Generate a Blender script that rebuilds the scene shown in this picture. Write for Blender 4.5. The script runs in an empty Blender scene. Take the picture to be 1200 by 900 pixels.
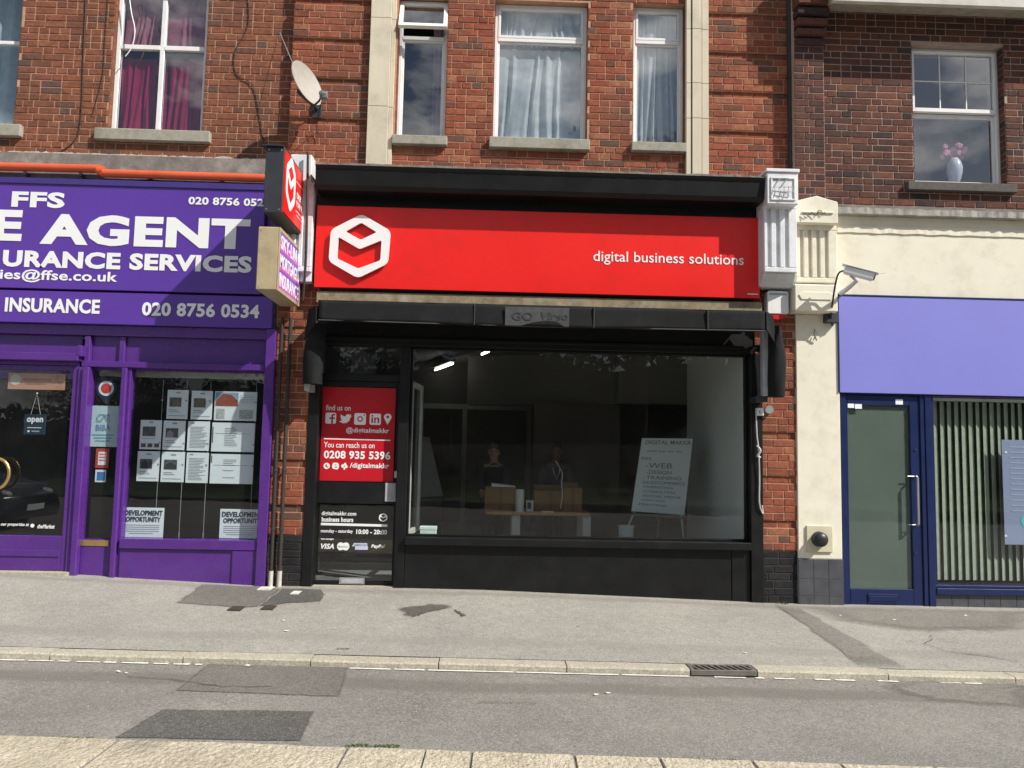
import bpy, math, random
from mathutils import Vector, Matrix, noise
random.seed(7)
R_ = math.radians
S = bpy.context.scene
COL = S.collection

# ------------------------------------------------------------------ camera
F_PX, CX, CY = 920.0, 600.0, 450.0
CAM = Vector((0.0, -8.0, 1.43))
PITCH, ROLL, YAW = R_(4.93), R_(1.1436), R_(1.649)
fwd = Vector((math.sin(YAW)*math.cos(PITCH), math.cos(YAW)*math.cos(PITCH), math.sin(PITCH)))
rgt0 = Vector((math.cos(YAW), -math.sin(YAW), 0))
up0 = rgt0.cross(fwd)
RGT = rgt0*math.cos(ROLL) + up0*math.sin(ROLL)
UPV = up0*math.cos(ROLL) - rgt0*math.sin(ROLL)
cd = bpy.data.cameras.new('camera'); cam = bpy.data.objects.new('camera', cd); COL.objects.link(cam)
M = Matrix((( RGT.x, UPV.x, -fwd.x, CAM.x), (RGT.y, UPV.y, -fwd.y, CAM.y), (RGT.z, UPV.z, -fwd.z, CAM.z), (0, 0, 0, 1)))
cam.matrix_world = M
cd.sensor_width = 36; cd.sensor_fit = 'HORIZONTAL'; cd.lens = F_PX/1200*36
cd.clip_start = 0.05; cd.clip_end = 2000
S.camera = cam

# ------------------------------------------------------------------ light
SUN_TO = Vector((1.54, -1.0, 1.73)).normalized()
SUN_EL = math.asin(SUN_TO.z); SUN_AZ = math.atan2(SUN_TO.x, SUN_TO.y)
w = bpy.data.worlds.new('World'); S.world = w; w.use_nodes = True
nt = w.node_tree; nt.nodes.clear()
sky = nt.nodes.new('ShaderNodeTexSky'); sky.sky_type = 'NISHITA'; sky.sun_disc = False
sky.sun_elevation = SUN_EL; sky.sun_rotation = SUN_AZ; sky.dust_density = 1.2; sky.ozone_density = 1.5
tc = nt.nodes.new('ShaderNodeTexCoord'); mp = nt.nodes.new('ShaderNodeMapping'); mp.inputs['Scale'].default_value = (1, 1, 2.0); mp.inputs['Location'].default_value = (.62, .3, .15)
nz = nt.nodes.new('ShaderNodeTexNoise'); nz.inputs['Scale'].default_value = 5.2; nz.inputs['Detail'].default_value = 9; nz.inputs['Roughness'].default_value = .55
cr = nt.nodes.new('ShaderNodeValToRGB'); cr.color_ramp.elements[0].position = .49; cr.color_ramp.elements[1].position = .60
mx = nt.nodes.new('ShaderNodeMixRGB'); mx.inputs['Color2'].default_value = (15, 15.2, 15.6, 1)
bg = nt.nodes.new('ShaderNodeBackground'); bg.inputs['Strength'].default_value = 0.062
ow = nt.nodes.new('ShaderNodeOutputWorld')
L = nt.links.new
L(tc.outputs['Generated'], mp.inputs['Vector']); L(mp.outputs[0], nz.inputs['Vector']); L(nz.outputs[0], cr.inputs[0])
L(cr.outputs[0], mx.inputs['Fac']); L(sky.outputs[0], mx.inputs['Color1']); L(mx.outputs[0], bg.inputs['Color']); L(bg.outputs[0], ow.inputs[0])
sd = bpy.data.lights.new('sun', 'SUN'); sd.energy = 4.9; sd.angle = R_(.55); sd.color = (1, .95, .86)
so = bpy.data.objects.new('sun', sd); COL.objects.link(so); so.location = (6, -8, 12)
so.rotation_euler = SUN_TO.to_track_quat('Z', 'Y').to_euler()
S.view_settings.view_transform = 'Standard'; S.view_settings.look = 'None'
S.view_settings.exposure = 0.3; S.view_settings.gamma = 1.0
S.cycles.max_bounces = 8; S.cycles.transparent_max_bounces = 16

# ------------------------------------------------------------------ helpers
def unp(px, py, Y=0.0):
    """point of the vertical plane at depth Y seen at photo pixel"""
    d = fwd*F_PX + RGT*(px-CX) - UPV*(py-CY)
    t = (Y-CAM.y)/d.y
    return CAM + d*t
def rc(xl, yt, xr, yb, Y=0.0):
    ym, xm = (yt+yb)/2, (xl+xr)/2
    return unp(xl, ym, Y).x, unp(xr, ym, Y).x, unp(xm, yb, Y).z, unp(xm, yt, Y).z   # X0 X1 Z0 Z1
def interp(x, xs, ys):
    if x <= xs[0]: return ys[0]
    for i in range(1, len(xs)):
        if x <= xs[i]:
            t = (x-xs[i-1])/(xs[i]-xs[i-1]); return ys[i-1]+(ys[i]-ys[i-1])*t
    return ys[-1]
KERB_Y = -2.27
def gz(X, Y):
    base = interp(X, [-9, -4.8, -2.2, 0, 2.7, 4.5, 9], [.24, .17, .062, .045, -.036, -.048, -.07])
    zk = -.08-.012*X
    t = min(max(-Y/-KERB_Y*1.0, 0), 1) if False else min(max(Y/KERB_Y, 0), 1)
    return base*(1-t)+zk*t
def rz(X, Y):
    return -.125-.012*X - .02*min(max((KERB_Y-Y)/1.5, 0), 1)
def gpt(px, py, road=False, dz=0.0):
    d = fwd*F_PX + RGT*(px-CX) - UPV*(py-CY)
    z = -.1
    for _ in range(8):
        P = CAM + d*((z-CAM.z)/d.z); z = (rz if road else gz)(P.x, P.y)+dz
    return P

def tag(o, label=None, cat=None, group=None, kind=None):
    if label: o['label'] = label
    if cat: o['category'] = cat
    if group: o['group'] = group
    if kind: o['kind'] = kind
    return o

class MB:
    def __init__(s): s.v = []; s.f = []; s.sm = []
    def add(s, vs, fs, smooth=False):
        n = len(s.v); s.v += [tuple(v) for v in vs]
        for f in fs: s.f.append(tuple(i+n for i in f)); s.sm.append(smooth)
        return s
    def box(s, x0, x1, y0, y1, z0, z1):
        if x0 > x1: x0, x1 = x1, x0
        if y0 > y1: y0, y1 = y1, y0
        if z0 > z1: z0, z1 = z1, z0
        return s.add([(x0,y0,z0),(x1,y0,z0),(x1,y1,z0),(x0,y1,z0),(x0,y0,z1),(x1,y0,z1),(x1,y1,z1),(x0,y1,z1)],
              [(0,3,2,1),(4,5,6,7),(0,1,5,4),(1,2,6,5),(2,3,7,6),(3,0,4,7)])
    def hexa(s, pts):
        return s.add(pts, [(0,3,2,1),(4,5,6,7),(0,1,5,4),(1,2,6,5),(2,3,7,6),(3,0,4,7)])
    def cyl(s, p0, p1, r0, r1=None, n=16, cap=True):
        p0 = Vector(p0); p1 = Vector(p1); r1 = r0 if r1 is None else r1
        d = (p1-p0).normalized(); a = d.orthogonal().normalized(); b = d.cross(a)
        vs = []
        for p, r in ((p0, r0), (p1, r1)):
            for i in range(n):
                t = 2*math.pi*i/n; vs.append(p+(a*math.cos(t)+b*math.sin(t))*r)
        k = len(s.v); s.v += [tuple(v) for v in vs]
        for i in range(n):
            j = (i+1) % n; s.f.append((k+i, k+j, k+n+j, k+n+i)); s.sm.append(True)
        if cap:
            s.f.append(tuple(k+i for i in reversed(range(n)))); s.sm.append(False)
            s.f.append(tuple(k+n+i for i in range(n))); s.sm.append(False)
        return s
    def tube(s, pts, r, n=8):
        pts = [Vector(p) for p in pts]; k = len(s.v); m = len(pts)
        up = Vector((.31, .77, .55)).normalized()
        for i, p in enumerate(pts):
            d = (pts[min(i+1, m-1)]-pts[max(i-1, 0)]).normalized()
            a = d.cross(up).normalized(); b = d.cross(a)
            rr = r[i] if isinstance(r, (list, tuple)) else r
            for j in range(n):
                t = 2*math.pi*j/n; s.v.append(tuple(p+(a*math.cos(t)+b*math.sin(t))*rr))
        for i in range(m-1):
            for j in range(n):
                q = (j+1) % n; s.f.append((k+i*n+j, k+(i+1)*n+j, k+(i+1)*n+q, k+i*n+q)); s.sm.append(True)
        s.f.append(tuple(k+j for j in range(n))); s.sm.append(False)
        s.f.append(tuple(k+(m-1)*n+j for j in reversed(range(n)))); s.sm.append(False)
        return s
    def ball(s, c, rx, ry=None, rz_=None, nu=18, nv=10, zmin=-1.0):
        ry = rx if ry is None else ry; rz_ = rx if rz_ is None else rz_
        k = len(s.v)
        for i in range(nv+1):
            t = math.pi*i/nv
            for j in range(nu):
                p = 2*math.pi*j/nu
                s.v.append((c[0]+rx*math.sin(t)*math.cos(p), c[1]+ry*math.sin(t)*math.sin(p), c[2]+rz_*max(zmin, math.cos(t))))
        for i in range(nv):
            for j in range(nu):
                q = (j+1) % nu; s.f.append((k+i*nu+j, k+(i+1)*nu+j, k+(i+1)*nu+q, k+i*nu+q)); s.sm.append(True)
        return s
    def lathe(s, c, prof, n=24, axis='Z'):
        k = len(s.v)
        for (r, h) in prof:
            for j in range(n):
                p = 2*math.pi*j/n
                if axis == 'Z': s.v.append((c[0]+r*math.cos(p), c[1]+r*math.sin(p), c[2]+h))
                else: s.v.append((c[0]+r*math.cos(p), c[1]+h, c[2]+r*math.sin(p)))
        for i in range(len(prof)-1):
            for j in range(n):
                q = (j+1) % n; s.f.append((k+i*n+j, k+i*n+q, k+(i+1)*n+q, k+(i+1)*n+j)); s.sm.append(True)
        return s
    def prism(s, pts, y0, y1):
        """polygon in XZ (ccw seen from -Y) extruded from y0 (front) to y1"""
        n = len(pts); k = len(s.v)
        s.v += [(p[0], y0, p[1]) for p in pts] + [(p[0], y1, p[1]) for p in pts]
        s.f.append(tuple(k+i for i in range(n))); s.sm.append(False)
        s.f.append(tuple(k+n+i for i in reversed(range(n)))); s.sm.append(False)
        for i in range(n):
            j = (i+1) % n; s.f.append((k+i, k+n+i, k+n+j, k+j)); s.sm.append(False)
        return s
    def build(s, name, m, parent=None, off=(0, 0, 0), bevel=0.0, seg=1):
        me = bpy.data.meshes.new(name)
        ox, oy, oz = off
        me.from_pydata([(a-ox, b-oy, c-oz) for a, b, c in s.v], [], s.f)
        me.polygons.foreach_set('use_smooth', s.sm)
        me.materials.append(m); me.update()
        if any(s.sm): me.set_sharp_from_angle(angle=R_(50))
        o = bpy.data.objects.new(name, me); COL.objects.link(o)
        if parent: o.parent = parent
        if bevel:
            b = o.modifiers.new('bevel', 'BEVEL'); b.width = bevel; b.segments = seg; b.limit_method = 'ANGLE'; b.angle_limit = R_(40)
        return o

def ragged(x0, x1, y0, y1, zb_, zt_, amp, yamp=.004, step=.03, seed=0.0, bot=0.0):
    m = MB(); n = int((x1-x0)/step); vs = []
    for i in range(n+1):
        x = x0+(x1-x0)*i/n; q = noise.noise(Vector((x*6, seed, 0)))+.6*noise.noise(Vector((x*23, seed, 5))); yy = y0+yamp*noise.noise(Vector((x*15, seed, 9)))
        b = zb_+bot*(noise.noise(Vector((x*7, seed, 3)))+.5*noise.noise(Vector((x*29, seed, 4))))
        vs += [(x, yy, b), (x, yy, zt_+amp*q), (x, y1, zt_+amp*q), (x, y1, b)]
    return m.add(vs, [(4*i+a, 4*i+4+a, 4*i+4+(a+1) % 4, 4*i+(a+1) % 4) for i in range(n) for a in range(4)]+[(3, 2, 1, 0), (4*n, 4*n+1, 4*n+2, 4*n+3)])
class Thing:
    def __init__(s, name, label, cat, loc=(0, 0, 0), group=None, kind=None):
        s.o = bpy.data.objects.new(name, None); COL.objects.link(s.o); s.o.location = loc
        s.o.empty_display_size = .1
        s.off = loc; tag(s.o, label, cat, group, kind)
    def part(s, name, mb, m, under=None, bevel=0.0, label=None):
        o = mb.build(name, m, under or s.o, s.off, bevel)
        if label: o['label'] = label
        return o
    def text(s, name, string, xl, yc, xr, h, Y, m, under=None, bold=0.0, slope=.0262, ext=.0012, shear=0.0):
        A = unp(xl, yc, Y); B = unp(xr, yc+(xr-xl)*slope, Y)
        h_w = h/F_PX*(Y-CAM.y)*1.0
        return s.text_at(name, string, A.x, B.x, A.z-h_w/2, A.z+h_w/2, Y, m, under, bold, ext, shear)
    def text_at(s, name, string, X0, X1, Z0, Z1, Y, m, under=None, bold=0.0, ext=.0012, shear=0.0, rot=None):
        me = text_mesh(string, bold, shear)
        xs = [v.co.x for v in me.vertices]; ys = [v.co.y for v in me.vertices]; zs = [v.co.z for v in me.vertices]
        ax, bx, ay, by, az, bz = min(xs), max(xs), min(ys), max(ys), min(zs), max(zs)
        for v in me.vertices:
            x = X0+(v.co.x-ax)/(bx-ax)*(X1-X0); z = Z0+(v.co.y-ay)/(by-ay)*(Z1-Z0)
            y = Y - (v.co.z-az)/(bz-az)*ext*2
            if rot: x, y, z = rot(x, y, z)
            v.co = (x-s.off[0], y-s.off[1], z-s.off[2])
        me.materials.append(m)
        o = bpy.data.objects.new(name, me); COL.objects.link(o); o.parent = under or s.o
        return o
def text_mesh(string, bold, shear=0.0):
    cu = bpy.data.curves.new('t', 'FONT'); cu.body = string; cu.size = 1; cu.extrude = .02; cu.offset = bold; cu.resolution_u = 3; cu.shear = shear
    if bold > 0: cu.space_character = 1+bold*1.5
    o = bpy.data.objects.new('t', cu); COL.objects.link(o)
    dg = bpy.context.evaluated_depsgraph_get(); dg.update()
    me = bpy.data.meshes.new_from_object(o.evaluated_get(dg)); me.name = 'lettering'
    bpy.data.objects.remove(o); bpy.data.curves.remove(cu)
    me.materials.clear()
    return me
def flat_with_holes(outer, holes, y, depth):
    """flat plate in XZ with holes, front at y, as mesh"""
    cu = bpy.data.curves.new('t', 'CURVE'); cu.dimensions = '2D'; cu.fill_mode = 'BOTH'; cu.extrude = depth/2
    for ring in [outer]+holes:
        sp = cu.splines.new('POLY'); sp.points.add(len(ring)-1)
        for p, q in zip(sp.points, ring): p.co = (q[0], q[1], 0, 1)
        sp.use_cyclic_u = True
    o = bpy.data.objects.new('t', cu); COL.objects.link(o)
    dg = bpy.context.evaluated_depsgraph_get(); dg.update()
    me = bpy.data.meshes.new_from_object(o.evaluated_get(dg))
    bpy.data.objects.remove(o); bpy.data.curves.remove(cu); me.materials.clear()
    mb = MB(); mb.add([(v.co.x, y+depth/2-v.co.z, v.co.y) for v in me.vertices], [tuple(p.vertices) for p in me.polygons])
    return mb
def rounded(pts, r, n=5):
    out = []; m = len(pts)
    for i in range(m):
        P = Vector(pts[i]); A = Vector(pts[i-1]); B = Vector(pts[(i+1) % m])
        u = (A-P); v = (B-P); rr = min(r, u.length*.45, v.length*.45)
        a = P+u.normalized()*rr; b = P+v.normalized()*rr
        for k in range(n+1):
            t = k/n; q = a*(1-t)**2+P*2*t*(1-t)+b*t*t; out.append((q.x, q.y))
    return out

# ------------------------------------------------------------------ materials
def nodes(name):
    m = bpy.data.materials.new(name); m.use_nodes = True; n = m.node_tree
    return m, n, n.nodes['Principled BSDF']
def mat(name, c, rough=.5, var=.12, scale=6, bump=.0, bscale=60, metal=0.0, spec=.5, streak=0.0, dirt=None, dirt_amt=.0, coat=0.0):
    m, n, b = nodes(name)
    tc = n.nodes.new('ShaderNodeTexCoord'); N = n.nodes.new; K = n.links.new
    geo = N('ShaderNodeNewGeometry')
    nz = N('ShaderNodeTexNoise'); nz.inputs['Scale'].default_value = scale; nz.inputs['Detail'].default_value = 8; nz.inputs['Roughness'].default_value = .65
    mp = N('ShaderNodeMapping'); mp.inputs['Scale'].default_value = (1, 1, 1 if not streak else .15)
    K(geo.outputs['Position'], mp.inputs['Vector']); K(mp.outputs[0], nz.inputs['Vector'])
    r = N('ShaderNodeMapRange'); r.inputs['From Min'].default_value = .25; r.inputs['From Max'].default_value = .75
    r.inputs['To Min'].default_value = 1-var; r.inputs['To Max'].default_value = 1+var; K(nz.outputs[0], r.inputs['Value'])
    mu = N('ShaderNodeVectorMath'); mu.operation = 'SCALE'; mu.inputs[0].default_value = c[:3]; K(r.outputs[0], mu.inputs['Scale'])
    last = mu.outputs[0]
    if dirt:
        n2 = N('ShaderNodeTexNoise'); n2.inputs['Scale'].default_value = 3.3; n2.inputs['Detail'].default_value = 10; n2.inputs['Roughness'].default_value = .7
        K(geo.outputs['Position'], n2.inputs['Vector'])
        c2 = N('ShaderNodeValToRGB'); c2.color_ramp.elements[0].position = .5; c2.color_ramp.elements[1].position = .72
        c2.color_ramp.elements[1].color = (dirt_amt,)*3+(1,); K(n2.outputs[0], c2.inputs[0])
        mm = N('ShaderNodeMixRGB'); mm.inputs['Color2'].default_value = (*dirt, 1); K(last, mm.inputs['Color1']); K(c2.outputs[0], mm.inputs['Fac']); last = mm.outputs[0]
    K(last, b.inputs['Base Color'])
    b.inputs['Roughness'].default_value = rough; b.inputs['Metallic'].default_value = metal
    b.inputs['Specular IOR Level'].default_value = spec; b.inputs['Coat Weight'].default_value = coat
    rr = N('ShaderNodeMapRange'); rr.inputs['To Min'].default_value = max(rough-.08, .02); rr.inputs['To Max'].default_value = min(rough+.12, 1)
    K(nz.outputs[0], rr.inputs['Value']); K(rr.outputs[0], b.inputs['Roughness'])
    if bump:
        n3 = N('ShaderNodeTexNoise'); n3.inputs['Scale'].default_value = bscale; n3.inputs['Detail'].default_value = 6
        K(geo.outputs['Position'], n3.inputs['Vector'])
        bm = N('ShaderNodeBump'); bm.inputs['Strength'].default_value = bump; bm.inputs['Distance'].default_value = .004
        K(n3.outputs[0], bm.inputs['Height']); K(bm.outputs[0], b.inputs['Normal'])
    return m
def brick_mat(name, palette, island):
    m, n, b = nodes(name); N = n.nodes.new; K = n.links.new
    if island: g = N('ShaderNodeNewGeometry'); rnd = g.outputs['Random Per Island']
    else: g = N('ShaderNodeObjectInfo'); rnd = g.outputs['Random']
    r = N('ShaderNodeValToRGB'); r.color_ramp.interpolation = 'CONSTANT'
    e = r.color_ramp.elements
    while len(e) > 1: e.remove(e[-1])
    tot = sum(p[0] for p in palette); acc = 0
    for i, (wt, c) in enumerate(palette):
        q = e[0] if i == 0 else e.new(acc/tot)
        q.position = acc/tot; q.color = (*c, 1); acc += wt
    K(rnd, r.inputs[0])
    geo = N('ShaderNodeNewGeometry')
    nz = N('ShaderNodeTexNoise'); nz.inputs['Scale'].default_value = 22; nz.inputs['Detail'].default_value = 9; nz.inputs['Roughness'].default_value = .7
    K(geo.outputs['Position'], nz.inputs['Vector'])
    mr = N('ShaderNodeMapRange'); mr.inputs['From Min'].default_value = .3; mr.inputs['From Max'].default_value = .7; mr.inputs['To Min'].default_value = .62; mr.inputs['To Max'].default_value = 1.32
    K(nz.outputs[0], mr.inputs['Value'])
    mu = N('ShaderNodeVectorMath'); mu.operation = 'SCALE'; K(r.outputs[0], mu.inputs[0]); K(mr.outputs[0], mu.inputs['Scale'])
    n2 = N('ShaderNodeTexNoise'); n2.inputs['Scale'].default_value = 1.7; n2.inputs['Detail'].default_value = 8; n2.inputs['Roughness'].default_value = .7; K(geo.outputs['Position'], n2.inputs['Vector'])
    c2 = N('ShaderNodeValToRGB'); c2.color_ramp.elements[0].position = .46; c2.color_ramp.elements[1].position = .72; c2.color_ramp.elements[1].color = (.7,)*3+(1,)
    K(n2.outputs[0], c2.inputs[0])
    mm = N('ShaderNodeMixRGB'); mm.inputs['Color2'].default_value = (.10, .065, .05, 1); K(c2.outputs[0], mm.inputs['Fac']); K(mu.outputs[0], mm.inputs['Color1'])
    K(mm.outputs[0], b.inputs['Base Color']); b.inputs['Roughness'].default_value = .9; b.inputs['Specular IOR Level'].default_value = .2
    n3 = N('ShaderNodeTexNoise'); n3.inputs['Scale'].default_value = 90; n3.inputs['Detail'].default_value = 5; K(geo.outputs['Position'], n3.inputs['Vector'])
    bm = N('ShaderNodeBump'); bm.inputs['Strength'].default_value = 1.0; bm.inputs['Distance'].default_value = .006; K(n3.outputs[0], bm.inputs['Height']); K(bm.outputs[0], b.inputs['Normal'])
    return m
def glass(name, refl=.06, tint=(.82, .86, .85), boost=1.0, rough=0.0, dust=.009):
    m = bpy.data.materials.new(name); m.use_nodes = True; n = m.node_tree; n.nodes.clear(); N = n.nodes.new; K = n.links.new
    o = N('ShaderNodeOutputMaterial'); t = N('ShaderNodeBsdfTransparent'); t.inputs[0].default_value = (*tint, 1)
    g = N('ShaderNodeBsdfGlossy'); g.inputs['Roughness'].default_value = rough; g.inputs['Color'].default_value = (1, 1, 1, 1)
    fr = N('ShaderNodeFresnel'); fr.inputs['IOR'].default_value = 1.5
    # faint float-glass waviness
    geo = N('ShaderNodeNewGeometry'); nz = N('ShaderNodeTexNoise'); nz.inputs['Scale'].default_value = 1.6; K(geo.outputs['Position'], nz.inputs['Vector'])
    bm = N('ShaderNodeBump'); bm.inputs['Strength'].default_value = .05; bm.inputs['Distance'].default_value = .02; K(nz.outputs[0], bm.inputs['Height'])
    K(bm.outputs[0], g.inputs['Normal'])
    ma = N('ShaderNodeMath'); ma.operation = 'MULTIPLY_ADD'; ma.inputs[1].default_value = boost; ma.inputs[2].default_value = refl; ma.use_clamp = True
    K(fr.outputs[0], ma.inputs[0])
    inv = N('ShaderNodeMath'); inv.operation = 'SUBTRACT'; inv.inputs[0].default_value = 1; K(geo.outputs['Backfacing'], inv.inputs[1])
    mf = N('ShaderNodeMath'); mf.operation = 'MULTIPLY'; K(ma.outputs[0], mf.inputs[0]); K(inv.outputs[0], mf.inputs[1])
    mx = N('ShaderNodeMixShader'); K(mf.outputs[0], mx.inputs[0]); K(t.outputs[0], mx.inputs[1]); K(g.outputs[0], mx.inputs[2]); # thin film of street dust, thicker towards smears
    dd = N('ShaderNodeBsdfDiffuse'); dd.inputs[0].default_value = (.55, .56, .55, 1); nd = N('ShaderNodeTexNoise'); nd.inputs['Scale'].default_value = 2.2; nd.inputs['Detail'].default_value = 9; nd.inputs['Roughness'].default_value = .7; K(geo.outputs['Position'], nd.inputs['Vector'])
    rd = N('ShaderNodeMapRange'); rd.inputs['From Min'].default_value = .35; rd.inputs['From Max'].default_value = .75; rd.inputs['To Min'].default_value = dust*.4; rd.inputs['To Max'].default_value = dust*2; K(nd.outputs[0], rd.inputs['Value'])
    rm = N('ShaderNodeMath'); rm.operation = 'MULTIPLY'; K(rd.outputs[0], rm.inputs[0]); K(inv.outputs[0], rm.inputs[1])
    m3 = N('ShaderNodeMixShader'); K(rm.outputs[0], m3.inputs[0]); K(mx.outputs[0], m3.inputs[1]); K(dd.outputs[0], m3.inputs[2])
    K(m3.outputs[0], o.inputs[0])
    return m
def emit(name, c, s):
    m, n, b = nodes(name); b.inputs['Base Color'].default_value = (*c, 1); b.inputs['Emission Color'].default_value = (*c, 1); b.inputs['Emission Strength'].default_value = s
    return m
def cloth(name, c, trans=.5, alpha=1.0):
    m = bpy.data.materials.new(name); m.use_nodes = True; n = m.node_tree; n.nodes.clear(); N = n.nodes.new; K = n.links.new
    o = N('ShaderNodeOutputMaterial'); d = N('ShaderNodeBsdfDiffuse'); t = N('ShaderNodeBsdfTranslucent'); mx = N('ShaderNodeMixShader'); mx.inputs[0].default_value = trans
    geo = N('ShaderNodeNewGeometry'); nz = N('ShaderNodeTexNoise'); nz.inputs['Scale'].default_value = 14; nz.inputs['Detail'].default_value = 6; K(geo.outputs['Position'], nz.inputs['Vector'])
    r = N('ShaderNodeMapRange'); r.inputs['To Min'].default_value = .7; r.inputs['To Max'].default_value = 1.2; K(nz.outputs[0], r.inputs['Value'])
    mu = N('ShaderNodeVectorMath'); mu.operation = 'SCALE'; mu.inputs[0].default_value = c; K(r.outputs[0], mu.inputs['Scale'])
    K(mu.outputs[0], d.inputs[0]); K(mu.outputs[0], t.inputs[0]); K(d.outputs[0], mx.inputs[1]); K(t.outputs[0], mx.inputs[2])
    last = mx.outputs[0]
    if alpha < 1:
        tr = N('ShaderNodeBsdfTransparent'); m2 = N('ShaderNodeMixShader'); m2.inputs[0].default_value = alpha; K(tr.outputs[0], m2.inputs[1]); K(last, m2.inputs[2]); last = m2.outputs[0]
    K(last, o.inputs[0])
    return m
def fade_edges(m, lo=.25, hi=.6):
    n = m.node_tree; N = n.nodes.new; K = n.links.new; out = n.nodes['Material Output']; b = n.nodes['Principled BSDF']
    a = N('ShaderNodeAttribute'); a.attribute_name = 'fade'; geo = N('ShaderNodeNewGeometry')
    nz = N('ShaderNodeTexNoise'); nz.inputs['Scale'].default_value = 38; nz.inputs['Detail'].default_value = 8; nz.inputs['Roughness'].default_value = .75; K(geo.outputs['Position'], nz.inputs['Vector'])
    ad = N('ShaderNodeMath'); ad.operation = 'ADD'; K(a.outputs['Fac'], ad.inputs[0]); s_ = N('ShaderNodeMath'); s_.operation = 'SUBTRACT'; s_.inputs[1].default_value = .5; K(nz.outputs[0], s_.inputs[0])
    mu = N('ShaderNodeMath'); mu.operation = 'MULTIPLY'; mu.inputs[1].default_value = 1.4; K(s_.outputs[0], mu.inputs[0]); K(mu.outputs[0], ad.inputs[1])
    r = N('ShaderNodeMapRange'); r.inputs['From Min'].default_value = lo; r.inputs['From Max'].default_value = hi; K(ad.outputs[0], r.inputs['Value'])
    t = N('ShaderNodeBsdfTransparent'); mx = N('ShaderNodeMixShader'); K(r.outputs[0], mx.inputs[0]); K(t.outputs[0], mx.inputs[1]); K(b.outputs[0], mx.inputs[2]); K(mx.outputs[0], out.inputs[0])
def ground_mat(name, c, c2, agg=180, bump=.5, stain=.25, speck=(.6, .58, .52), bands=None, big=.8, rib=False, gum=False):
    m, n, b = nodes(name); N = n.nodes.new; K = n.links.new
    geo = N('ShaderNodeNewGeometry'); P = geo.outputs['Position']
    vo = N('ShaderNodeTexVoronoi'); vo.inputs['Scale'].default_value = agg; K(P, vo.inputs['Vector'])
    n1 = N('ShaderNodeTexNoise'); n1.inputs['Scale'].default_value = 65; n1.inputs['Detail'].default_value = 10; n1.inputs['Roughness'].default_value = .75; K(P, n1.inputs['Vector'])
    n2 = N('ShaderNodeTexNoise'); n2.inputs['Scale'].default_value = big; n2.inputs['Detail'].default_value = 9; n2.inputs['Roughness'].default_value = .6; K(P, n2.inputs['Vector'])
    mixa = N('ShaderNodeMixRGB'); mixa.inputs['Color1'].default_value = (*c, 1); mixa.inputs['Color2'].default_value = (*c2, 1)
    r1 = N('ShaderNodeMapRange'); r1.inputs['From Min'].default_value = .35; r1.inputs['From Max'].default_value = .65; K(n2.outputs[0], r1.inputs['Value']); K(r1.outputs[0], mixa.inputs['Fac'])
    r2 = N('ShaderNodeMapRange'); r2.inputs['From Min'].default_value = .3; r2.inputs['From Max'].default_value = .7; r2.inputs['To Min'].default_value = .5; r2.inputs['To Max'].default_value = 1.5; K(n1.outputs[0], r2.inputs['Value'])
    mu = N('ShaderNodeVectorMath'); mu.operation = 'SCALE'; K(mixa.outputs[0], mu.inputs[0]); K(r2.outputs[0], mu.inputs['Scale'])
    n6 = N('ShaderNodeTexNoise'); n6.inputs['Scale'].default_value = 13; n6.inputs['Detail'].default_value = 10; n6.inputs['Roughness'].default_value = .8; K(P, n6.inputs['Vector'])
    r6 = N('ShaderNodeMapRange'); r6.inputs['From Min'].default_value = .3; r6.inputs['From Max'].default_value = .7; r6.inputs['To Min'].default_value = .82; r6.inputs['To Max'].default_value = 1.16; K(n6.outputs[0], r6.inputs['Value'])
    mu6 = N('ShaderNodeVectorMath'); mu6.operation = 'SCALE'; K(mu.outputs[0], mu6.inputs[0]); K(r6.outputs[0], mu6.inputs['Scale']); mu = mu6
    # pale chippings
    sp = N('ShaderNodeSeparateColor'); K(vo.outputs['Color'], sp.inputs[0])
    gt = N('ShaderNodeMath'); gt.operation = 'GREATER_THAN'; gt.inputs[1].default_value = .86; K(sp.outputs[0], gt.inputs[0])
    fa = N('ShaderNodeMath'); fa.operation = 'MULTIPLY'; fa.inputs[1].default_value = .35; K(gt.outputs[0], fa.inputs[0])
    m3 = N('ShaderNodeMixRGB'); m3.inputs['Color2'].default_value = (*speck, 1); K(fa.outputs[0], m3.inputs['Fac']); K(mu.outputs[0], m3.inputs['Color1'])
    last = m3.outputs[0]
    # dark spots (gum, oil)
    n4 = N('ShaderNodeTexNoise'); n4.inputs['Scale'].default_value = 5.5; n4.inputs['Detail'].default_value = 12; n4.inputs['Roughness'].default_value = .72; K(P, n4.inputs['Vector'])
    c4 = N('ShaderNodeValToRGB'); c4.color_ramp.elements[0].position = .6; c4.color_ramp.elements[1].position = .74; c4.color_ramp.elements[1].color = (stain,)*3+(1,); K(n4.outputs[0], c4.inputs[0])
    if rib:
        wvx = N('ShaderNodeTexNoise'); wvx.inputs['Scale'].default_value = 34; wvx.inputs['Detail'].default_value = 5; mpx = N('ShaderNodeMapping'); mpx.inputs['Scale'].default_value = (1, .6, 1); mpx.inputs['Rotation'].default_value = (0, 0, .25); K(P, mpx.inputs['Vector']); K(mpx.outputs[0], wvx.inputs['Vector'])
    m4 = N('ShaderNodeMixRGB'); m4.inputs['Color2'].default_value = (c[0]*.45, c[1]*.43, c[2]*.4, 1); K(c4.outputs[0], m4.inputs['Fac']); K(last, m4.inputs['Color1']); last = m4.outputs[0]
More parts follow.
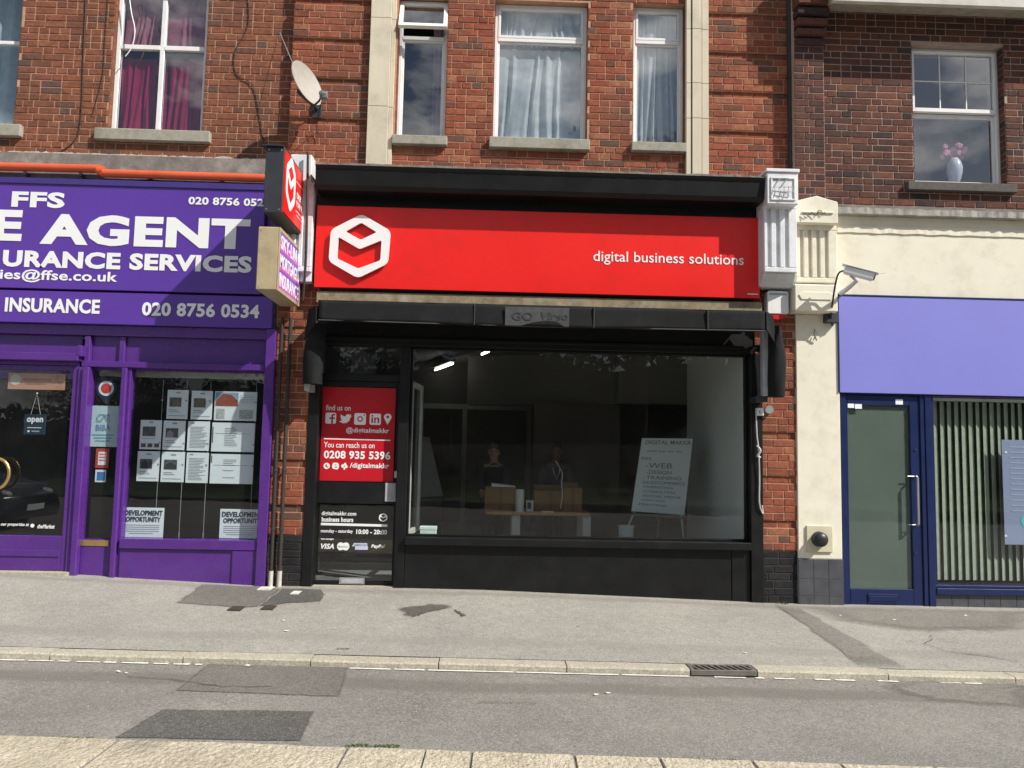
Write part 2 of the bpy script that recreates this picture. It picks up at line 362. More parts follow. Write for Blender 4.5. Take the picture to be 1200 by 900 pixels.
    if gum:
        vg = N('ShaderNodeTexVoronoi'); vg.inputs['Scale'].default_value = 3.7; K(P, vg.inputs['Vector']); vc = N('ShaderNodeSeparateColor'); K(vg.outputs['Color'], vc.inputs[0])
        rg = N('ShaderNodeMath'); rg.operation = 'MULTIPLY'; rg.inputs[1].default_value = .085; K(vc.outputs[0], rg.inputs[0])
        lt = N('ShaderNodeMath'); lt.operation = 'LESS_THAN'; K(vg.outputs['Distance'], lt.inputs[0]); K(rg.outputs[0], lt.inputs[1])
        fg = N('ShaderNodeMath'); fg.operation = 'MULTIPLY'; fg.inputs[1].default_value = .5; K(lt.outputs[0], fg.inputs[0])
        mg = N('ShaderNodeMixRGB'); mg.inputs['Color2'].default_value = (c[0]*.45, c[1]*.45, c[2]*.46, 1); K(fg.outputs[0], mg.inputs['Fac']); K(last, mg.inputs['Color1']); last = mg.outputs[0]
    if bands:   # (y centre, half width, colour, amount): worn strips along the street
        sx = N('ShaderNodeSeparateXYZ')
        nw = N('ShaderNodeTexNoise'); nw.inputs['Scale'].default_value = 1.1; nw.inputs['Detail'].default_value = 7; K(P, nw.inputs['Vector'])
        wv = N('ShaderNodeVectorMath'); wv.operation = 'MULTIPLY_ADD'; wv.inputs[1].default_value = (0, .22, 0); K(nw.outputs['Color'], wv.inputs[0]); K(P, wv.inputs[2]); K(wv.outputs[0], sx.inputs[0])
        for yc, hw, col, amt in bands:
            s1 = N('ShaderNodeMath'); s1.operation = 'SUBTRACT'; s1.inputs[1].default_value = yc+.11; K(sx.outputs['Y'], s1.inputs[0])
            s2 = N('ShaderNodeMath'); s2.operation = 'ABSOLUTE'; K(s1.outputs[0], s2.inputs[0])
            s3 = N('ShaderNodeMapRange'); s3.inputs['From Min'].default_value = hw+.035; s3.inputs['From Max'].default_value = hw-.035; s3.inputs['To Max'].default_value = amt; K(s2.outputs[0], s3.inputs['Value'])
            mb = N('ShaderNodeMixRGB'); mb.inputs['Color2'].default_value = (*col, 1); K(s3.outputs[0], mb.inputs['Fac']); K(last, mb.inputs['Color1']); last = mb.outputs[0]
    K(last, b.inputs['Base Color']); b.inputs['Roughness'].default_value = .88; b.inputs['Specular IOR Level'].default_value = .25
    bm = N('ShaderNodeBump'); bm.inputs['Strength'].default_value = bump; bm.inputs['Distance'].default_value = .006; K(n1.outputs[0], bm.inputs['Height'])
    b2 = N('ShaderNodeBump'); b2.inputs['Strength'].default_value = bump*.7; b2.inputs['Distance'].default_value = .004; K(vo.outputs['Distance'], b2.inputs['Height']); K(bm.outputs[0], b2.inputs['Normal'])
    if rib:
        b3 = N('ShaderNodeBump'); b3.inputs['Strength'].default_value = 1; b3.inputs['Distance'].default_value = .02; K(wvx.outputs[0], b3.inputs['Height']); K(b2.outputs[0], b3.inputs['Normal']); K(b3.outputs[0], b.inputs['Normal'])
    else: K(b2.outputs[0], b.inputs['Normal'])
    return m

PAL_L = [(5, (0.2205, 0.0838, 0.0502)), (5, (0.243, 0.0898, 0.0527)), (4, (0.1935, 0.0735, 0.047)), (2, (0.1575, 0.0727, 0.0527)), (1, (0.126, 0.077, 0.0632)), (2, (0.261, 0.1026, 0.0583))]
PAL_C = [(6, (0.2883, 0.0866, 0.0502)), (5, (0.2604, 0.076, 0.0452)), (4, (0.3116, 0.1016, 0.0586)), (2, (0.3441, 0.1369, 0.0753)), (3, (0.2185, 0.0707, 0.0435)), (1, (0.1395, 0.0751, 0.0569)), (2, (0.1814, 0.0707, 0.0485))]
PAL_R = [(5, (0.1196, 0.0507, 0.0397)), (5, (0.092, 0.0437, 0.0373)), (4, (0.138, 0.0559, 0.0414)), (3, (0.0718, 0.0393, 0.0364)), (2, (0.1748, 0.0699, 0.0455)), (1, (0.0506, 0.0367, 0.0373))]
PAL_K = [(1, (.018, .018, .02)), (1, (.024, .024, .026))]
BM = {k: (brick_mat('brick_'+k, p, False), brick_mat('brick_mass_'+k, p, True)) for k, p in dict(brown=PAL_L, orange=PAL_C, plum=PAL_R, black=PAL_K).items()}
M_MORT_L = mat('mortar_pinkish', (.47, .28, .19), .95, .25, 12, .5, 120)
M_MORT_C = mat('mortar_orange', (.46, .26, .17), .95, .25, 12, .5, 120)
M_MORT_R = mat('mortar_pale', (.40, .30, .25), .95, .2, 12, .5, 120)
M_MORT_K = mat('mortar_painted_black', (.03, .03, .03), .8, .3, 12, .4, 120)
M_STONE = mat('weathered_stone', (.60, .54, .43), .9, .15, 3, .3, 90, dirt=(.22, .19, .15), dirt_amt=.35, streak=1)
M_CONC = mat('concrete_sill', (.33, .31, .26), .95, .22, 18, .8, 80, dirt=(.12, .12, .08), dirt_amt=.7)
M_UPVC = mat('white_upvc', (.80, .80, .80), .35, .05, 4, dirt=(.5, .48, .44), dirt_amt=.3)
M_LEAD = mat('lead_flashing', (.17, .15, .14), .85, .4, 8, .9, 30, dirt=(.42, .38, .33), dirt_amt=.55)
M_BLACK = mat('black_paint', (.0075, .008, .009), .42, .35, 5, .15, 40, spec=.3, dirt=(.02, .02, .021), dirt_amt=.4)
M_BLACKM = mat('black_canvas', (.013, .0135, .015), .85, .35, 6, .5, 300, spec=.2, dirt=(.035, .035, .035), dirt_amt=.4)
M_RED = mat('red_sign_face', (.80, .012, .008), .34, .05, 1.5, .03, 3, dirt=(.52, .02, .015), dirt_amt=.35)
M_REDP = mat('red_vinyl_film', (.50, .008, .018), .3, .05, 2)
M_WHITE = mat('white_lettering', (.82, .83, .84), .45, .03, 2)
M_PUR = mat('purple_gloss_paint', (.088, .025, .215), .25, .16, 3, .08, 25, dirt=(.10, .06, .19), dirt_amt=.3)
M_PURF = mat('purple_fascia', (.100, .037, .33), .3, .08, 1.5)
M_ORPIPE = mat('orange_pipe', (.62, .10, .035), .35, .15, 6, dirt=(.4, .12, .07), dirt_amt=.3)
M_BEIGE = mat('beige_sign_case', (.42, .34, .21), .6, .15, 9, .2, 50, dirt=(.2, .15, .09), dirt_amt=.5)
M_WHITEP = mat('white_masonry_paint', (.72, .73, .76), .6, .08, 6, .4, 40, dirt=(.34, .34, .35), dirt_amt=.45)
M_CREAM = mat('cream_masonry_paint', (.76, .72, .60), .75, .06, 4, .18, 30, dirt=(.44, .39, .29), dirt_amt=.4)
M_LAV = mat('lavender_board', (.20, .205, .63), .55, .04, 1.2)
M_BLUE = mat('navy_frame_paint', (.009, .019, .085), .3, .2, 4, .08, 30)
M_TILE = mat('charcoal_tile', (.075, .078, .09), .35, .25, 9, .1, 40)
M_GROUT = mat('grout', (.24, .24, .24), .9, .1)
M_BEAM = mat('old_timber_beam', (.25, .20, .125), .9, .5, 9, .9, 25, dirt=(.45, .42, .36), dirt_amt=.7)
M_DARKMETAL = mat('dark_metal', (.03, .032, .04), .45, .2, 8)
M_GREYMETAL = mat('grey_painted_metal', (.36, .37, .40), .5, .2, 8, .1)
M_SILVER = mat('brushed_metal', (.55, .55, .56), .35, .1, 20, metal=.8)
M_GOLD = mat('brass', (.70, .48, .18), .3, .1, 10, metal=.9)
M_DISH = mat('satellite_dish_paint', (.36, .335, .30), .6, .12, 12, dirt=(.3, .27, .24), dirt_amt=.3)
M_PLASTIC = mat('white_plastic', (.75, .75, .74), .4, .05)
M_CABLE = mat('black_cable', (.03, .025, .022), .7, .2)
M_CABLEG = mat('grey_cable', (.5, .49, .46), .7, .2)
M_PAPER = mat('white_paper', (.80, .86, .88), .7, .03)
M_PAPERC = mat('pale_aqua_card', (.50, .66, .66), .6, .03)
M_INK = mat('dark_ink', (.03, .03, .04), .7, .1)
M_INKG = mat('grey_ink', (.33, .36, .40), .7, .1)
M_NAVY = mat('navy_print', (.008, .03, .07), .5, .1)
M_PIC = mat('photo_print', (.10, .11, .11), .5, 1.0, 90)
M_CARD = mat('cardboard', (.30, .17, .09), .85, .12, 8, .2, 60)
M_WOOD = mat('pine_worktop', (.50, .27, .10), .5, .2, 9)
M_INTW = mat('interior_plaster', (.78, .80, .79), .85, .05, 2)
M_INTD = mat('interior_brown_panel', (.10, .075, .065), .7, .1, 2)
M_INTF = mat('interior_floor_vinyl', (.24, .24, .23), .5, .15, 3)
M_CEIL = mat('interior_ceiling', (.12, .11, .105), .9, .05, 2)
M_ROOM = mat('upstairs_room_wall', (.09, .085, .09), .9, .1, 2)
M_GLASS = glass('shop_glass', .01, (.93, .95, .94), 1.0)
M_GLASSD = glass('dark_shop_glass', .02, (.90, .92, .93), 1.0)
M_GLASSU = glass('upstairs_glass', .12, (.90, .93, .95), 1.4)
M_FROST = None

# ------------------------------------------------------------------ brickwork
_bm_cache = {}
def brick_mesh(wd, h, m, dep=.05):
    key = (round(wd*200), round(h*1000), m.name)
    if key in _bm_cache: return _bm_cache[key]
    a, b, c = wd/2, h/2, .0035
    v = [(-a, dep, -b), (a, dep, -b), (a, dep, b), (-a, dep, b), (-a, c, -b), (a, c, -b), (a, c, b), (-a, c, b), (-a+c, 0, -b+c), (a-c, 0, -b+c), (a-c, 0, b-c), (-a+c, 0, b-c)]
    f = [(8, 9, 10, 11), (4, 5, 9, 8), (5, 6, 10, 9), (6, 7, 11, 10), (7, 4, 8, 11), (0, 1, 5, 4), (1, 2, 6, 5), (2, 3, 7, 6), (3, 0, 4, 7)]
    me = bpy.data.meshes.new('brick'); me.from_pydata(v, [], f); me.materials.append(m); me.update()
    _bm_cache[key] = me
    return me
def lay(x0, x1, z0, z1, Y, kind, holes=(), grooves=(), hp=.4, rnd=None, zref=None, pitch=.075, joint=.0105, soldier=()):
    """list of bricks (x, z, w, h, y, kind)"""
    rnd = rnd or random
    out = []; zr = z0 if zref is None else zref
    k0 = math.ceil((z0-zr)/pitch-1e-6); k = k0; L1 = .2245
    while zr+(k+1)*pitch <= z1+1e-4:
        zc = zr+(k+.5)*pitch; gy = 0
        for g in grooves:
            if abs(g-zc) < pitch*.5: gy = .028
        x = x0 - rnd.choice([0, .05, .112, .165])
        alt = (k % 2)
        segs = []
        while x < x1:
            full = rnd.random() > hp
            wd = L1 if full else L1/2
            segs.append((x, x+wd)); x += wd
        for a, b in segs:
            parts = [(max(a, x0), min(b, x1))]
            for (hx0, hx1, hz0, hz1) in holes:
                if hz0-pitch*.45 < zc < hz1+pitch*.45:
                    np_ = []
                    for p, q in parts:
                        if q <= hx0 or p >= hx1: np_.append((p, q)); continue
                        if p < hx0: np_.append((p, hx0))
                        if q > hx1: np_.append((hx1, q))
                    parts = np_
            for p, q in parts:
                wd = q-p-joint
                if wd > .022: out.append(((p+q)/2, zc, wd, pitch-joint, Y+gy+rnd.uniform(-.0018, .0018), kind))
        k += 1
    return out
def seen(b):
    P = Vector((b[0], b[4], b[1]))-CAM; z = P.dot(fwd)
    x = 600+F_PX*P.dot(RGT)/z; y = 450-F_PX*P.dot(UPV)/z
    return (-8 < x < 1208 and -6 < y < 906), b[2]*b[3]/z**2
def place_bricks(T, bricks, under, limit=300):
    bs = sorted(bricks, key=lambda b: (not seen(b)[0], -seen(b)[1]))
    for b in bs[:limit]:
        o = bpy.data.objects.new('brick', brick_mesh(b[2], b[3], BM[b[5]][0])); COL.objects.link(o)
        o.parent = under; o.location = (b[0]-T.off[0], b[4]-T.off[1], b[1]-T.off[2]); o.rotation_euler = (0, random.uniform(-.006, .006), random.uniform(-.004, .004))
    rest = bs[limit:]
    groups = {}
    for b in rest: groups.setdefault(b[5], []).append(b)
    for k, g in groups.items():
        mb = MB()
        for b in g:
            me = brick_mesh(b[2], b[3], BM[k][0])
            mb.add([(v.co.x+b[0], v.co.y+b[4], v.co.z+b[1]) for v in me.vertices], [tuple(p.vertices) for p in me.polygons])
        o = T.part('brickwork', mb, BM[k][1]); o['kind'] = 'stuff'
def wall_holes(mb, x0, x1, z0, z1, y0, y1, holes):
    xs = sorted({x0, x1} | {min(max(h[i], x0), x1) for h in holes for i in (0, 1)})
    zs = sorted({z0, z1} | {min(max(h[i], z0), z1) for h in holes for i in (2, 3)})
    for i in range(len(xs)-1):
        run = None
        for j in range(len(zs)-1):
            cx, cz = (xs[i]+xs[i+1])/2, (zs[j]+zs[j+1])/2
            if any(h[0] < cx < h[1] and h[2] < cz < h[3] for h in holes):
                if run is not None: mb.box(xs[i], xs[i+1], y0, y1, run, zs[j]); run = None
            elif run is None: run = zs[j]
        if run is not None: mb.box(xs[i], xs[i+1], y0, y1, run, zs[-1])
def frame_mb(x0, x1, z0, z1, y0, y1, t, tb=None, tt=None):
    tb = t if tb is None else tb; tt = t if tt is None else tt
    m = MB(); m.box(x0, x0+t, y0, y1, z0, z1); m.box(x1-t, x1, y0, y1, z0, z1)
    m.box(x0+t, x1-t, y0, y1, z0, z0+tb); m.box(x0+t, x1-t, y0, y1, z1-tt, z1)
    return m
def curtain_mb(x0, x1, z0, z1, y, amp=.025, folds=7, gather=0.0, seed=1, n=70, rows=14):
    r = random.Random(seed); ph = [r.uniform(0, 6) for _ in range(3)]; m = MB(); vs = []
    for j in range(rows+1):
        t = j/rows; z = z1+(z0-z1)*t
        for i in range(n+1):
            u = i/n
            uu = u+gather*(u-.5)*-math.sin(t*1.4)
            x = x0+(x1-x0)*uu
            u2 = u+.06*math.sin(u*9+ph[1])+.035*math.sin(u*21+ph[2]+t*1.5); drape = .10*math.sin(t*3.1)*math.sin(u*6.3+ph[0])
            x += (x1-x0)*.03*math.sin(t*2.6+u*5)*1
            yy = y+amp*(math.sin(u2*folds*6.28+ph[0]+.9*math.sin(t*2.4+ph[1]+u*4))+.5*math.sin(u2*folds*11+ph[2]+t*2))*(.45+.55*t)+amp*drape*3
            vs.append((x, yy, z+.012*math.sin(u*folds*6.28*2)*(t > .98)))
    fs = [(j*(n+1)+i, (j+1)*(n+1)+i, (j+1)*(n+1)+i+1, j*(n+1)+i+1) for j in range(rows) for i in range(n)]
    return m.add(vs, fs, True)

# ================================================================== GROUND
def sheet(x0, x1, y0, y1, zf, nx=60, ny=12, dz=0.0):
    m = MB(); vs = [(x0+(x1-x0)*i/nx, y0+(y1-y0)*j/ny, zf(x0+(x1-x0)*i/nx, y0+(y1-y0)*j/ny)+dz) for j in range(ny+1) for i in range(nx+1)]
    return m.add(vs, [(j*(nx+1)+i, j*(nx+1)+i+1, (j+1)*(nx+1)+i+1, (j+1)*(nx+1)+i) for j in range(ny) for i in range(nx)], True)
G_PAVE = ground_mat('pavement_asphalt', (.262, .252, .228), (.325, .312, .28), 170, .5, .45, (.45, .43, .4),
    bands=[(-1.72, .10, (.22, .21, .19), .35), (-.16, .07, (.20, .185, .16), .5)], gum=True)
G_ROAD = ground_mat('road_asphalt', (.18, .172, .156), (.232, .222, .202), 150, .6, .35, (.42, .4, .38),
    bands=[(-2.62, .11, (.135, .125, .11), .55)])
G_PATCH = ground_mat('dark_asphalt_patch', (.082, .078, .073), (.11, .105, .098), 150, .7, .3, (.3, .3, .29))
G_PATCH2 = ground_mat('brown_asphalt_patch', (.132, .125, .112), (.165, .156, .14), 150, .7, .3, (.34, .32, .3))
G_PATCH3 = ground_mat('faint_asphalt_repair', (.185, .175, .155), (.225, .213, .19), 160, .6, .3, (.36, .34, .31)); fade_edges(G_PATCH3, 0, 1.1)
fade_edges(G_PATCH, .1, .8); fade_edges(G_PATCH2, .1, .9)
G_KERB = ground_mat('kerb_concrete', (.36, .33, .265), (.43, .395, .32), 220, .4, .4, (.5, .48, .44))
G_CONC = ground_mat('rough_concrete_slab', (.40, .355, .27), (.53, .475, .37), 55, 1.0, .7, (.6, .55, .45), big=2, rib=True)
G_GRASS = ground_mat('verge_grass', (.035, .06, .015), (.06, .085, .025), 60, .8, .5, (.09, .11, .04))
G_LAND = ground_mat('ground_earth', (.08, .09, .05), (.12, .11, .07), 20, .3)
g = sheet(-400, 400, -400, 60, lambda x, y: -.42, 4, 4).build('ground', G_LAND); tag(g, kind='structure')
pave = sheet(-14, 14, KERB_Y+.14, .3, lambda x, y: gz(x, min(y, 0)), 90, 14).build('pavement', G_PAVE); tag(pave, kind='structure')
road = sheet(-30, 30, -4.2, KERB_Y+.02, rz, 90, 12).build('road', G_ROAD); tag(road, kind='structure')
far_road = sheet(-60, 60, -13.7, -4.15, lambda x, y: rz(x if abs(x) < 14 else 14*(1 if x > 0 else -1), y)-.012, 40, 6).build('far_road', G_ROAD); tag(far_road, kind='structure')
verge = sheet(-70, 70, -60, -13.7, lambda x, y: .02+.02*noise.noise(Vector((x*.3, y*.3, 0))), 50, 20).build('grass_verge', G_GRASS); tag(verge, kind='structure')

# kerb of concrete stones
kerb = bpy.data.objects.new('kerb', None); COL.objects.link(kerb); tag(kerb, kind='structure'); kerb.location = (0, KERB_Y, 0)
jx = [unp(px, 775+.029*(px-600), -2.2) for px in (-230, -78, 70, 222, 368, 515, 663, 806)]
jX = [gpt(px, 775+.029*(px-600)).x for px in (-230, -78, 70, 222, 368, 515, 663, 806)]
jX2 = [gpt(px, 775+.029*(px-600)).x for px in (884, 1037, 1186, 1335)]
def kerb_stone(xa, xb, i):
    m = MB(); e = .004; y0, y1 = KERB_Y, KERB_Y+.15
    za, zb = gz(xa, y0)+.004, gz(xb, y0)+.004; dzz = random.uniform(-.003, .003)
    ns = 8; vs = []; fs = []
    c = .012
    prof = [(y0, -.09), (y0, -c), (y0+c, 0), (y1, 0), (y1, -.09)]
    for k in range(ns+1):
        t = k/ns; x = xa+e+(xb-xa-2*e)*t; z = za+(zb-za)*t+dzz
        for p in prof: vs.append((x, p[0]+random.uniform(-.001, .001), z+p[1]+random.uniform(-.001, .001)))
    for k in range(ns):
        for p in range(4): a = k*5+p; fs.append((a, a+5, a+6, a+1)[::-1])
    fs.append((0, 1, 2, 3, 4)); fs.append(tuple(ns*5+q for q in (4, 3, 2, 1, 0)))
    m.add(vs, fs); m.build('kerb_stone', G_KERB, kerb, (0, KERB_Y, 0))
for a, b in zip(jX[:-1], jX[1:]): kerb_stone(a, b, 0)
for a, b in zip(jX2[:-1], jX2[1:]): kerb_stone(a, b, 1)
kb = MB(); kb.box(-13, jX[0], KERB_Y, KERB_Y+.15, -.2, gz(jX[0]-1, KERB_Y)); kb.box(jX2[-1], 13, KERB_Y, KERB_Y+.15, -.3, gz(7, KERB_Y))
kb.build('kerb_run', G_KERB, kerb, (0, KERB_Y, 0))
bed = MB(); bed.hexa([(-13, KERB_Y+.008, -.4), (13, KERB_Y+.008, -.4), (13, KERB_Y+.145, -.4), (-13, KERB_Y+.145, -.4), (-13, KERB_Y+.008, gz(-13, -2.27)-.012), (13, KERB_Y+.008, gz(13, -2.27)-.012), (13, KERB_Y+.145, gz(13, -2.27)-.012), (-13, KERB_Y+.145, gz(-13, -2.27)-.012)])
bed.build('kerb_bed', mat('joint_dirt', (.06, .05, .04), .95), kerb, (0, KERB_Y, 0))

# concrete slabs in the foreground (strip of textured slabs across the bottom)
slabs = bpy.data.objects.new('concrete_strip', None); COL.objects.link(slabs); tag(slabs, kind='structure')
def slab(xa, xb, ya, yb, sk=.05):
    m = MB(); n = 14; vs = []; rows = [0, .01, .15, .35, .6, .8, .992, 1]; e = .004
    for r_i, t in enumerate(rows):
        for k in range(n+1):
            u = 0 if k == 0 else (1 if k == n else (.012+.976*(k-1)/(n-2))); x = xa+e+(xb-xa-2*e)*u - sk*(1-t) + .006*noise.noise(Vector((t*9, xa, 1)))*(k in (0, n)); y = ya+(yb(x) - ya)*t
            z = rz(x, y)+.012+.004*noise.noise(Vector((x*9, y*9, 0))) - (.02 if r_i in (0, 7) or k in (0, n) else 0)
            if r_i == 7: y += .012*noise.noise(Vector((x*14, 0, 3)))
            vs.append((x, y, z))
    m.add(vs, [(j*(n+1)+i, j*(n+1)+i+1, (j+1)*(n+1)+i+1, (j+1)*(n+1)+i) for j in range(len(rows)-1) for i in range(n)], True)
    m.build('concrete_slab', G_CONC, slabs)
edge = lambda x: -3.735-.032*x
sX = [gpt(px, py, True).x for px, py in ((-150, 862), (138, 869), (410, 873), (500, 877), (553, 879), (672, 884), (772, 889), (880, 893), (985, 898), (1100, 905), (1230, 912))]
for a, b in zip(sX[:-1], sX[1:]): slab(a, b, -5.4, edge)

def patch(name, pts, m, road_, parent, dz=.004, sub=14, rough=.012, soft=.05):
    P = [gpt(x, y, road_) for x, y in pts]
    # densify edges with slight irregularity
    ring = []
    for i, p in enumerate(P):
        q = P[(i+1) % len(P)]
        for k in range(sub):
            t = k/sub; v = p.lerp(q, t); s_ = 1 if 0 < k else 0
            v = v+Vector((noise.noise(v*7), noise.noise(v*7+Vector((5, 5, 5))), 0))*rough*s_
            ring.append(v)
    c = sum(ring, Vector())/len(ring)
    f = (rz if road_ else gz)
    mb = MB(); rings = [1.02, 1-soft, .5, .25]
    vs = []
    for s_ in rings:
        for v in ring:
            u = c.lerp(v, s_); vs.append((u.x, u.y, f(u.x, u.y)+dz))
    vs.append((c.x, c.y, f(c.x, c.y)+dz)); n = len(ring); fs = []
    for j in range(3):
        for i in range(n): k = (i+1) % n; fs.append((j*n+i, j*n+k, (j+1)*n+k, (j+1)*n+i))
    for i in range(n): fs.append((3*n+i, 3*n+(i+1) % n, 4*n))
    mb.add(vs, fs)
    # make sure faces point up
    o = mb.build(name, m, parent)
    at = o.data.attributes.new('fade', 'FLOAT', 'POINT'); at.data.foreach_set('value', [0.0]*n+[1.0]*(3*n+1))
    return o
patch('asphalt_patch', [(258, 768), (412, 772), (398, 817), (205, 810)], G_PATCH2, True, road)
patch('asphalt_patch', [(190, 832), (368, 834), (352, 869), (135, 865)], G_PATCH, True, road)
patch('asphalt_patch', [(204, 707), (235, 685), (300, 687), (330, 690), (303, 712), (268, 712)], G_PATCH2, False, pave, rough=.03, soft=.12)
patch('asphalt_patch', [(304, 711), (331, 690), (375, 691), (382, 697), (376, 705), (340, 707)], G_PATCH, False, pave, rough=.02)
patch('asphalt_patch', [(907, 708), (936, 712), (1062, 783), (1008, 782)], G_PATCH3, False, pave, rough=.05, soft=.3)
patch('asphalt_patch', [(940, 711), (1215, 716), (1215, 740), (1060, 740), (975, 728)], G_PATCH3, False, pave, dz=.007, rough=.08, soft=.4)
patch('asphalt_patch', [(1058, 796), (1215, 803), (1215, 832), (1085, 822), (1030, 806)], G_PATCH3, True, road, rough=.06, soft=.35)
M_STAIN = ground_mat('damp_stain', (.085, .076, .066), (.11, .10, .088), 170, .3, .2, (.2, .19, .18))
fade_edges(M_STAIN, .2, .9)
patch('damp_stain', [(463, 713), (478, 710), (505, 707), (527, 708), (533, 712), (520, 716), (500, 718), (490, 724), (482, 726), (468, 721)], M_STAIN, False, pave, rough=.05, soft=.45)
patch('damp_stain', [(533, 714), (540, 716), (549, 723), (540, 724), (534, 719)], M_STAIN, False, pave, rough=.04, soft=.5)
M_PAINTW = mat('worn_white_road_paint', (.70, .68, .62), .85, .3, 60, .5, 90, dirt=(.26, .25, .22), dirt_amt=.7)
random.seed(3)
for a, b in ((0, 52), (56, 84), (88, 102), (110, 136), (140, 154), (160, 190), (196, 212), (218, 236), (242, 250), (416, 462), (466, 500), (504, 600), (604, 720), (724, 800), (829, 865), (876, 886), (898, 922), (944, 962), (968, 990), (1016, 1040), (1088, 1112), (1116, 1136)):
    yb = lambda x: 762.5+.0283*x
    A = gpt(a, yb(a), True); B = gpt(b, yb(b), True); m = MB(); n = 5; vs = []
    for k in range(n+1):
        x = A.x+(B.x-A.x)*k/n; j1, j2 = random.uniform(-.004, .004), random.uniform(-.006, .006)
        vs += [(x, KERB_Y-.036+j1, rz(x, KERB_Y)+.005), (x, KERB_Y-.008+j2, rz(x, KERB_Y)+.005)]
    m.add(vs, [(2*k, 2*k+2, 2*k+3, 2*k+1) for k in range(n)]); m.build('line_marking', M_PAINTW, road)
def crack(pts, road_, wd=.006):
    P = []
    for i in range(len(pts)-1):
        a = gpt(*pts[i], road_); b = gpt(*pts[i+1], road_)
        for k in range(6): v = a.lerp(b, k/6); P.append(v+Vector((noise.noise(v*23), noise.noise(v*23+Vector((3, 3, 3))), 0))*.015)
    f = rz if road_ else gz; m = MB(); vs = []
    for p in P: ww = wd*random.uniform(.4, 1.2); vs += [(p.x, p.y-ww, f(p.x, p.y)+.009), (p.x+ww*.3, p.y+ww, f(p.x, p.y)+.009)]
    m.add(vs, [(2*k, 2*k+2, 2*k+3, 2*k+1) for k in range(len(P)-1)]); m.build('crack', mat('crack_dirt', (.05, .045, .04), .95), road if road_ else pave)
crack([(1088, 740), (1093, 750), (1083, 755), (1110, 764), (1160, 770), (1200, 778)], False)
crack([(1033, 795), (1055, 808), (1070, 817)], True)
crack([(930, 688+20), (960, 722), (1008, 760)], False, .004)
crack([(150, 794), (200, 797), (260, 806), (330, 806)], True, .004)
crack([(560, 824), (640, 826)], True, .004)
# litter and chips
random.seed(11)
for (x, y, r_) in ((290, 781, 6), (712, 813, 5), (698, 815, 4), (138, 788, 4), (148, 790, 3), (336, 740, 6), (332, 728, 3), (873, 766, 4), (1131, 722, 6), (985, 722, 3), (1048, 727, 4), (912, 741, 3), (965, 708, 4)):
    P = gpt(x, y, y > 776); s_ = r_/F_PX*6.2*.6; m = MB(); k = 6
    vs = [(P.x+s_*math.cos(i*6.28/k)*random.uniform(.5, 1.2), P.y+s_*math.sin(i*6.28/k)*random.uniform(.4, .9), P.z+random.uniform(.004, .008)) for i in range(k)]
    vs += [(v[0], v[1], v[2]+.004) for v in vs]
    m.add(vs, [tuple(range(k, 2*k))]+[(i, (i+1) % k, k+(i+1) % k, k+i) for i in range(k)])
    m.build('paper_scrap', M_PAINTW, road if y > 776 else pave)
gr = MB(); random.seed(5)
for _ in range(900):
    x = random.uniform(-4.6, 5); y = random.choice([random.uniform(-.35, -.02), random.uniform(-2.2, -.1), random.uniform(-3.7, -2.32)])
    f = rz if y < KERB_Y else gz; s_ = random.uniform(.002, .006); z = f(x, y)
    gr.add([(x-s_, y, z), (x, y-s_, z), (x+s_, y, z), (x, y+s_, z), (x, y, z+s_*1.2)], [(0, 1, 4), (1, 2, 4), (2, 3, 4), (3, 0, 4)])
tag(gr.build('grit', mat('grit_stone', (.34, .32, .28), .9, .5, 40)), 'loose grit scattered over pavement and road', 'grit', kind='stuff')

# metal plates set in the pavement near the pipes
for (x0, y0, x1, y1) in ((266, 711, 288, 716), (305, 710, 325, 715)):
    A = gpt(x0, y1); B = gpt(x1, y0); m = MB(); m.box(A.x, B.x, A.y, B.y, gz(A.x, A.y)-.01, gz(A.x, A.y)+.012)
    m.build('cover_plate', mat('rusty_plate', (.05, .035, .028), .8, .3, 20), pave)
for (x0, y0, x1, y1) in ((301, 688, 322, 692), (340, 693, 354, 697)):
    A = gpt(x0, y1); B = gpt(x1, y0); m = MB(); m.box(A.x, B.x, A.y, B.y, gz(A.x, A.y)-.01, gz(A.x, A.y)+.012)
    m.build('pale_chip', M_PAINTW, pave)

# gully grate
A = gpt(808, 788); B = gpt(882, 775)
Y0, Y1 = KERB_Y-.005, KERB_Y+.155; zt = gz(1.6, KERB_Y)+.004
T = Thing('drain_grate', 'iron gully grate set in the kerb line below the black shop', 'drain grate', ((jX[-1]+jX2[0])/2, (Y0+Y1)/2, zt))
gx0, gx1 = jX[-1]+.005, jX2[0]-.005
M_IRON = mat('cast_iron', (.13, .12, .11), .6, .3, 20, .4, 60, dirt=(.11, .08, .05), dirt_amt=.5)
T.part('frame', frame_mb2 if False else (lambda m: (m.box(gx0, gx1, Y0, Y0+.02, zt-.042, zt-.004), m.box(gx0, gx1, Y1-.02, Y1, zt-.06, zt), m.box(gx0, gx0+.03, Y0+.02, Y1-.02, zt-.06, zt), m.box(gx1-.03, gx1, Y0+.02, Y1-.02, zt-.06, zt), m)[-1])(MB()), M_IRON, bevel=.003)
for k in range(9):
    x = gx0+.05+(gx1-gx0-.1)*k/8; m = MB(); s_ = -.02
    m.hexa([(x-.009-s_, Y0+.02, zt-.04), (x+.009-s_, Y0+.02, zt-.04), (x+.009+s_, Y1-.02, zt-.04), (x-.009+s_, Y1-.02, zt-.04), (x-.009-s_, Y0+.02, zt-.003), (x+.009-s_, Y0+.02, zt-.003), (x+.009+s_, Y1-.02, zt-.003), (x-.009+s_, Y1-.02, zt-.003)])
    T.part('bar', m, M_IRON)
T.part('pit', MB().box(gx0, gx1, Y0, Y1, zt-.30, zt-.075), mat('pit_dark', (.01, .01, .01), .9))

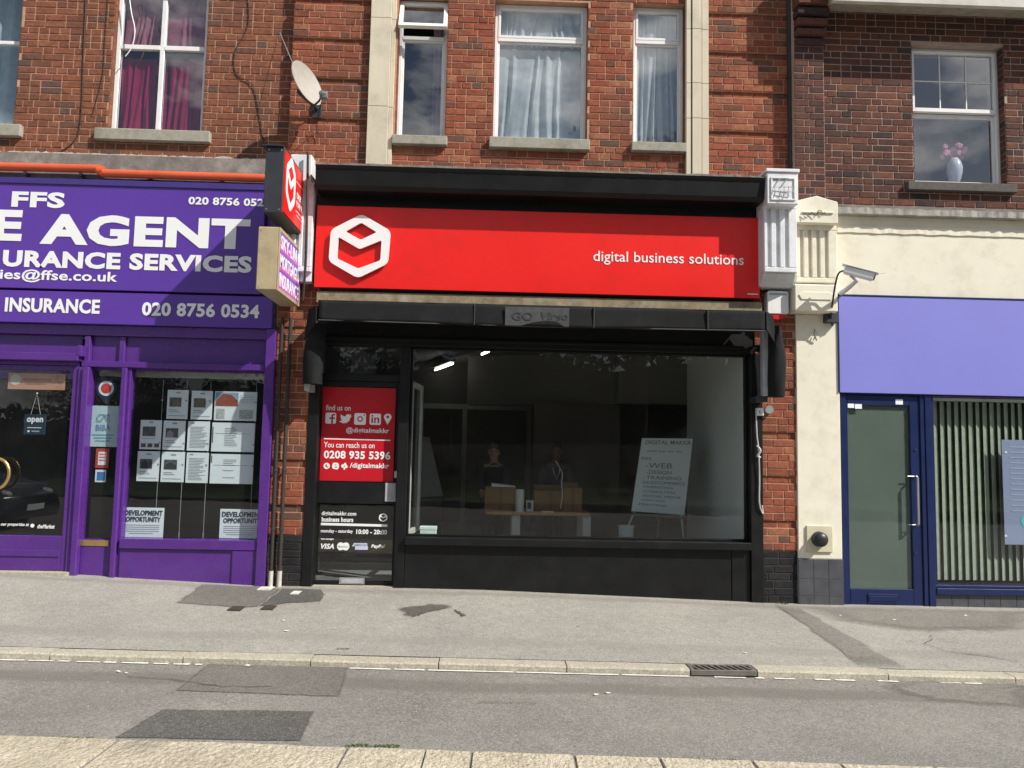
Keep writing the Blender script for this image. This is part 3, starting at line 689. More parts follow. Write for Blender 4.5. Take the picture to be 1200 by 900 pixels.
# weeds and grass tufts
M_LEAF = mat('weed_leaf', (.10, .15, .05), .6, .4, 30)
def tuft(px, py, road_, h, n, label, spread=.06, seed=0, flat=0.6):
    r = random.Random(seed); P = gpt(px, py, road_)
    m = MB()
    for _ in range(n):
        a = r.uniform(0, 6.28); b = Vector((P.x+r.uniform(-1, 1)*spread, P.y+r.uniform(-.3, .3)*min(spread, .04), P.z)); l = h*r.uniform(.5, 1.1)
        d = Vector((math.cos(a)*flat, math.sin(a)*flat, 1)).normalized(); wv = d.cross(Vector((math.sin(a), -math.cos(a), .2))).normalized()*.004
        vs = []
        for k in range(4):
            t = k/3; q = b+d*l*t+Vector((0, 0, -l*.35*t*t)); ww = wv*(1-t*.9)*(1.4 if k == 1 else 1); vs += [q-ww, q+ww]
        m.add(vs, [(0, 1, 3, 2), (2, 3, 5, 4), (4, 5, 7, 6)])
    o = m.build('weed', M_LEAF, None, P); o.location = P
    tag(o, label, 'weed')
tuft(897, 703, False, .11, 34, 'spindly green weed growing at the foot of the right black jamb', .07, 1, .9)
tuft(1006-90, 708, False, .05, 14, 'small dry weed beside the black-painted base of the right pier', .06, 2)
tuft(402, 761, False, .02, 30, 'flat moss tuft on the back edge of the kerb stones', .04, 3)
tuft(82, 866, True, .025, 60, 'grass tuft in the slab joint at the lower left corner', .12, 4)
tuft(436, 875, True, .03, 90, 'long grass tuft along the slab edge, middle of the foreground', .14, 5)
tuft(842, 893, True, .03, 60, 'sparse grass tuft at the slab edge toward the right', .1, 6)

# ================================================================== UPPER FLOORS
YL, YC, YR = .35, .25, .20        # brick faces: left, middle, right building
def upvc_window(T, name, outer, Y, parts, t=.05, sill=None, room=True, glassm=None, label=None):
    """outer=(x0,x1,z0,z1); parts: list of ('pane',x0,x1,z0,z1) plus bars"""
    x0, x1, z0, z1 = outer
    f = T.part(name, frame_mb(x0, x1, z0, z1, Y, Y+.06, t), M_UPVC, bevel=.004, label=label)
    return f
# ---- left building
def z_of(px, py, Y): return unp(px, py, Y).z
T = Thing('brick_building', 'brown brick upper storey with white window above the purple agency', 'building', (unp(160, 160, YL).x, YL, z_of(160, 184, YL)))
BL = T
xl0, xl1 = unp(-70, 90, YL).x, unp(343, 90, YL).x+.03
zl0 = z_of(160, 184, YL); zl1 = 6.75
wl2 = rc(132, -42, 242, 154, YL); wl1 = rc(-90, -42, 23, 146, YL)
w1 = (wl2[0], wl2[1], wl2[2], 6.45); w0 = (wl1[0], wl1[1], wl1[2], 6.45)
mb = MB(); wall_holes(mb, xl0, xl1, zl0, zl1, YL+.006, YL+.3, [w0, w1])
wl = T.part('wall', mb, M_MORT_L)
random.seed(21); place_bricks(T, lay(xl0, xl1, zl0, zl1, YL, 'brown', [w0, w1], hp=.52), wl)
Yw = YL+.07
def win_bars(T, f, glassmb, Yw, mull=(), trans=(), bw=.05):
    pass
# main window
x0, x1, z0, z1 = w1
f = T.part('window', frame_mb(x0+.005, x1-.005, z0+.005, z1, Yw, Yw+.06, .045), M_UPVC, bevel=.004)
xm = unp(190, 60, Yw).x; zt = z_of(190, 56, Yw)
T.part('mullion', MB().box(xm-.025, xm+.025, Yw+.002, Yw+.055, z0+.05, z1), M_UPVC, f, .004)
for a, b in ((x0+.05, xm-.025), (xm+.025, x1-.05)):
    T.part('transom', MB().box(a, b, Yw-.002, Yw+.05, zt-.026, zt+.026), M_UPVC, f, .004)
    T.part('pane', MB().box(a, b, Yw+.03, Yw+.036, z0+.05, zt-.026), M_GLASSU, f)
    T.part('pane', MB().box(a, b, Yw+.03, Yw+.036, zt+.026, z1-.04), M_GLASSU, f)
for xa in (x0+.03, xm+.008): T.part('gasket', MB().box(xa+.015, xa+.02, Yw+.022, Yw+.03, z0+.05, zt-.03), M_INK, f)
s_ = rc(110, 153, 246, 165, YL-.05)
T.part('sill', MB().box(s_[0], s_[1], YL-.06, YL+.08, s_[2], w1[2]), M_CONC, bevel=.008)
# partly seen window on far left
x0, x1, z0, z1 = w0
f = T.part('window', frame_mb(x0, x1-.005, z0+.005, z1, Yw, Yw+.06, .035), M_UPVC, bevel=.004)
zt = z_of(10, 50, Yw); T.part('transom', MB().box(x0+.05, x1-.03, Yw-.002, Yw+.05, zt-.02, zt+.02), M_UPVC, f, .004)
T.part('pane', MB().box(x0+.05, x1-.04, Yw+.03, Yw+.036, z0+.04, zt-.02), M_GLASSU, f)
T.part('pane', MB().box(x0+.05, x1-.04, Yw+.03, Yw+.036, zt+.02, z1-.04), M_GLASSU, f)
s_ = rc(-90, 147, 24, 158, YL-.05); T.part('sill', MB().box(s_[0], s_[1], YL-.06, YL+.08, s_[2], w0[2]), M_CONC, bevel=.008)
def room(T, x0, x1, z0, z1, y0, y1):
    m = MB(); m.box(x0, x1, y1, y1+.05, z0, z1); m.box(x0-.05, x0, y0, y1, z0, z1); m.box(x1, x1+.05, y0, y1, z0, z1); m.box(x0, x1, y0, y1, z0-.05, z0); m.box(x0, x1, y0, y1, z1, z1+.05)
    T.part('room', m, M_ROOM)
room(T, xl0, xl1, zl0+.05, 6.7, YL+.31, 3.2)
# curtains
M_CRED = cloth('magenta_velvet', (.46, .025, .095), .25); M_CNET = cloth('white_net', (.86, .90, .90), .35, .93); M_CPINK = cloth('pink_lace', (.62, .22, .28), .4); M_CPALE = cloth('pale_blue_curtain', (.72, .84, .86), .35); M_CROSE = cloth('dusty_pink_curtain', (.45, .30, .36), .4)
def curtain(name, label, px, Y, m, **k):
    x0, x1, z0, z1 = px; c = ((x0+x1)/2, Y, z0)
    o = curtain_mb(x0, x1, z0, z1, Y, **k).build(name, m, None, c); o.location = c
    tag(o, label, 'curtain'); return o
zt2 = 6.4
a = w1
curtain('curtain', 'magenta curtain behind the lower left pane of the window above the purple shop', (a[0]+.03, a[0]+.54, a[2]+.02, z_of(190, 61, YL)), YL+.17, M_CRED, amp=.03, folds=5, seed=2)
curtain('curtain', 'magenta curtain behind the lower right pane of the window above the purple shop', (a[0]+.55, a[1]-.03, a[2]+.02, z_of(190, 61, YL)), YL+.17, M_CRED, amp=.03, folds=4, seed=5)
curtain('pelmet', 'gathered pink lace pelmet across the top of the window above the purple shop', (a[0]+.02, a[1]-.02, z_of(190, 47, YL), zt2), YL+.165, M_CPINK, amp=.02, folds=11, seed=3)
b_ = rc(-80, 0, 22, 146, YL+.2)
curtain('curtain', 'pale blue curtain in the window cut by the left edge', (b_[0], b_[1]-.0, w0[2]+.02, zt2), YL+.22, M_CPALE, amp=.04, folds=6, seed=9)

# ledge under brick (render + flashing) behind the orange pipe
lg = rc(-70, 184, 343, 213, .1)
L_ = Thing('shopfront_ledge', 'weathered grey flashing ledge between brown brick and purple fascia', 'ledge', ((lg[0]+lg[1])/2, .1, lg[2]))
m = MB(); m.hexa([(lg[0], 0.0, lg[2]-.03), (lg[1], 0.0, lg[2]-.03), (lg[1], YL+.25, lg[2]-.03), (lg[0], YL+.25, lg[2]-.03), (lg[0], .04, zl0-.10), (lg[1], .04, zl0-.10), (lg[1], YL+.25, zl0), (lg[0], YL+.25, zl0)])
L_.part('ledge', m, M_LEAD)
m = ragged(lg[0], lg[1], YL-.03, YL+.004, zl0-.012, zl0+.014, .022, .012, seed=4)
L_.part('mortar_fillet', m, mat('pale_mortar_fillet', (.52, .48, .42), .9, .3, 25, .6))
# orange pipe: two lengths with a collar
yp = -.06; T = Thing('orange_pipe', 'long orange pipe in two lengths running above the purple fascia', 'pipe', unp(150, 202, yp)[:])
p0, p1, p2, p3 = unp(-70, 193.5, yp), unp(118, 198, yp), unp(119, 203, yp), unp(312, 209, yp)
T.part('pipe_length', MB().cyl(p0, p1, .042, n=18), M_ORPIPE); T.part('pipe_length', MB().cyl(p2, p3, .042, n=18), M_ORPIPE)
T.part('collar', MB().cyl((p1+p2)/2-Vector((.03, 0, 0)), (p1+p2)/2+Vector((.03, 0, 0)), .05, n=18), M_ORPIPE)
for px in (30, 95, 175, 260):
    q = unp(px, 199+.02*(px-100), yp); T.part('bracket', MB().box(q.x-.012, q.x+.012, yp-.02, .06, q.z-.065, q.z-.035), M_DARKMETAL)
def cable(label, pts, r, m, cat='cable', name='cable', grp=None):
    P = [unp(x, y, Y) for x, y, Y in pts]; Q = []
    for i in range(len(P)-1):
        a = P[max(i-1, 0)]; b = P[i]; c = P[i+1]; d = P[min(i+2, len(P)-1)]
        for k in range(6):
            t = k/6; Q.append(.5*((2*b)+(c-a)*t+(2*a-5*b+4*c-d)*t*t+(3*b-a-3*c+d)*t**3))
    Q.append(P[-1]); c = P[0]
    o = MB().tube(Q, r, 6).build(name, m, None, c); o.location = c; tag(o, label, cat, grp); return o
cable('thin black cable running down the brown brick left of the white window', [(101, -8, YL-.01), (98, 60, YL-.01), (96, 120, YL-.01), (92, 155, YL-.01), (80, 172, YL-.01), (62, 181, YL-.02)], .006, M_CABLE)
cable('faint dark cable close to the left frame of the white window', [(127, -8, YL-.01), (123, 50, YL-.01), (120, 90, YL-.01), (108, 135, YL-.01)], .004, M_CABLE)
cable('wavy dark cable on the brick between white window and satellite dish', [(290, -8, YL-.01), (291, 28, YL-.01), (276, 60, YL-.01), (277, 86, YL-.01), (296, 100, YL-.01), (303, 128, YL-.01), (309, 168, YL-.01)], .0055, M_CABLE)
cable('loose white cable hanging in front of the window above the purple shop', [(151, -8, YL-.02), (154, 15, YL-.02), (158, 35, YL-.03), (155, 54, YL-.02), (147, 66, YL-.02)], .006, M_PLASTIC)
cable('tangled black cables sagging along the ledge above the purple fascia', [(-5, 207, -.02), (25, 213, -.03), (60, 214, -.02), (100, 210, -.03), (130, 215, -.02), (175, 211, -.03), (210, 216, -.02), (300, 217, -.02)], .009, M_CABLE)
cable('stay wire from the brick down to the rim of the satellite dish', [(328, 38, .34), (343, 74, .05)], .003, M_GREYMETAL, 'wire', 'wire')

def reveals(T, hs, Y, kind, dep=.075):
    mb = MB()
    for (a, b, c, d) in hs:
        z = c
        while z < d:
            for x0, x1 in ((a-.002, a+.0035), (b-.0035, b+.002)): mb.box(x0, x1, Y+.004, Y+dep, z+.004, min(z+.071, d))
            z += .075
    o = T.part('brick_reveal', mb, BM[kind][1]); o['kind'] = 'stuff'
reveals(BL, [w1, w0], YL, 'brown', .068)
# ---- middle building
T = Thing('brick_building', 'orange brick building with two stone strips above the red sign', 'building', (unp(632, 190, YC).x, YC, z_of(632, 196, YC)))
BC = T
xa, xb = unp(341, 90, YC).x, unp(926, 90, YC).x; zc0 = z_of(632, 200, YC)-.1; zc1 = 6.75
xs1 = (unp(433, 95, YC).x, unp(462, 95, YC).x); xs2 = (unp(803, 95, YC).x, unp(829, 95, YC).x)
wA = rc(466, -40, 524, 161, YC); wB = rc(579, -40, 689, 164, YC); wC = rc(742, -40, 803, 169, YC)
holes = []
for q, zt in ((wA, z_of(495, -4, YC)), (wB, z_of(634, 1, YC)), (wC, z_of(772, 4, YC))): holes.append((q[0], q[1], q[2], zt))
wA, wB, wC = holes
sholes = [(xs1[0], xs1[1], 0, 9), (xs2[0], xs2[1], 0, 9)]
mb = MB(); wall_holes(mb, xa, xb, zc0, zc1, YC+.034, YC+.3, holes); wl = T.part('wall', mb, M_MORT_C)
mb = MB(); gro = [z_of(390, y, YC) for y in (-1, 48, 97, 145)] ; gro = [gro[1]+.45, gro[1], gro[1]-.45, gro[1]-.9]
zr = gro[1]-.0375-.075*30
# mortar skin just behind the proud brick faces, left open at the recessed courses
zc0k = zr+.075*math.ceil((zc0-zr)/.075)
zz = sorted([zc0]+[v for g_ in gro for v in (g_-.0375, g_+.0375)]+[zc1])
quo = [(xa, xs1[0]), (xs2[1], xb)]
for i in range(0, len(zz), 2):
    for q0, q1 in quo: mb.box(q0, q1, YC+.006, YC+.034, zz[i], zz[i+1])
wall_holes(mb, xs1[1], xs2[0], zc0, zc1, YC+.006, YC+.034, holes)
T.part('mortar', mb, M_MORT_C)
random.seed(5)
bs = []
for q0, q1 in quo: bs += lay(q0, q1, zc0, zc1, YC, 'orange', [], gro, .4, zref=zr)
bs += lay(xs1[1], xs2[0], zc0, zc1, YC, 'orange', holes, (), .5, zref=zr)
place_bricks(T, bs, wl)
def stone_strip(x0, x1, groov, joints):
    m = MB(); zs = [zc0]+joints+[zc1]
    for i in range(len(zs)-1):
        b = MB()
        if groov:
            e = [x0, x0+.055, x0+.063, x0+.165, x0+.173, x1]
            b.box(e[0], e[1], YC-.05, YC+.03, zs[i]+.002, zs[i+1]-.002); b.box(e[2], e[3], YC-.062, YC+.03, zs[i]+.002, zs[i+1]-.002); b.box(e[4], e[5], YC-.05, YC+.03, zs[i]+.002, zs[i+1]-.002)
            b.box(e[1], e[2], YC-.02, YC+.03, zs[i]+.002, zs[i+1]-.002); b.box(e[3], e[4], YC-.02, YC+.03, zs[i]+.002, zs[i+1]-.002)
        else:
            b.box(x0, x1-.045, YC-.06, YC+.03, zs[i]+.002, zs[i+1]-.002); b.box(x1-.043, x1, YC-.03, YC+.03, zs[i]+.002, zs[i+1]-.002)
        T.part('stone_block', b, M_STONE, bevel=.003)
stone_strip(*xs1, False, [z_of(447, 127, YC), z_of(449, 24, YC)]); stone_strip(*xs2, True, [z_of(815, 141, YC), z_of(815, 100, YC), z_of(815, 37, YC)])
Yw = YC+.09
reveals(BC, holes, YC, 'orange', .085)
def cwin(q, split_px, cx, openlight=False, glassm=M_GLASSU, fr=.035):
    x0, x1, z0, z1 = q[0]+.004, q[1]-.004, q[2]+.003, q[3]-.003
    f = T.part('window', frame_mb(x0, x1, z0, z1, Yw, Yw+.06, fr), M_UPVC, bevel=.004)
    zt = z_of(cx, split_px, Yw)
    T.part('transom', MB().box(x0+fr, x1-fr, Yw-.004, Yw+.05, zt-.02, zt+.02), M_UPVC, f, .003)
    T.part('sash', frame_mb(x0+fr, x1-fr, z0+fr, zt-.02, Yw+.012, Yw+.05, .022), M_UPVC, f, .003)
    T.part('pane', MB().box(x0+fr+.01, x1-fr-.01, Yw+.03, Yw+.036, z0+fr+.01, zt-.03), glassm, f)
    if not openlight:
        T.part('sash', frame_mb(x0+fr, x1-fr, zt+.02, z1-fr, Yw-.006, Yw+.05, .03), M_UPVC, f, .003)
        T.part('pane', MB().box(x0+fr+.02, x1-fr-.02, Yw+.02, Yw+.026, zt+.03, z1-fr-.02), glassm, f)
    else:
        # top-hung light swung outward
        h = z1-zt-.03; ang = R_(22); c, s_ = math.cos(ang), math.sin(ang)
        def tilt(mbx):
            mbx.v = [(x, Yw-.01-(z1-z)*s_+(y-Yw)*c, z1-(z1-z)*c-(y-Yw)*s_) for x, y, z in mbx.v]; return mbx
        T.part('open_sash', tilt(frame_mb(x0, x1, z1-h, z1-.01, Yw, Yw+.045, .045)), M_UPVC, f, .003)
        T.part('pane', tilt(MB().box(x0+.04, x1-.04, Yw+.02, Yw+.026, z1-h+.04, z1-.05)), glassm, f)
        T.part('stay', MB().tube([(x1-.03, Yw+.01, zt+.05), (x1-.03, Yw-.14, zt+.10)], .006), M_GREYMETAL, f)
    return f
cwin(wA, 45, 495, True); cwin(wB, 48, 634); cwin(wC, 50, 772)
for q, s_ in ((wA, rc(459, 161, 524, 170, YC-.05)), (wB, rc(573, 164, 691, 175, YC-.05)), (wC, rc(740, 168, 804, 178, YC-.05))):
    T.part('sill', MB().box(s_[0], s_[1] if s_[1] < xs2[0]-.003 or q is not wC else xs2[0]-.003, YC-.065, YC+.09, s_[2]+.005, q[2]), M_CONC, bevel=.007)
    if q is wA: pass
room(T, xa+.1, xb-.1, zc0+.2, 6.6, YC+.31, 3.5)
curtain('curtain', 'white net curtain with scalloped hem in the wide middle window', (wB[0]+.02, wB[1]-.04, wB[2]+.05, z_of(634, 50, YC)), YC+.17, M_CNET, amp=.022, folds=6, seed=4)
curtain('curtain', 'gathered white net in the top light of the wide middle window', (wB[0]+.05, wB[1]-.05, z_of(634, 45, YC), wB[3]-.02), YC+.17, M_CNET, amp=.02, folds=9, seed=6)
curtain('curtain', 'white net curtain in the narrow window beside the right stone strip', (wC[0]+.03, wC[1]-.04, wC[2]+.05, wC[3]-.02), YC+.17, M_CNET, amp=.025, folds=6, seed=8)
curtain('curtain', 'thin dusty pink curtain at the right side of the tilted-open window', (wA[1]-.17, wA[1]-.04, wA[2]+.05, wA[3]-.06), YC+.24, M_CROSE, amp=.02, folds=3, seed=7)
# dark downpipe gap between middle and right buildings
T = Thing('downpipe', 'black downpipe in the dark gap between orange and plum brick', 'pipe', unp(928, 190, YC)[:])
xg = unp(928, 100, YR).x
T.part('pipe', MB().cyl((xg-.005, YC-.02, 3.9), (xg-.005, YC-.02, 6.7), .033, n=14), M_CABLE)
for z in (4.6, 5.6): T.part('clip', MB().cyl((xg-.005, YC-.02, z-.02), (xg-.005, YC-.02, z+.02), .04, n=14), M_CABLE)

# ---- right building
YP = .12      # its pilaster face
T = Thing('brick_building', 'plum brick upper storey with sash window and pale eaves at right', 'building', (unp(1080, 240, YR).x, YR, z_of(1080, 246, YR)))
BR = T
xp0, xp1 = unp(931, 120, YP).x, unp(966, 120, YP).x; xr1 = 6.35; zr0 = z_of(1090, 250, YR); zr1 = 6.7; zp0 = z_of(948, 235, YP)
wv_ = rc(1070, 53, 1178, 216, YR)
mb = MB(); wall_holes(mb, xp1, xr1, zr0, zr1, YR+.006, YR+.3, [wv_]); mb.box(xp0+.002, xp1, YP+.006, YR+.3, zp0-.2, zr1); wl = T.part('wall', mb, M_MORT_R)
random.seed(8)
bs = lay(xp1+.004, xr1, zr0, zr1, YR, 'plum', [wv_], (), .45)
# pilaster: alternate courses of one-and-a-half bricks
zq = zr0; k = 0; pw = xp1-xp0
while zq-.075 > zp0-.25: zq -= .075
while zq < zr1:
    cut = pw/3 if k % 4 == 0 else (pw*2/3 if k % 4 == 2 else pw/2)
    cs = [0, cut, pw] if k % 2 else [0, pw/3, 2*pw/3, pw]
    if k % 2 and k % 4 == 3: cs = [0, pw/2, pw]
    for a, b in zip(cs[:-1], cs[1:]): bs.append((xp0+(a+b)/2, zq+.0375, b-a-.0095, .0655, YP+random.uniform(-.0015, .0015), 'plum'))
    zq += .075; k += 1
place_bricks(T, bs, wl)
# brick returns of pilaster sides are the mortar box, capped by the corbel
for i in range(5):
    zt = z_of(952, 54-i*10, YP); d_ = .035+.035*i
    T.part('corbel_course', MB().box(xp0+.02-.008*i, xp1+.005*i, YP-d_, YP+.01, zt, zt+.07 if i < 4 else zt+.5), BM['plum'][0], bevel=.004)
reveals(BR, [wv_], YR, 'plum', .095)
# sash window
x0, x1, z0, z1 = wv_; Yw = YR+.10
f = T.part('window', frame_mb(x0+.004, x1-.004, z0+.004, z1, Yw, Yw+.07, .035), M_UPVC, bevel=.004)
zm = z_of(1124, 131, Yw)
T.part('upper_sash', frame_mb(x0+.04, x1-.04, zm-.02, z1-.035, Yw-.02, Yw+.03, .03, tb=.045), M_UPVC, f, .003)
T.part('lower_sash', frame_mb(x0+.04, x1-.04, z0+.04, zm-.022, Yw+.032, Yw+.065, .03, tb=.035, tt=.05), M_UPVC, f, .003)
T.part('pane', MB().box(x0+.06, x1-.06, Yw+.008, Yw+.013, zm, z1-.05), M_GLASSU, f)
T.part('pane', MB().box(x0+.06, x1-.06, Yw+.045, Yw+.05, z0+.06, zm-.04), M_GLASSU, f)
gx0, gx1, gz0, gz1 = x0+.07, x1-.07, zm+.025, z1-.065
zmid = (gz0+gz1)/2
for k in (1, 2): T.part('glazing_bar', MB().box(gx0+(gx1-gx0)*k/3-.006, gx0+(gx1-gx0)*k/3+.006, Yw, Yw+.007, gz0, gz1), M_UPVC, f)
for k in range(3): T.part('glazing_bar', MB().box(gx0+(gx1-gx0)*k/3+.008, gx0+(gx1-gx0)*(k+1)/3-.008, Yw+.001, Yw+.007, zmid-.006, zmid+.006), M_UPVC, f)
s_ = rc(1064, 217, 1192, 224, YR-.05); T.part('sill', MB().box(s_[0], s_[1], YR-.06, YR+.1, s_[2], z0+.002), mat('dark_sill', (.10, .09, .08), .9, .3, 20, .5), bevel=.006)
# soldier course over the window line
zs0 = z_of(1090, 43, YR); k = 0; x = xp1+.01
# eaves slab
ze = z_of(1080, 17, YR)
EP = .38; zef = z_of(1080, 4, YR-EP); zew = z_of(1080, 17, YR)
def bar_profile(prof, x0, x1):
    n = len(prof); m = MB(); m.add([(x0, a, b) for a, b in prof]+[(x1, a, b) for a, b in prof], [tuple(range(n)), tuple(range(2*n-1, n-1, -1))]+[(i, n+i, n+(i+1) % n, (i+1) % n) for i in range(n)]); return m
T.part('eaves_board', bar_profile([(YR-EP, zef), (YR-EP, zef+.5), (YR-EP+.04, zef+.5), (YR-EP+.04, zef-.01)], xp1-.02, xr1+.5), mat('eaves_pale_paint', (.55, .53, .49), .7, .12, 6, .2, 40, dirt=(.3, .27, .22), dirt_amt=.5))
T.part('eaves_moulding', bar_profile([(YR-EP+.042, zef+.0), (YR-EP+.042, zef+.3), (YR+.004, zef+.3), (YR+.004, zew), (YR-.03, zew), (YR-.06, zew-.03), (YR-.2, zef+.06), (YR-.24, zef+.02)], xp1-.015, xr1+.5), mat('soffit_board', (.34, .30, .24), .85, .3, 9, .3, 40))
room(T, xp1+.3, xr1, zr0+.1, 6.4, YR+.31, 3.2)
curtain('curtain', 'thin white curtain at the left inside the sash window', (x0+.02, x0+.10, z0+.05, zm), YR+.28, M_CNET, amp=.015, folds=2, seed=12)
# vase with pink flowers
vp = unp(1119, 214, YR+.26); Tv = Thing('flower_vase', 'white vase of pink flowers on the sill inside the sash window', 'vase', vp[:])
Tv.part('vase', MB().lathe(vp, [(0, 0), (.045, 0), (.062, .03), (.082, .12), (.084, .17), (.068, .235), (.042, .275), (.038, .28), (.03, .27), (.0, .2)], 20), mat('vase_glaze', (.72, .72, .78), .25))
fb = MB(); rr = random.Random(2)
for k in range(26):
    c = vp+Vector((rr.uniform(-.125, .125), rr.uniform(-.06, .06), .37+rr.uniform(-.06, .06)))
    for j in range(5):
        a = j*1.257+rr.uniform(0, 1); fb.ball(c+Vector((math.cos(a)*.016, 0, math.sin(a)*.016)), .016, .012, .016, 6, 4)
Tv.part('petals', fb, mat('pink_petal', (.72, .22, .42), .6, .3, 40))
st = MB()
for k in range(9): a = k*.7; st.tube([vp+Vector((0, 0, .27)), vp+Vector((math.cos(a)*.06, math.sin(a)*.03, .36))], .004, 5)
Tv.part('stems', st, M_LEAF)

# brick piers between the shops
def pier(label, q, zb0, zsplit, Y=0.0, gro=(), seed=1):
    x0, x1, _, z1 = q
    T = Thing('brick_pier', label, 'brick pier', ((x0+x1)/2, Y, zb0))
    T2 = T
    m = MB(); m.box(x0, x1, Y+.026, Y+.3, zb0-.1, z1)
    k = 0
    while zsplit+k*.075 < z1:
        if k % 6 != 3: m.box(x0, x1, Y+.006, Y+.027, zsplit+k*.075, min(z1, zsplit+(k+1)*.075))
        k += 1
    wl = T.part('core', m, M_MORT_C); random.seed(seed)
    m = MB(); m.box(x0-.001, x1+.001, Y+.003, Y+.31, zb0-.12, zsplit-.004); T.part('painted_base', m, M_MORT_K)
    zr = zsplit
    zk = zsplit-.075*math.floor((zsplit-zb0+.05)/.075)
    bs = lay(x0, x1, zsplit, z1, Y, 'orange', [], (), .4, zref=zr)
    bs = [(b[0], b[1], b[2], b[3], b[4]+(.02 if abs(round((b[1]-zr)/.075-.5) % 6-3) < .5 else 0), b[5]) for b in bs]
    bs += [(b[0], b[1], b[2], b[3], b[4]+.0, 'black') for b in lay(x0, x1, zk, zsplit, Y-.002, 'black', [], (), .3, zref=zk)]
    place_bricks(T, bs, wl); return T
q1 = rc(320, 348, 366, 690, 0.0); PL = pier('narrow brick pier between the purple shop and the black shop door', (q1[0]-.02, q1[1], 0, z_of(345, 205, 0)), gz(-1.9, 0), z_of(345, 627, 0), seed=4)
q2 = rc(886, 340, 934, 706, 0.0); PR = pier('narrow brick pier between the black shop and the cream pilaster', (q2[0], q2[1], 0, z_of(910, 240, 0)), gz(3, 0), z_of(912, 645, 0), seed=9)

# ================================================================== BLACK SHOPFRONT (middle)
YF = 0.02          # frame face
YD = .13           # door and glass plane
zb = lambda x: gz(x, 0)
T = Thing('black_shopfront', 'black painted shopfront with glazed door and one wide display window', 'shopfront', (.4, YF, zb(.4)))
SF = T
fx0, fx1, fz0, fz1 = rc(369, 201, 896, 225, -.36)
mb = MB(); prof = [(-.34, fz0+.02), (-.36, fz1-.03), (-.38, fz1), (.22, fz1+.04), (.22, fz0-.02), (-.30, fz0-.02)]
n = len(prof); mb.add([(fx0, p[0], p[1]) for p in prof]+[(fx1, p[0], p[1]) for p in prof], [tuple(range(n-1, -1, -1)), tuple(range(n, 2*n))]+[(i, (i+1) % n, n+(i+1) % n, n+i) for i in range(n)])
T.part('cornice', mb, M_BLACK, bevel=.004)
mb = ragged(fx0, fx1, -.385, -.30, fz1-.002, fz1+.018, .010, .006, seed=9)
mb.add([(fx0, -.31, fz1+.015), (fx1, -.31, fz1+.015), (fx1, YC+.02, fz1+.052), (fx0, YC+.02, fz1+.052)], [(0, 1, 2, 3)])
T.part('flashing', mb, M_LEAD)
a = rc(371, 224, 891, 252, -.08); b = rc(368, 340, 893, 358, -.05)
T.part('fascia_board', MB().box(a[0], a[1], -.08, .2, b[3]-.02, fz0-.01), M_BLACK, bevel=.003)
bx = rc(368, 345, 893, 361, -.10); mb = MB()
mb.box(bx[0]+.02, bx[1], -.10, .1, bx[2], bx[3]-.022)
T.part('timber_beam', mb, M_BEAM, bevel=.006)
hb = rc(366, 360, 893, 412, YF)
xL, xR = rc(360, 400, 893, 690, YF)[:2]
# head, jambs, mullion, sill, riser
hd = rc(376, 380, 880, 409, YF)
T.part('head_board', MB().box(xL, xR, YF+.0, YF+.16, hd[2], bx[2]-.002), M_BLACK, bevel=.004)
T.part('head_moulding', MB().box(xL+.09, xR-.09, YF-.03, YF-.002, hd[2]+.05, hd[2]+.08), M_BLACK, bevel=.003)
jl = rc(359, 409, 371, 690, YF); jr = rc(879, 409, 893, 706, YF); mu = rc(465, 409, 477, 690, YF)
T.part('jamb', MB().box(jl[0], jl[1], YF-.03, YF+.16, zb(-1.8)-.05, hd[2]-.002), M_BLACK, bevel=.004)
T.part('jamb', MB().box(jr[0], jr[1], YF-.03, YF+.16, zb(2.7)-.05, hd[2]-.002), M_BLACK, bevel=.004)
T.part('mullion', MB().box(mu[0], mu[1], YF, YF+.16, zb(-.8)-.02, hd[2]-.002), M_BLACK, bevel=.004)
gl = rc(477, 410, 878, 634, YD); si = rc(476, 633, 880, 642, YF-.04)
T.part('window_sill', MB().box(mu[1]+.002, jr[0]-.002, YF-.05, YF+.17, si[2], si[3]), M_BLACK, bevel=.006)
rb = (mu[1]+.002, jr[0]-.002)
xs = rc(858, 640, 858, 700, YF)[0]; xmid = rc(771, 640, 771, 700, YF)[0]
T.part('stall_riser', MB().box(rb[0], xs-.002, YF+.01, YF+.15, zb(.5)-.12, si[2]-.002), M_BLACK, bevel=.004)
T.part('stall_riser', MB().box(xs, rb[1], YF+.002, YF+.15, zb(2.6)-.12, si[2]-.002), M_BLACK, bevel=.004)
T.part('skirting', MB().box(rb[0], rb[1], YF-.012, YF+.009, zb(1.5)-.12, zb(1.5)+.02), M_BLACK, bevel=.004) if False else None
gf = frame_mb(rb[0], rb[1], si[3]+.001, hd[2]-.003, YD-.03, YD+.03, .02)
T.part('window_bead', gf, M_BLACK, bevel=.003)
T.part('pane', MB().box(rb[0]+.018, rb[1]-.018, YD, YD+.008, si[3]+.018, hd[2]-.02), M_GLASS)
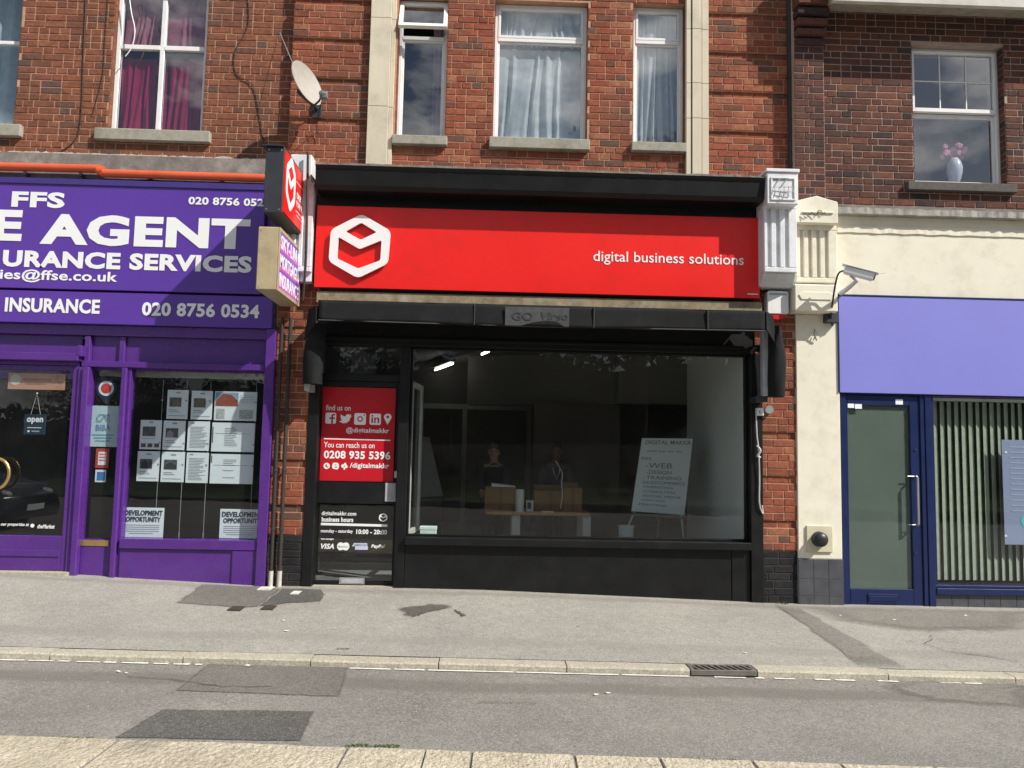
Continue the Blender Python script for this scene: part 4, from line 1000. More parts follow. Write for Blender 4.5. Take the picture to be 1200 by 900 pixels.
# door
dr = rc(372, 447, 465, 686, YD-.03); dx0, dx1 = jl[1]+.003, mu[0]-.003; dz0 = zb(-1.3)+.012; dz1 = dr[3]
pz = rc(376, 454, 462, 564, YD-.03); lz = rc(368, 590, 459, 681, YD-.03)
tr = MB(); tr.box(dx0, dx1, YD-.06, YD+.03, dz1+.003, dz1+.075); T.part('transom_rail', tr, M_BLACK, bevel=.003)
T.part('transom_pane', MB().box(dx0, dx1, YD, YD+.006, dz1+.075, hd[2]), M_GLASS)
mb = MB(); mb.box(dx0, pz[0]-.01, YD-.035, YD+.015, dz0, dz1); mb.box(pz[1]+.02, dx1, YD-.035, YD+.015, dz0, dz1)
for za, zc in ((dz0, lz[2]), (lz[3], pz[2]-.012), (pz[3]+.01, dz1)): mb.box(pz[0]-.008, pz[1]+.018, YD-.035, YD+.015, za, zc)
door = T.part('door', mb, M_BLACK, bevel=.004)
T.part('upper_pane', MB().box(pz[0]-.008, pz[1]+.018, YD-.006, YD, pz[2]-.01, pz[3]+.008), M_GLASS, door)
T.part('lower_pane', MB().box(pz[0]-.008, pz[1]+.018, YD-.006, YD, lz[2]+.001, lz[3]-.001), M_GLASSD, door)
q = rc(451, 566, 465, 588, YD-.05); T.part('push_plate', MB().box(q[0], q[1]-.01, YD-.045, YD-.036, q[2], q[3]), M_GREYMETAL, door, .003)
q = rc(397, 677, 427, 686, YD-.05); T.part('letterbox', MB().box(q[0], q[1], YD-.045, YD-.036, q[2]+.01, q[3]), M_SILVER, door, .003)
T.part('letterbox_flap', MB().box(q[0]+.02, q[1]-.02, YD-.05, YD-.046, q[2]+.022, q[3]-.012), M_GREYMETAL, door, .002)
q = rc(463, 552, 466.5, 560, YD-.05); T.part('lock', MB().box(q[0]-.01, q[1]-.01, YD-.047, YD-.036, q[2], q[3]), M_SILVER, door, .003)
T.part('doorstep', MB().box(dx0, dx1, YD-.10, YD+.1, dz0-.12, dz0-.008), G_KERB)

# vinyl film on the door
YV = YD-.0085
T = Thing('vinyl_poster', 'red vinyl contact poster filling the upper glass of the black door', 'poster', ((pz[0]+pz[1])/2, YV, pz[2]))
T.part('film', MB().box(pz[0], pz[1], YV, YV+.0015, pz[2], pz[3]), M_REDP)
tx = lambda s, x0, yc, x1, h, b=0.0, **k: T.text('lettering', s, x0, yc, x1, h, YV-.0025, M_WHITE, bold=b, ext=.0005, **k)
tx('find us on', 382, 477.5, 411, 6.5, .008)
tx('@digitalmakkr', 405.5, 504.5, 456, 7.5, .018)
tx('You can reach us on', 379.5, 521, 439, 6.5, .008)
tx('0208 935 5396', 379.5, 532.5, 457.5, 9.5, .03)
tx('/digitalmakkr', 410, 546, 456, 7.5, .022)
def shp(T, name, pts, cx, cy, sx, sy, Y, m=M_WHITE, holes=(), dep=.001):
    """pts in unit square (-1..1, y up) placed at photo pixel centre with half-size px"""
    c = unp(cx, cy, Y); kx = sx/F_PX*(Y-CAM.y); ky = sy/F_PX*(Y-CAM.y)
    f = lambda r: [(c.x+p[0]*kx, c.z+p[1]*ky) for p in r]
    return T.part(name, flat_with_holes(f(pts), [f(h) for h in holes], Y, dep), m)
sq = rounded([(-1, -1), (1, -1), (1, 1), (-1, 1)], .35)
circ = lambda cx, cy, r, n=20: [(cx+r*math.cos(2*math.pi*i/n), cy+r*math.sin(2*math.pi*i/n)) for i in range(n)]
YI = YV-.002
q = unp(379.5, 514, YI); q2 = unp(457.5, 516, YI); T.part('rule', MB().hexa([(q.x, YI, q.z-.006), (q2.x, YI, q2.z-.006), (q2.x, YI+.001, q2.z-.006), (q.x, YI+.001, q.z-.006), (q.x, YI, q.z+.005), (q2.x, YI, q2.z+.005), (q2.x, YI+.001, q2.z+.005), (q.x, YI+.001, q.z+.005)]), M_WHITE)
shp(T, 'icon', sq, 387.6, 490, 6.2, 6.4, YI, holes=[[(.1, -.99), (.1, -.15), (-.25, -.15), (-.25, .15), (.1, .15), (.1, .5), (.35, .8), (.8, .8), (.8, .5), (.5, .5), (.42, .4), (.42, .15), (.8, .15), (.75, -.15), (.42, -.15), (.42, -.99)]])
shp(T, 'icon', [(-1, -.55), (-.45, -.4), (-.75, -.1), (-.55, -.05), (-.85, .35), (-.65, .35), (-.8, .8), (-.2, .45), (.05, .4), (.15, .75), (.45, .9), (.7, .75), (1, .8), (.85, .5), (1.05, .35), (.8, .2), (.7, -.4), (.2, -.85), (-.4, -.9)], 404.5, 490.5, 7.2, 6, YI)
shp(T, 'icon', sq, 422, 491, 6.8, 6.8, YI, holes=[circ(0, 0, .48), circ(.68, .68, .13, 8)])
shp(T, 'icon_centre', circ(0, 0, 1, 16), 422, 491, 2.0, 2.0, YI)
shp(T, 'icon', sq, 439.8, 491.3, 6.6, 6.6, YI, holes=[[(-.7, -.65), (-.4, -.65), (-.4, .3), (-.7, .3)], circ(-.55, .6, .18, 10), [(-.2, -.65), (.08, -.65), (.08, 0), (.25, .12), (.4, 0), (.4, -.65), (.7, -.65), (.7, .1), (.45, .36), (.08, .2), (.08, .3), (-.2, .3)]])
shp(T, 'icon', [(0, -1), (.35, -.4), (.7, .2), (.75, .5), (.55, .85), (.2, 1), (-.2, 1), (-.55, .85), (-.75, .5), (-.7, .2), (-.35, -.4)], 454.3, 491.3, 6, 6.4, YI, holes=[circ(0, .42, .27, 12)])
shp(T, 'icon', circ(0, 0, 1), 382.8, 546, 3.6, 3.6, YI, holes=[[(-.6, .1), (-.1, .65), (.1, .3), (.0, .05), (.3, -.2), (.6, -.1), (.4, -.6), (-.2, -.4)]])
shp(T, 'icon', rounded([(-1, -.7), (.6, -1), (1, -.3), (.8, 1), (-.7, 1), (-1, .4)], .6), 393.3, 546.3, 4, 4, YI, holes=[[(-.4, -.3), (.1, -.55), (.45, -.2), (-.1, .15), (-.1, .3), (.4, .25), (.1, .55), (-.4, .35), (.1, -.1), (.1, -.2)]])
shp(T, 'icon', [(-1, -.1), (-.6, -.5), (-.3, -.3), (-.2, -1), (.2, -1), (.3, -.5), (.9, -.5), (1, 0), (.6, .4), (.6, .6), (.3, 1), (-.1, .9), (-.2, .5), (-.8, .5)], 403.6, 546.3, 3.8, 4, YI, holes=[[(-.2, -.15), (.15, -.2), (.2, .15), (-.15, .2)]])
# lower glass lettering
T = Thing('door_lettering', 'white opening hours and payment lettering on the lower door glass', 'lettering', unp(415, 630, YV)[:])
tx('digitalmakkr.com', 377, 602, 417.5, 6, .02)
tx('business hours', 377, 608.5, 414, 5.5, .035)
q = unp(376, 614, YI); q2 = unp(454, 616, YI); hh = .012
T.part('rule', MB().hexa([(q.x, YI, q.z-hh), (q2.x, YI, q2.z-hh), (q2.x, YI+.001, q2.z-hh), (q.x, YI+.001, q.z-hh), (q.x, YI, q.z+hh), (q2.x, YI, q2.z+hh), (q2.x, YI+.001, q2.z+hh), (q.x, YI+.001, q.z+hh)]), M_WHITE)
tx('monday - saturday', 376, 622.5, 413.5, 5, .02)
tx('10:00 - 20:00', 417.5, 623, 453.5, 5.5, .035)
tx('we accept', 376, 631.8, 391, 2.6, .03)
tx('VISA', 376, 640, 391.5, 6, .04, shear=.25)
tx('PayPal', 435, 640.5, 451, 5, .04, shear=.2)
shp(T, 'icon', rounded([(-1, -.4), (-.7, -1), (-.25, -1), (0, -.8), (.25, -1), (.7, -1), (1, -.4), (1, .4), (.7, 1), (.25, 1), (0, .8), (-.25, 1), (-.7, 1), (-1, .4)], .3), 402.2, 640.3, 7, 4.4, YI)
T.text('lettering', 'MasterCard', 396.5, 640.3, 408, 1.8, YI-.0015, M_INKG, bold=.01, ext=.0003)
mb_ = [(-1, 0), (-.75, 1), (.9, 1), (.9, .1), (1, .1), (1, -1), (-.6, -1), (-.6, 0)]
shp(T, 'icon', mb_, 421.8, 640.3, 9.2, 3.8, YI, mat('pale_blue_print', (.5, .55, .7), .5))
T.text('lettering', 'AMERICAN', 414.5, 638.4, 429.5, 2.2, YI-.0015, M_INKG, bold=.01, ext=.0003)
hexo = rounded([(0, 1), (.9, .5), (.9, -.5), (0, -1), (-.9, -.5), (-.9, .5)], .3)
shp(T, 'icon', hexo, 449, 606.5, 5.3, 5.3, YI, holes=[[(0, .65), (.5, .4), (0, .12), (-.5, .4)], [(-.62, .18), (0, -.2), (.62, .18), (.6, -.35), (0, -.7), (-.6, -.35)]])

# red fascia sign with raised logo
YS = -.13
s0 = rc(369.5, 248, 890, 343, YS)
T = Thing('fascia_sign', 'long red sign board with raised white hexagon logo', 'shop sign', ((s0[0]+s0[1])/2, YS, s0[2]))
T.part('board', MB().box(s0[0], s0[1], YS, YS+.045, s0[2], s0[3]), M_RED, bevel=.002)
for px in (552, 735): pass
c = unp(421.7, 288.5, YS-.03); k_ = 1/3.333/F_PX*(YS-.03-CAM.y)
f = lambda r: [(c.x+(p[0]-439.5)*k_, c.z-(p[1]-462)*k_) for p in r]
outer = rounded(f([(443, 333), (560, 398), (553, 530), (437, 592), (320, 527), (324, 400)]), .05)
h1 = rounded(f([(443, 368), (505, 405), (443, 438), (382, 405)]), .02); h2 = rounded(f([(355, 428), (440, 475), (525, 437), (523, 518), (437, 553), (353, 515)]), .02)
T.part('logo', flat_with_holes(outer, [h1, h2], YS-.045, .02), M_WHITE)
for dx, dy in ((-.2, .1), (.2, .1), (0, -.28)): T.part('logo_spacer', MB().cyl((c.x+dx, YS-.026, c.z+dy), (c.x+dx, YS, c.z+dy), .012, n=8), M_SILVER)
T.text('lettering', 'digital business solutions', 695.4, 301.8, 871.5, 16.6, YS-.0025, M_WHITE, bold=.004, slope=.030, ext=.001)
q = unp(879, 349, YS); q = rc(876, 344.2, 888, 345.2, YS); T.part('small_print', MB().box(q[0], q[1], YS-.002, YS-.0005, q[2], q[3]), M_WHITE)

# awning (folded canopy)
YA = -.50
va = rc(366, 358, 903, 383, YA)
T = Thing('folded_awning', 'black folded canvas awning stretched across the shop under the red sign', 'awning', ((va[0]+va[1])/2, YA, va[2]))
mb = MB(); n = 90; rows = 6; vs = []
for j in range(rows+1):
    t = j/rows
    for i in range(n+1):
        u = i/n; x = va[0]+.06+(va[1]-va[0]-.12)*u
        sag = .02*math.sin(u*math.pi)+.006*math.sin(u*23)
        vs.append((x, YA+.006*math.sin(u*31+t*2)+.01*math.sin(u*9)*t-.015*t, va[3]-(va[3]-va[2]-.012+sag*.8)*t))
mb.add(vs, [(j*(n+1)+i, (j+1)*(n+1)+i, (j+1)*(n+1)+i+1, j*(n+1)+i+1) for j in range(rows) for i in range(n)], True)
vo_ = T.part('valance', mb, M_BLACKM); so_ = vo_.modifiers.new('solid', 'SOLIDIFY'); so_.thickness = .006; so_.offset = 1
mb = MB(); mb.tube([(va[0]+.06, YA-.013, va[2]+.012), (va[0]+(va[1]-va[0])*.5, YA-.013, va[2]-.002), (va[1]-.06, YA-.013, va[2]+.012)], .006); T.part('hem', mb, mat('canvas_hem', (.06, .06, .062), .7, .2))
for u in (.35, .61, .86):
    x = va[0]+(va[1]-va[0])*u; T.part('seam', MB().box(x-.004, x+.004, YA-.026, YA-.004, va[2]+.0, va[3]-.005), mat('canvas_seam', (.045, .046, .05), .8))
mb = MB(); mb.hexa([(va[0]+.05, YA, va[3]-.02), (va[1]-.05, YA, va[3]-.02), (va[1]-.05, -.085, va[3]+.04), (va[0]+.05, -.085, va[3]+.04), (va[0]+.05, YA-.002, va[3]), (va[1]-.05, YA-.002, va[3]), (va[1]-.05, -.085, va[3]+.06), (va[0]+.05, -.085, va[3]+.06)])
T.part('hood', mb, M_BLACKM)
mb = MB()
for k in range(4): y = YA+.07+.09*k; mb.box(va[0]+.09, va[1]-.09, y, y+.05, va[2]+.03+.01*k, va[3]-.03)
T.part('folded_bars', mb, M_BLACKM, bevel=.01)
# patch with old name
g0 = rc(592, 360, 667, 382, YA-.03)
T.part('name_patch', MB().box(g0[0], g0[1], YA-.03, YA-.027, g0[2], g0[3]), mat('faded_grey_canvas', (.06, .062, .067), .85, .35, 20, dirt=(.03, .03, .03), dirt_amt=.5))
T.text('lettering', 'GO', 600, 370.3, 624.5, 9.5, YA-.032, M_INK, bold=.01)
T.text('lettering', 'Virgo', 634, 371.2, 666, 11.5, YA-.032, M_INK, bold=.02, shear=.25)
# canvas ends
def end_bag(sgn, px0, px1, yt, yb, Yf, Yb, name='side_drape'):
    a = rc(px0, yt, px1, yb, Yf); mb = MB(); vs = []; n = 16; rows = 16
    zt, zbm = a[3], a[2]; cx = (a[0]+a[1])/2; w0 = (a[1]-a[0])/2
    for j in range(rows+1):
        t = j/rows; z = zt+(zbm-zt)*t
        ww = w0*(.75+.35*math.sin(min(t*3.2, 1.57))-.12*t); cy = Yf+(Yb-Yf)*.5; dy = (Yb-Yf)*.5*(1-.25*t)
        off = sgn*.05*(1-math.cos(min(t*4, 1.57)))
        for i in range(n):
            p = 6.283*i/n; rr = 1+.10*math.sin(p*3+t*5)
            vs.append((cx+off*.3+ww*rr*math.cos(p), cy+dy*rr*math.sin(p), z))
    fs = [(j*n+i, (j+1)*n+i, (j+1)*n+(i+1) % n, j*n+(i+1) % n) for j in range(rows) for i in range(n)]
    fs.append(tuple(range(n))); fs.append(tuple(rows*n+i for i in reversed(range(n))))
    mb.add(vs, fs, True); T.part(name, mb, M_BLACKM)
end_bag(-1, 355, 378, 378, 449, -.38, -.12)
end_bag(1, 903, 923, 382, 464, -.36, -.08)
# top corner flaps and arms
for px0, px1, y0_, y1_, sg in ((352, 371, 358, 398, -1), (898, 919, 366, 404, 1)):
    a = rc(px0, y0_, px1, y1_, YA); mb = MB()
    xi = a[1] if sg < 0 else a[0]; xo = a[0] if sg < 0 else a[1]
    mb.add([(xi, YA-.004, a[3]), (xi, YA-.012, a[3]-.17), (xo, -.30, a[2]+.02), (xo, -.12, a[2]+.14), (xi, -.11, a[3]+.03), ((xi+xo)/2+.02*sg, -.40, a[3]-.02)], [(0, 1, 2, 5), (5, 2, 3, 4), (0, 5, 4)])
    o_ = T.part('corner_flap', mb, M_BLACKM); s2 = o_.modifiers.new('solid', 'SOLIDIFY'); s2.thickness = .008
a = rc(894, 386, 905, 464, -.24); T.part('arm', MB().box(a[0], a[1], -.24, -.16, a[2], a[3]), M_GREYMETAL, bevel=.006)
a = rc(354, 449, 363, 458, -.26); T.part('arm_bracket', MB().box(a[0]+.02, a[1], -.26, -.02, a[2], a[3]), M_GREYMETAL, bevel=.006)
a = rc(886, 464, 900, 471, -.2); T.part('arm_bracket', MB().box(a[0], a[1], -.2, -.01, a[2], a[3]), M_DARKMETAL, bevel=.006)

# ---- corbels
def fluted(T, q, Yf, m, nfl, dep=.05, back=.0, fr=.16):
    x0, x1, z0, z1 = q; mb = MB(); wd = x1-x0
    fw = wd*(1-2*fr*.5)/(nfl*1.7+.7)*1.0
    mb.box(x0, x1, Yf+dep*.5, back, z0, z1)
    xs_ = [x0]; m0 = wd*.10; pitch = (wd-2*m0)/nfl
    # solid border and ribs standing proud, flutes recessed between them
    mb.box(x0, x1, Yf, Yf+dep*.5-.0005, z1-.05, z1); mb.box(x0, x1, Yf, Yf+dep*.5-.0005, z0, z0+.05)
    edges = [(x0, x0+m0)]
    for k in range(nfl): a_ = x0+m0+pitch*k; edges.append((a_+pitch*.42, a_+pitch if k < nfl-1 else x1))
    for e0, e1 in edges: mb.box(e0, e1, Yf, Yf+dep*.5-.0005, z0+.05, z1-.05)
    T.part('fluted_panel', mb, m, bevel=.006)
cb = rc(899, 202, 935.5, 239, -.40)
T = Thing('corbel', 'white painted corbel with fluted panel at the right end of the red sign', 'corbel', ((cb[0]+cb[1])/2, -.2, z_of(915, 334, -.2)))
T.part('head_block', MB().box(cb[0], cb[1], -.40, .18, cb[2], cb[3]), M_WHITEP, bevel=.006)
T.part('cap', MB().box(cb[0]-.012, cb[1]+.012, -.415, .18, cb[3]+.002, cb[3]+.035), M_WHITEP, bevel=.004)
r_ = rc(903, 208, 932, 235, -.40)
T.part('panel_rim', frame_mb(r_[0], r_[1], r_[2], r_[3], -.412, -.4005, .018), M_WHITEP, bevel=.003)
mbt = MB()
for (ax, ay, bx2, by) in ((907, 219, 914, 209), (916, 218, 923, 209), (905, 209, 914, 209), (915, 209, 924, 209)):
    p = unp(ax, ay, -.41); q = unp(bx2, by, -.41); mbt.tube([p, q], .006, 6)
T.part('old_sign_fixing', mbt, mat('grey_fixing', (.35, .36, .40), .6))
mbt = MB()
for (ax, ay, bx2, by) in ((908, 219, 928, 219), (908, 224, 930, 225), (908, 219, 908, 224), (928, 219, 930, 225), (913, 219, 913, 225), (919, 219, 919, 225), (924, 219, 924, 225), (915, 226, 917, 234), (922, 226, 917, 234)):
    mbt.tube([unp(ax, ay, -.42), unp(bx2, by, -.43)], .004, 6)
T.part('bent_bracket', mbt, mat('grey_fixing2', (.42, .43, .47), .6))
fl = rc(895.5, 239, 934, 319, -.30); fluted(T, (fl[0], fl[1], fl[2], fl[3]), -.30, M_WHITEP, 3, .05, .0)
ft = rc(892, 319, 933, 335, -.22); mb = MB(); mb.hexa([(ft[0]+.02, -.14, ft[2]), (ft[1], -.14, ft[2]), (ft[1], 0, ft[2]), (ft[0]+.02, 0, ft[2]), (fl[0], -.27, fl[2]-.002), (fl[1], -.27, fl[2]-.002), (fl[1], 0, fl[2]-.002), (fl[0], 0, fl[2]-.002)])
T.part('foot', mb, M_WHITEP, bevel=.006)
sd_ = rc(889.5, 237, 896, 332, -.15); T.part('side_cheek', MB().box(sd_[0]+.008, fl[0]-.002, -.17, 0, ft[2], cb[2]), M_WHITEP, bevel=.004)
# left white corbel, half hidden behind the projecting signs
T = Thing('corbel', 'white painted corbel behind the projecting signs at the left end of the red sign', 'corbel', unp(350, 330, -.1)[:])
c1 = rc(340, 181, 365, 212, -.25); T.part('head_block', MB().box(c1[0], c1[1], -.25, .18, c1[2], c1[3]), M_WHITEP, bevel=.006)
c2 = rc(336, 212, 366, 318, -.18); fluted(T, c2, -.18, M_WHITEP, 3, .05, .0)
c3 = rc(338, 318, 365, 330, -.12); T.part('foot', MB().box(c3[0], c3[1], -.12, 0, c3[2], c3[3]-.002), M_WHITEP, bevel=.006)
# vertical cable / rod beside it
cable('black conduit running down beside the white corbel behind the projecting signs', [(361, 178, -.30), (360, 230, -.30), (358.5, 300, -.28), (355, 352, -.2)], .014, M_CABLE, 'conduit', 'conduit')

# cream corbel + pilaster + fascia of the right-hand shop
T = Thing('cream_shopfront', 'cream rendered fascia, corbel and pilaster of the right-hand shop', 'shopfront', (unp(958, 700, 0).x, 0, zb(3.3)))
cc = rc(932, 230, 981, 262, -.20); xm_ = (cc[0]+cc[1])/2
mb = MB(); mb.prism([(cc[0], cc[2]), (cc[1], cc[2]), (cc[1], cc[3]-.06), (xm_, cc[3]), (cc[0], cc[3]-.06)], -.22, .1)
T.part('corbel_head', mb, M_CREAM, bevel=.006)
T.part('corbel_rim', MB().box(cc[0]+.06, cc[1]-.05, -.235, -.2205, cc[2]+.10, cc[2]+.12), M_CREAM, bevel=.005)
fl = rc(933, 264, 981, 331, -.14); fluted(T, fl, -.14, M_CREAM, 4, .05, .08)
cf = rc(931, 333, 982, 365, -.19); T.part('corbel_foot', MB().box(cf[0], cf[1], -.19, .1, cf[2], cf[3]), M_CREAM, bevel=.012)
mb = MB(); mb.prism([(cf[0]+.07, cf[2]+.12), (cf[1]-.07, cf[2]+.12), (cf[1]-.04, cf[2]+.17), (cf[1]-.09, cf[2]+.2), (cf[0]+.09, cf[2]+.2), (cf[0]+.04, cf[2]+.17)][::1], -.20, -.1905); T.part('corbel_boss', mb, M_CREAM, bevel=.004)
pp = rc(934, 366, 985, 656, -.02); zt_ = z_of(958, 655, -.02)
T.part('pilaster', MB().box(pp[0], pp[1], -.02, .2, zt_, cf[2]-.002), M_CREAM, bevel=.006)
mb = MB(); random.seed(2); pts = [unp(941+random.uniform(-2, 2)+i*2, 252+random.uniform(-3, 3)-i*.3, -.24) for i in range(14)]
mb.tube(pts, .004, 5); T.part('wire_scrap', mb, M_CABLE)
mb = MB(); mb.tube([unp(955, 386, -.05), unp(954, 391, -.06), unp(957, 399, -.04)], .007, 6); mb.tube([unp(957, 390, -.05), unp(953, 399, -.04)], .005, 6); T.part('hook', mb, mat('hook_metal', (.25, .24, .2), .6))
fz = rc(983, 250, 1260, 349, 0.03)
T.part('rendered_fascia', MB().box(pp[1]-.01, 6.3, .03, .22, fz[2]-.02, zr0-.11), M_CREAM, bevel=.003)
fr_ = z_of(1090, 275, .02)
mb = ragged(pp[1]+.02, 6.25, .018, .0295, fr_, fr_+.075, .012, .006, seed=5, bot=.008)
T.part('render_patch', mb, M_CREAM)
mb = ragged(pp[1]-.03, 6.27, -.06, YR+.004, zr0-.11, zr0-.045, .012, .012, seed=6, bot=.004)
T.part('ledge', mb, mat('grey_stone_ledge', (.34, .33, .30), .95, .3, 12, .8, 40, dirt=(.1, .1, .09), dirt_amt=.7))
T.part('ledge_bed', MB().box(pp[1]-.03, 6.3, .0, YR+.002, zr0-.05, zr0+.0), M_LEAD)
CS = T
# tiles at pilaster foot
tx0, tx1 = pp[0]-.004, pp[1]+.004; tzb = zb(3.4)-.05; m = MB().box(tx0, tx1, -.028, .2, tzb, zt_-.002); T.part('tile_bed', m, M_GROUT)
rows_ = [zt_, z_of(958, 678.5, -.03), z_of(958, 698.5, -.03), tzb]; tw = (tx1-tx0)/3
for r in range(3):
    for k in range(3): T.part('tile', MB().box(tx0+tw*k+.002, tx0+tw*(k+1)-.002, -.034-random.uniform(0, .001), -.026, rows_[r+1]+.002, rows_[r]-.003), M_TILE, bevel=.0015)
# lavender board
lb = rc(983.5, 349, 1280, 463, -.03)
T = Thing('lavender_board', 'blank lavender fascia board over the navy shopfront', 'shop sign', ((lb[0]+5.9)/2, -.03, lb[2]))
T.part('board', MB().box(lb[0], 6.3, -.03, .01, lb[2], lb[3]-.015), M_LAV, bevel=.002)
T.part('trim', MB().box(lb[0]-.006, 6.3, -.034, .012, lb[3]-.013, lb[3]+.004), M_BLUE)
T.part('side_trim', MB().box(lb[0]-.012, lb[0]-.002, -.034, .012, lb[2], lb[3]-.016), M_BLUE)
# navy frame: door + window
YB = .03
T = Thing('navy_shopfront', 'navy framed shopfront with glass door and blinds at the right edge', 'shopfront', (4.6, YB, zb(4.6)))
zt_ = lb[2]+.01; z0d = zb(4)-.01
fl_ = rc(985, 465, 991.5, 708, YB); po = rc(1079, 465, 1092, 710, YB)
T.part('door_frame', MB().box(fl_[0], fl_[1], YB-.03, YB+.1, z0d-.04, zt_), M_BLUE, bevel=.004)
T.part('mullion', MB().box(po[0], po[0]+.045, YB-.03, YB+.1, z0d-.05, zt_), M_BLUE, bevel=.004)
T.part('mullion', MB().box(po[0]+.048, po[1], YB-.04, YB+.1, z0d-.05, zt_), M_BLUE, bevel=.004)
dg_ = rc(994, 475, 1067.5, 690, YB); dlx0, dlx1 = fl_[1]+.003, po[0]-.003; dtop = zt_-.03
T.part('door_head', MB().box(fl_[1], po[0], YB-.03, YB+.1, dtop+.003, zt_), M_BLUE)
mb = MB(); mb.box(dlx0, dg_[0], YB-.015, YB+.035, z0d, dtop); mb.box(dg_[1], dlx1, YB-.015, YB+.035, z0d, dtop); mb.box(dg_[0], dg_[1], YB-.015, YB+.035, z0d, dg_[2]); mb.box(dg_[0], dg_[1], YB-.015, YB+.035, dg_[3], dtop)
door = T.part('door', mb, M_BLUE, bevel=.004)
M_FROSTED = None
T.part('pane', MB().box(dg_[0], dg_[1], YB+.01, YB+.016, dg_[2], dg_[3]), M_GLASS, door)
T.part('frosted_film', MB().box(dg_[0], dg_[1], YB+.018, YB+.020, dg_[2], dg_[3]), mat('frosted_green_film', (.105, .14, .12), .6, .12, 1.5), door)
q = rc(1017, 696, 1052, 707, YB-.02); T.part('letterbox', MB().box(q[0], q[1], YB-.026, YB-.016, q[2], q[3]), M_BLUE, door, .003)
T.part('letterbox_flap', MB().box(q[0]+.01, q[1]-.01, YB-.031, YB-.027, q[2]+.022, q[3]-.022), M_BLUE, door, .002)
hA = unp(1075, 558.5, YB-.07); hB = unp(1076, 615.5, YB-.07); xh = hA.x
mb = MB(); mb.tube([(xh-.0, YB-.012, hA.z), (xh, YB-.06, hA.z), (xh, YB-.075, hA.z-.012), (xh, YB-.075, hB.z+.012), (xh, YB-.06, hB.z), (xh, YB-.012, hB.z)], .011, 10); T.part('handle', mb, M_SILVER, door)
mb = MB(); mb.tube([(xh-.08, YB-.03, hA.z), (xh, YB-.03, hA.z)], .005, 6); mb.tube([(xh-.08, YB-.03, hB.z), (xh, YB-.03, hB.z)], .005, 6); T.part('handle_stay', mb, M_SILVER, door)
for y in (527, 648): q = unp(1073, y, YB-.02); T.part('lock', MB().cyl((q.x, YB-.024, q.z), (q.x, YB-.01, q.z), .012, n=12), M_DARKMETAL, door)
for (a_, b_, c_, d_) in ((993.5, 473, 1001, 478), (1002, 473.5, 1010, 479), (1049.5, 468, 1058, 474)):
    q = rc(a_, b_, c_, d_, YB-.017); T.part('sticker', MB().box(q[0], q[1], YB-.0175, YB-.0155, q[2], q[3]), M_PAPER, door)
T.part('threshold', MB().box(fl_[0], po[1], YB-.06, YB+.1, z0d-.08, z0d-.012), mat('pale_threshold', (.55, .53, .48), .8, .2, 20))
wg = rc(1094, 467, 1300, 687, YB); sl = rc(1092, 687, 1300, 698, YB-.03)
T.part('window_head', MB().box(po[1], 6.3, YB-.02, YB+.08, wg[3], zt_), M_BLUE, bevel=.003)
T.part('window_stile', MB().box(po[1]+.001, wg[0]+.01, YB-.02, YB+.08, sl[3], wg[3]-.001), M_BLUE, bevel=.003)
T.part('window_sill', MB().box(po[1]+.001, 6.3, YB-.05, YB+.1, sl[2], sl[3]-.03), M_BLUE, bevel=.005)
T.part('window_rail', MB().box(po[1]+.001, 6.3, YB-.03, YB+.08, sl[3]-.028, sl[3]), M_BLUE, bevel=.004)
T.part('window_pane', MB().box(wg[0]+.01, 6.3, YB+.01, YB+.016, sl[3], wg[3]), M_GLASS)
T.part('riser_bed', MB().box(po[1], 6.3, YB-.014, YB+.1, zb(5)-.1, sl[2]-.002), M_GROUT)
x = po[1]+.002; tw = .168
while x < 6.2:
    T.part('riser_tile', MB().box(x+.002, x+tw-.002, YB-.02-random.uniform(0, .001), YB-.012, zb(5)-.1, sl[2]-.004), M_TILE, bevel=.0015); x += tw
# room behind the navy shop
m = MB(); a0, a1 = pp[1]+.0, 6.3
m.box(a0, a1, 1.9, 1.95, -.1, 2.6); m.box(a0, a0+.04, YB+.12, 1.9, -.1, 2.6); m.box(a1, a1+.04, YB+.1, 1.9, -.1, 2.6); m.box(a0, a1, YB+.12, 1.95, 2.55, 2.6); m.box(a0, a1, YB+.12, 1.95, -.15, -.1)
T.part('back_office', m, mat('sage_interior', (.05, .065, .055), .9, .05, 2))
# vertical blinds
T = Thing('vertical_blind', 'pale green vertical slat blind inside the navy-framed window', 'blind', (5.1, .16, sl[3]+.02))
M_SLAT = cloth('pale_green_slat', (.46, .53, .43), .3)
T.part('head_rail', MB().box(wg[0]+.01, 6.25, .12, .20, wg[3]-.035, wg[3]-.005), M_UPVC)
x = wg[0]+.035; random.seed(3)
while x < 6.2:
    a_ = R_(27+random.uniform(-4, 4)); c_, s2 = math.cos(a_)*.036, math.sin(a_)*.036; m = MB()
    vs = []
    for j in range(5):
        z = sl[3]+.03+(wg[3]-.04-sl[3]-.03)*j/4
        for i in range(5): u = i/4*2-1; vs.append((x+c_*u+.004*(1-u*u), .16+s2*u, z))
    m.add(vs, [(j*5+i, j*5+i+1, (j+1)*5+i+1, (j+1)*5+i) for j in range(4) for i in range(4)], True)
    T.part('slat', m, M_SLAT); x += .0765
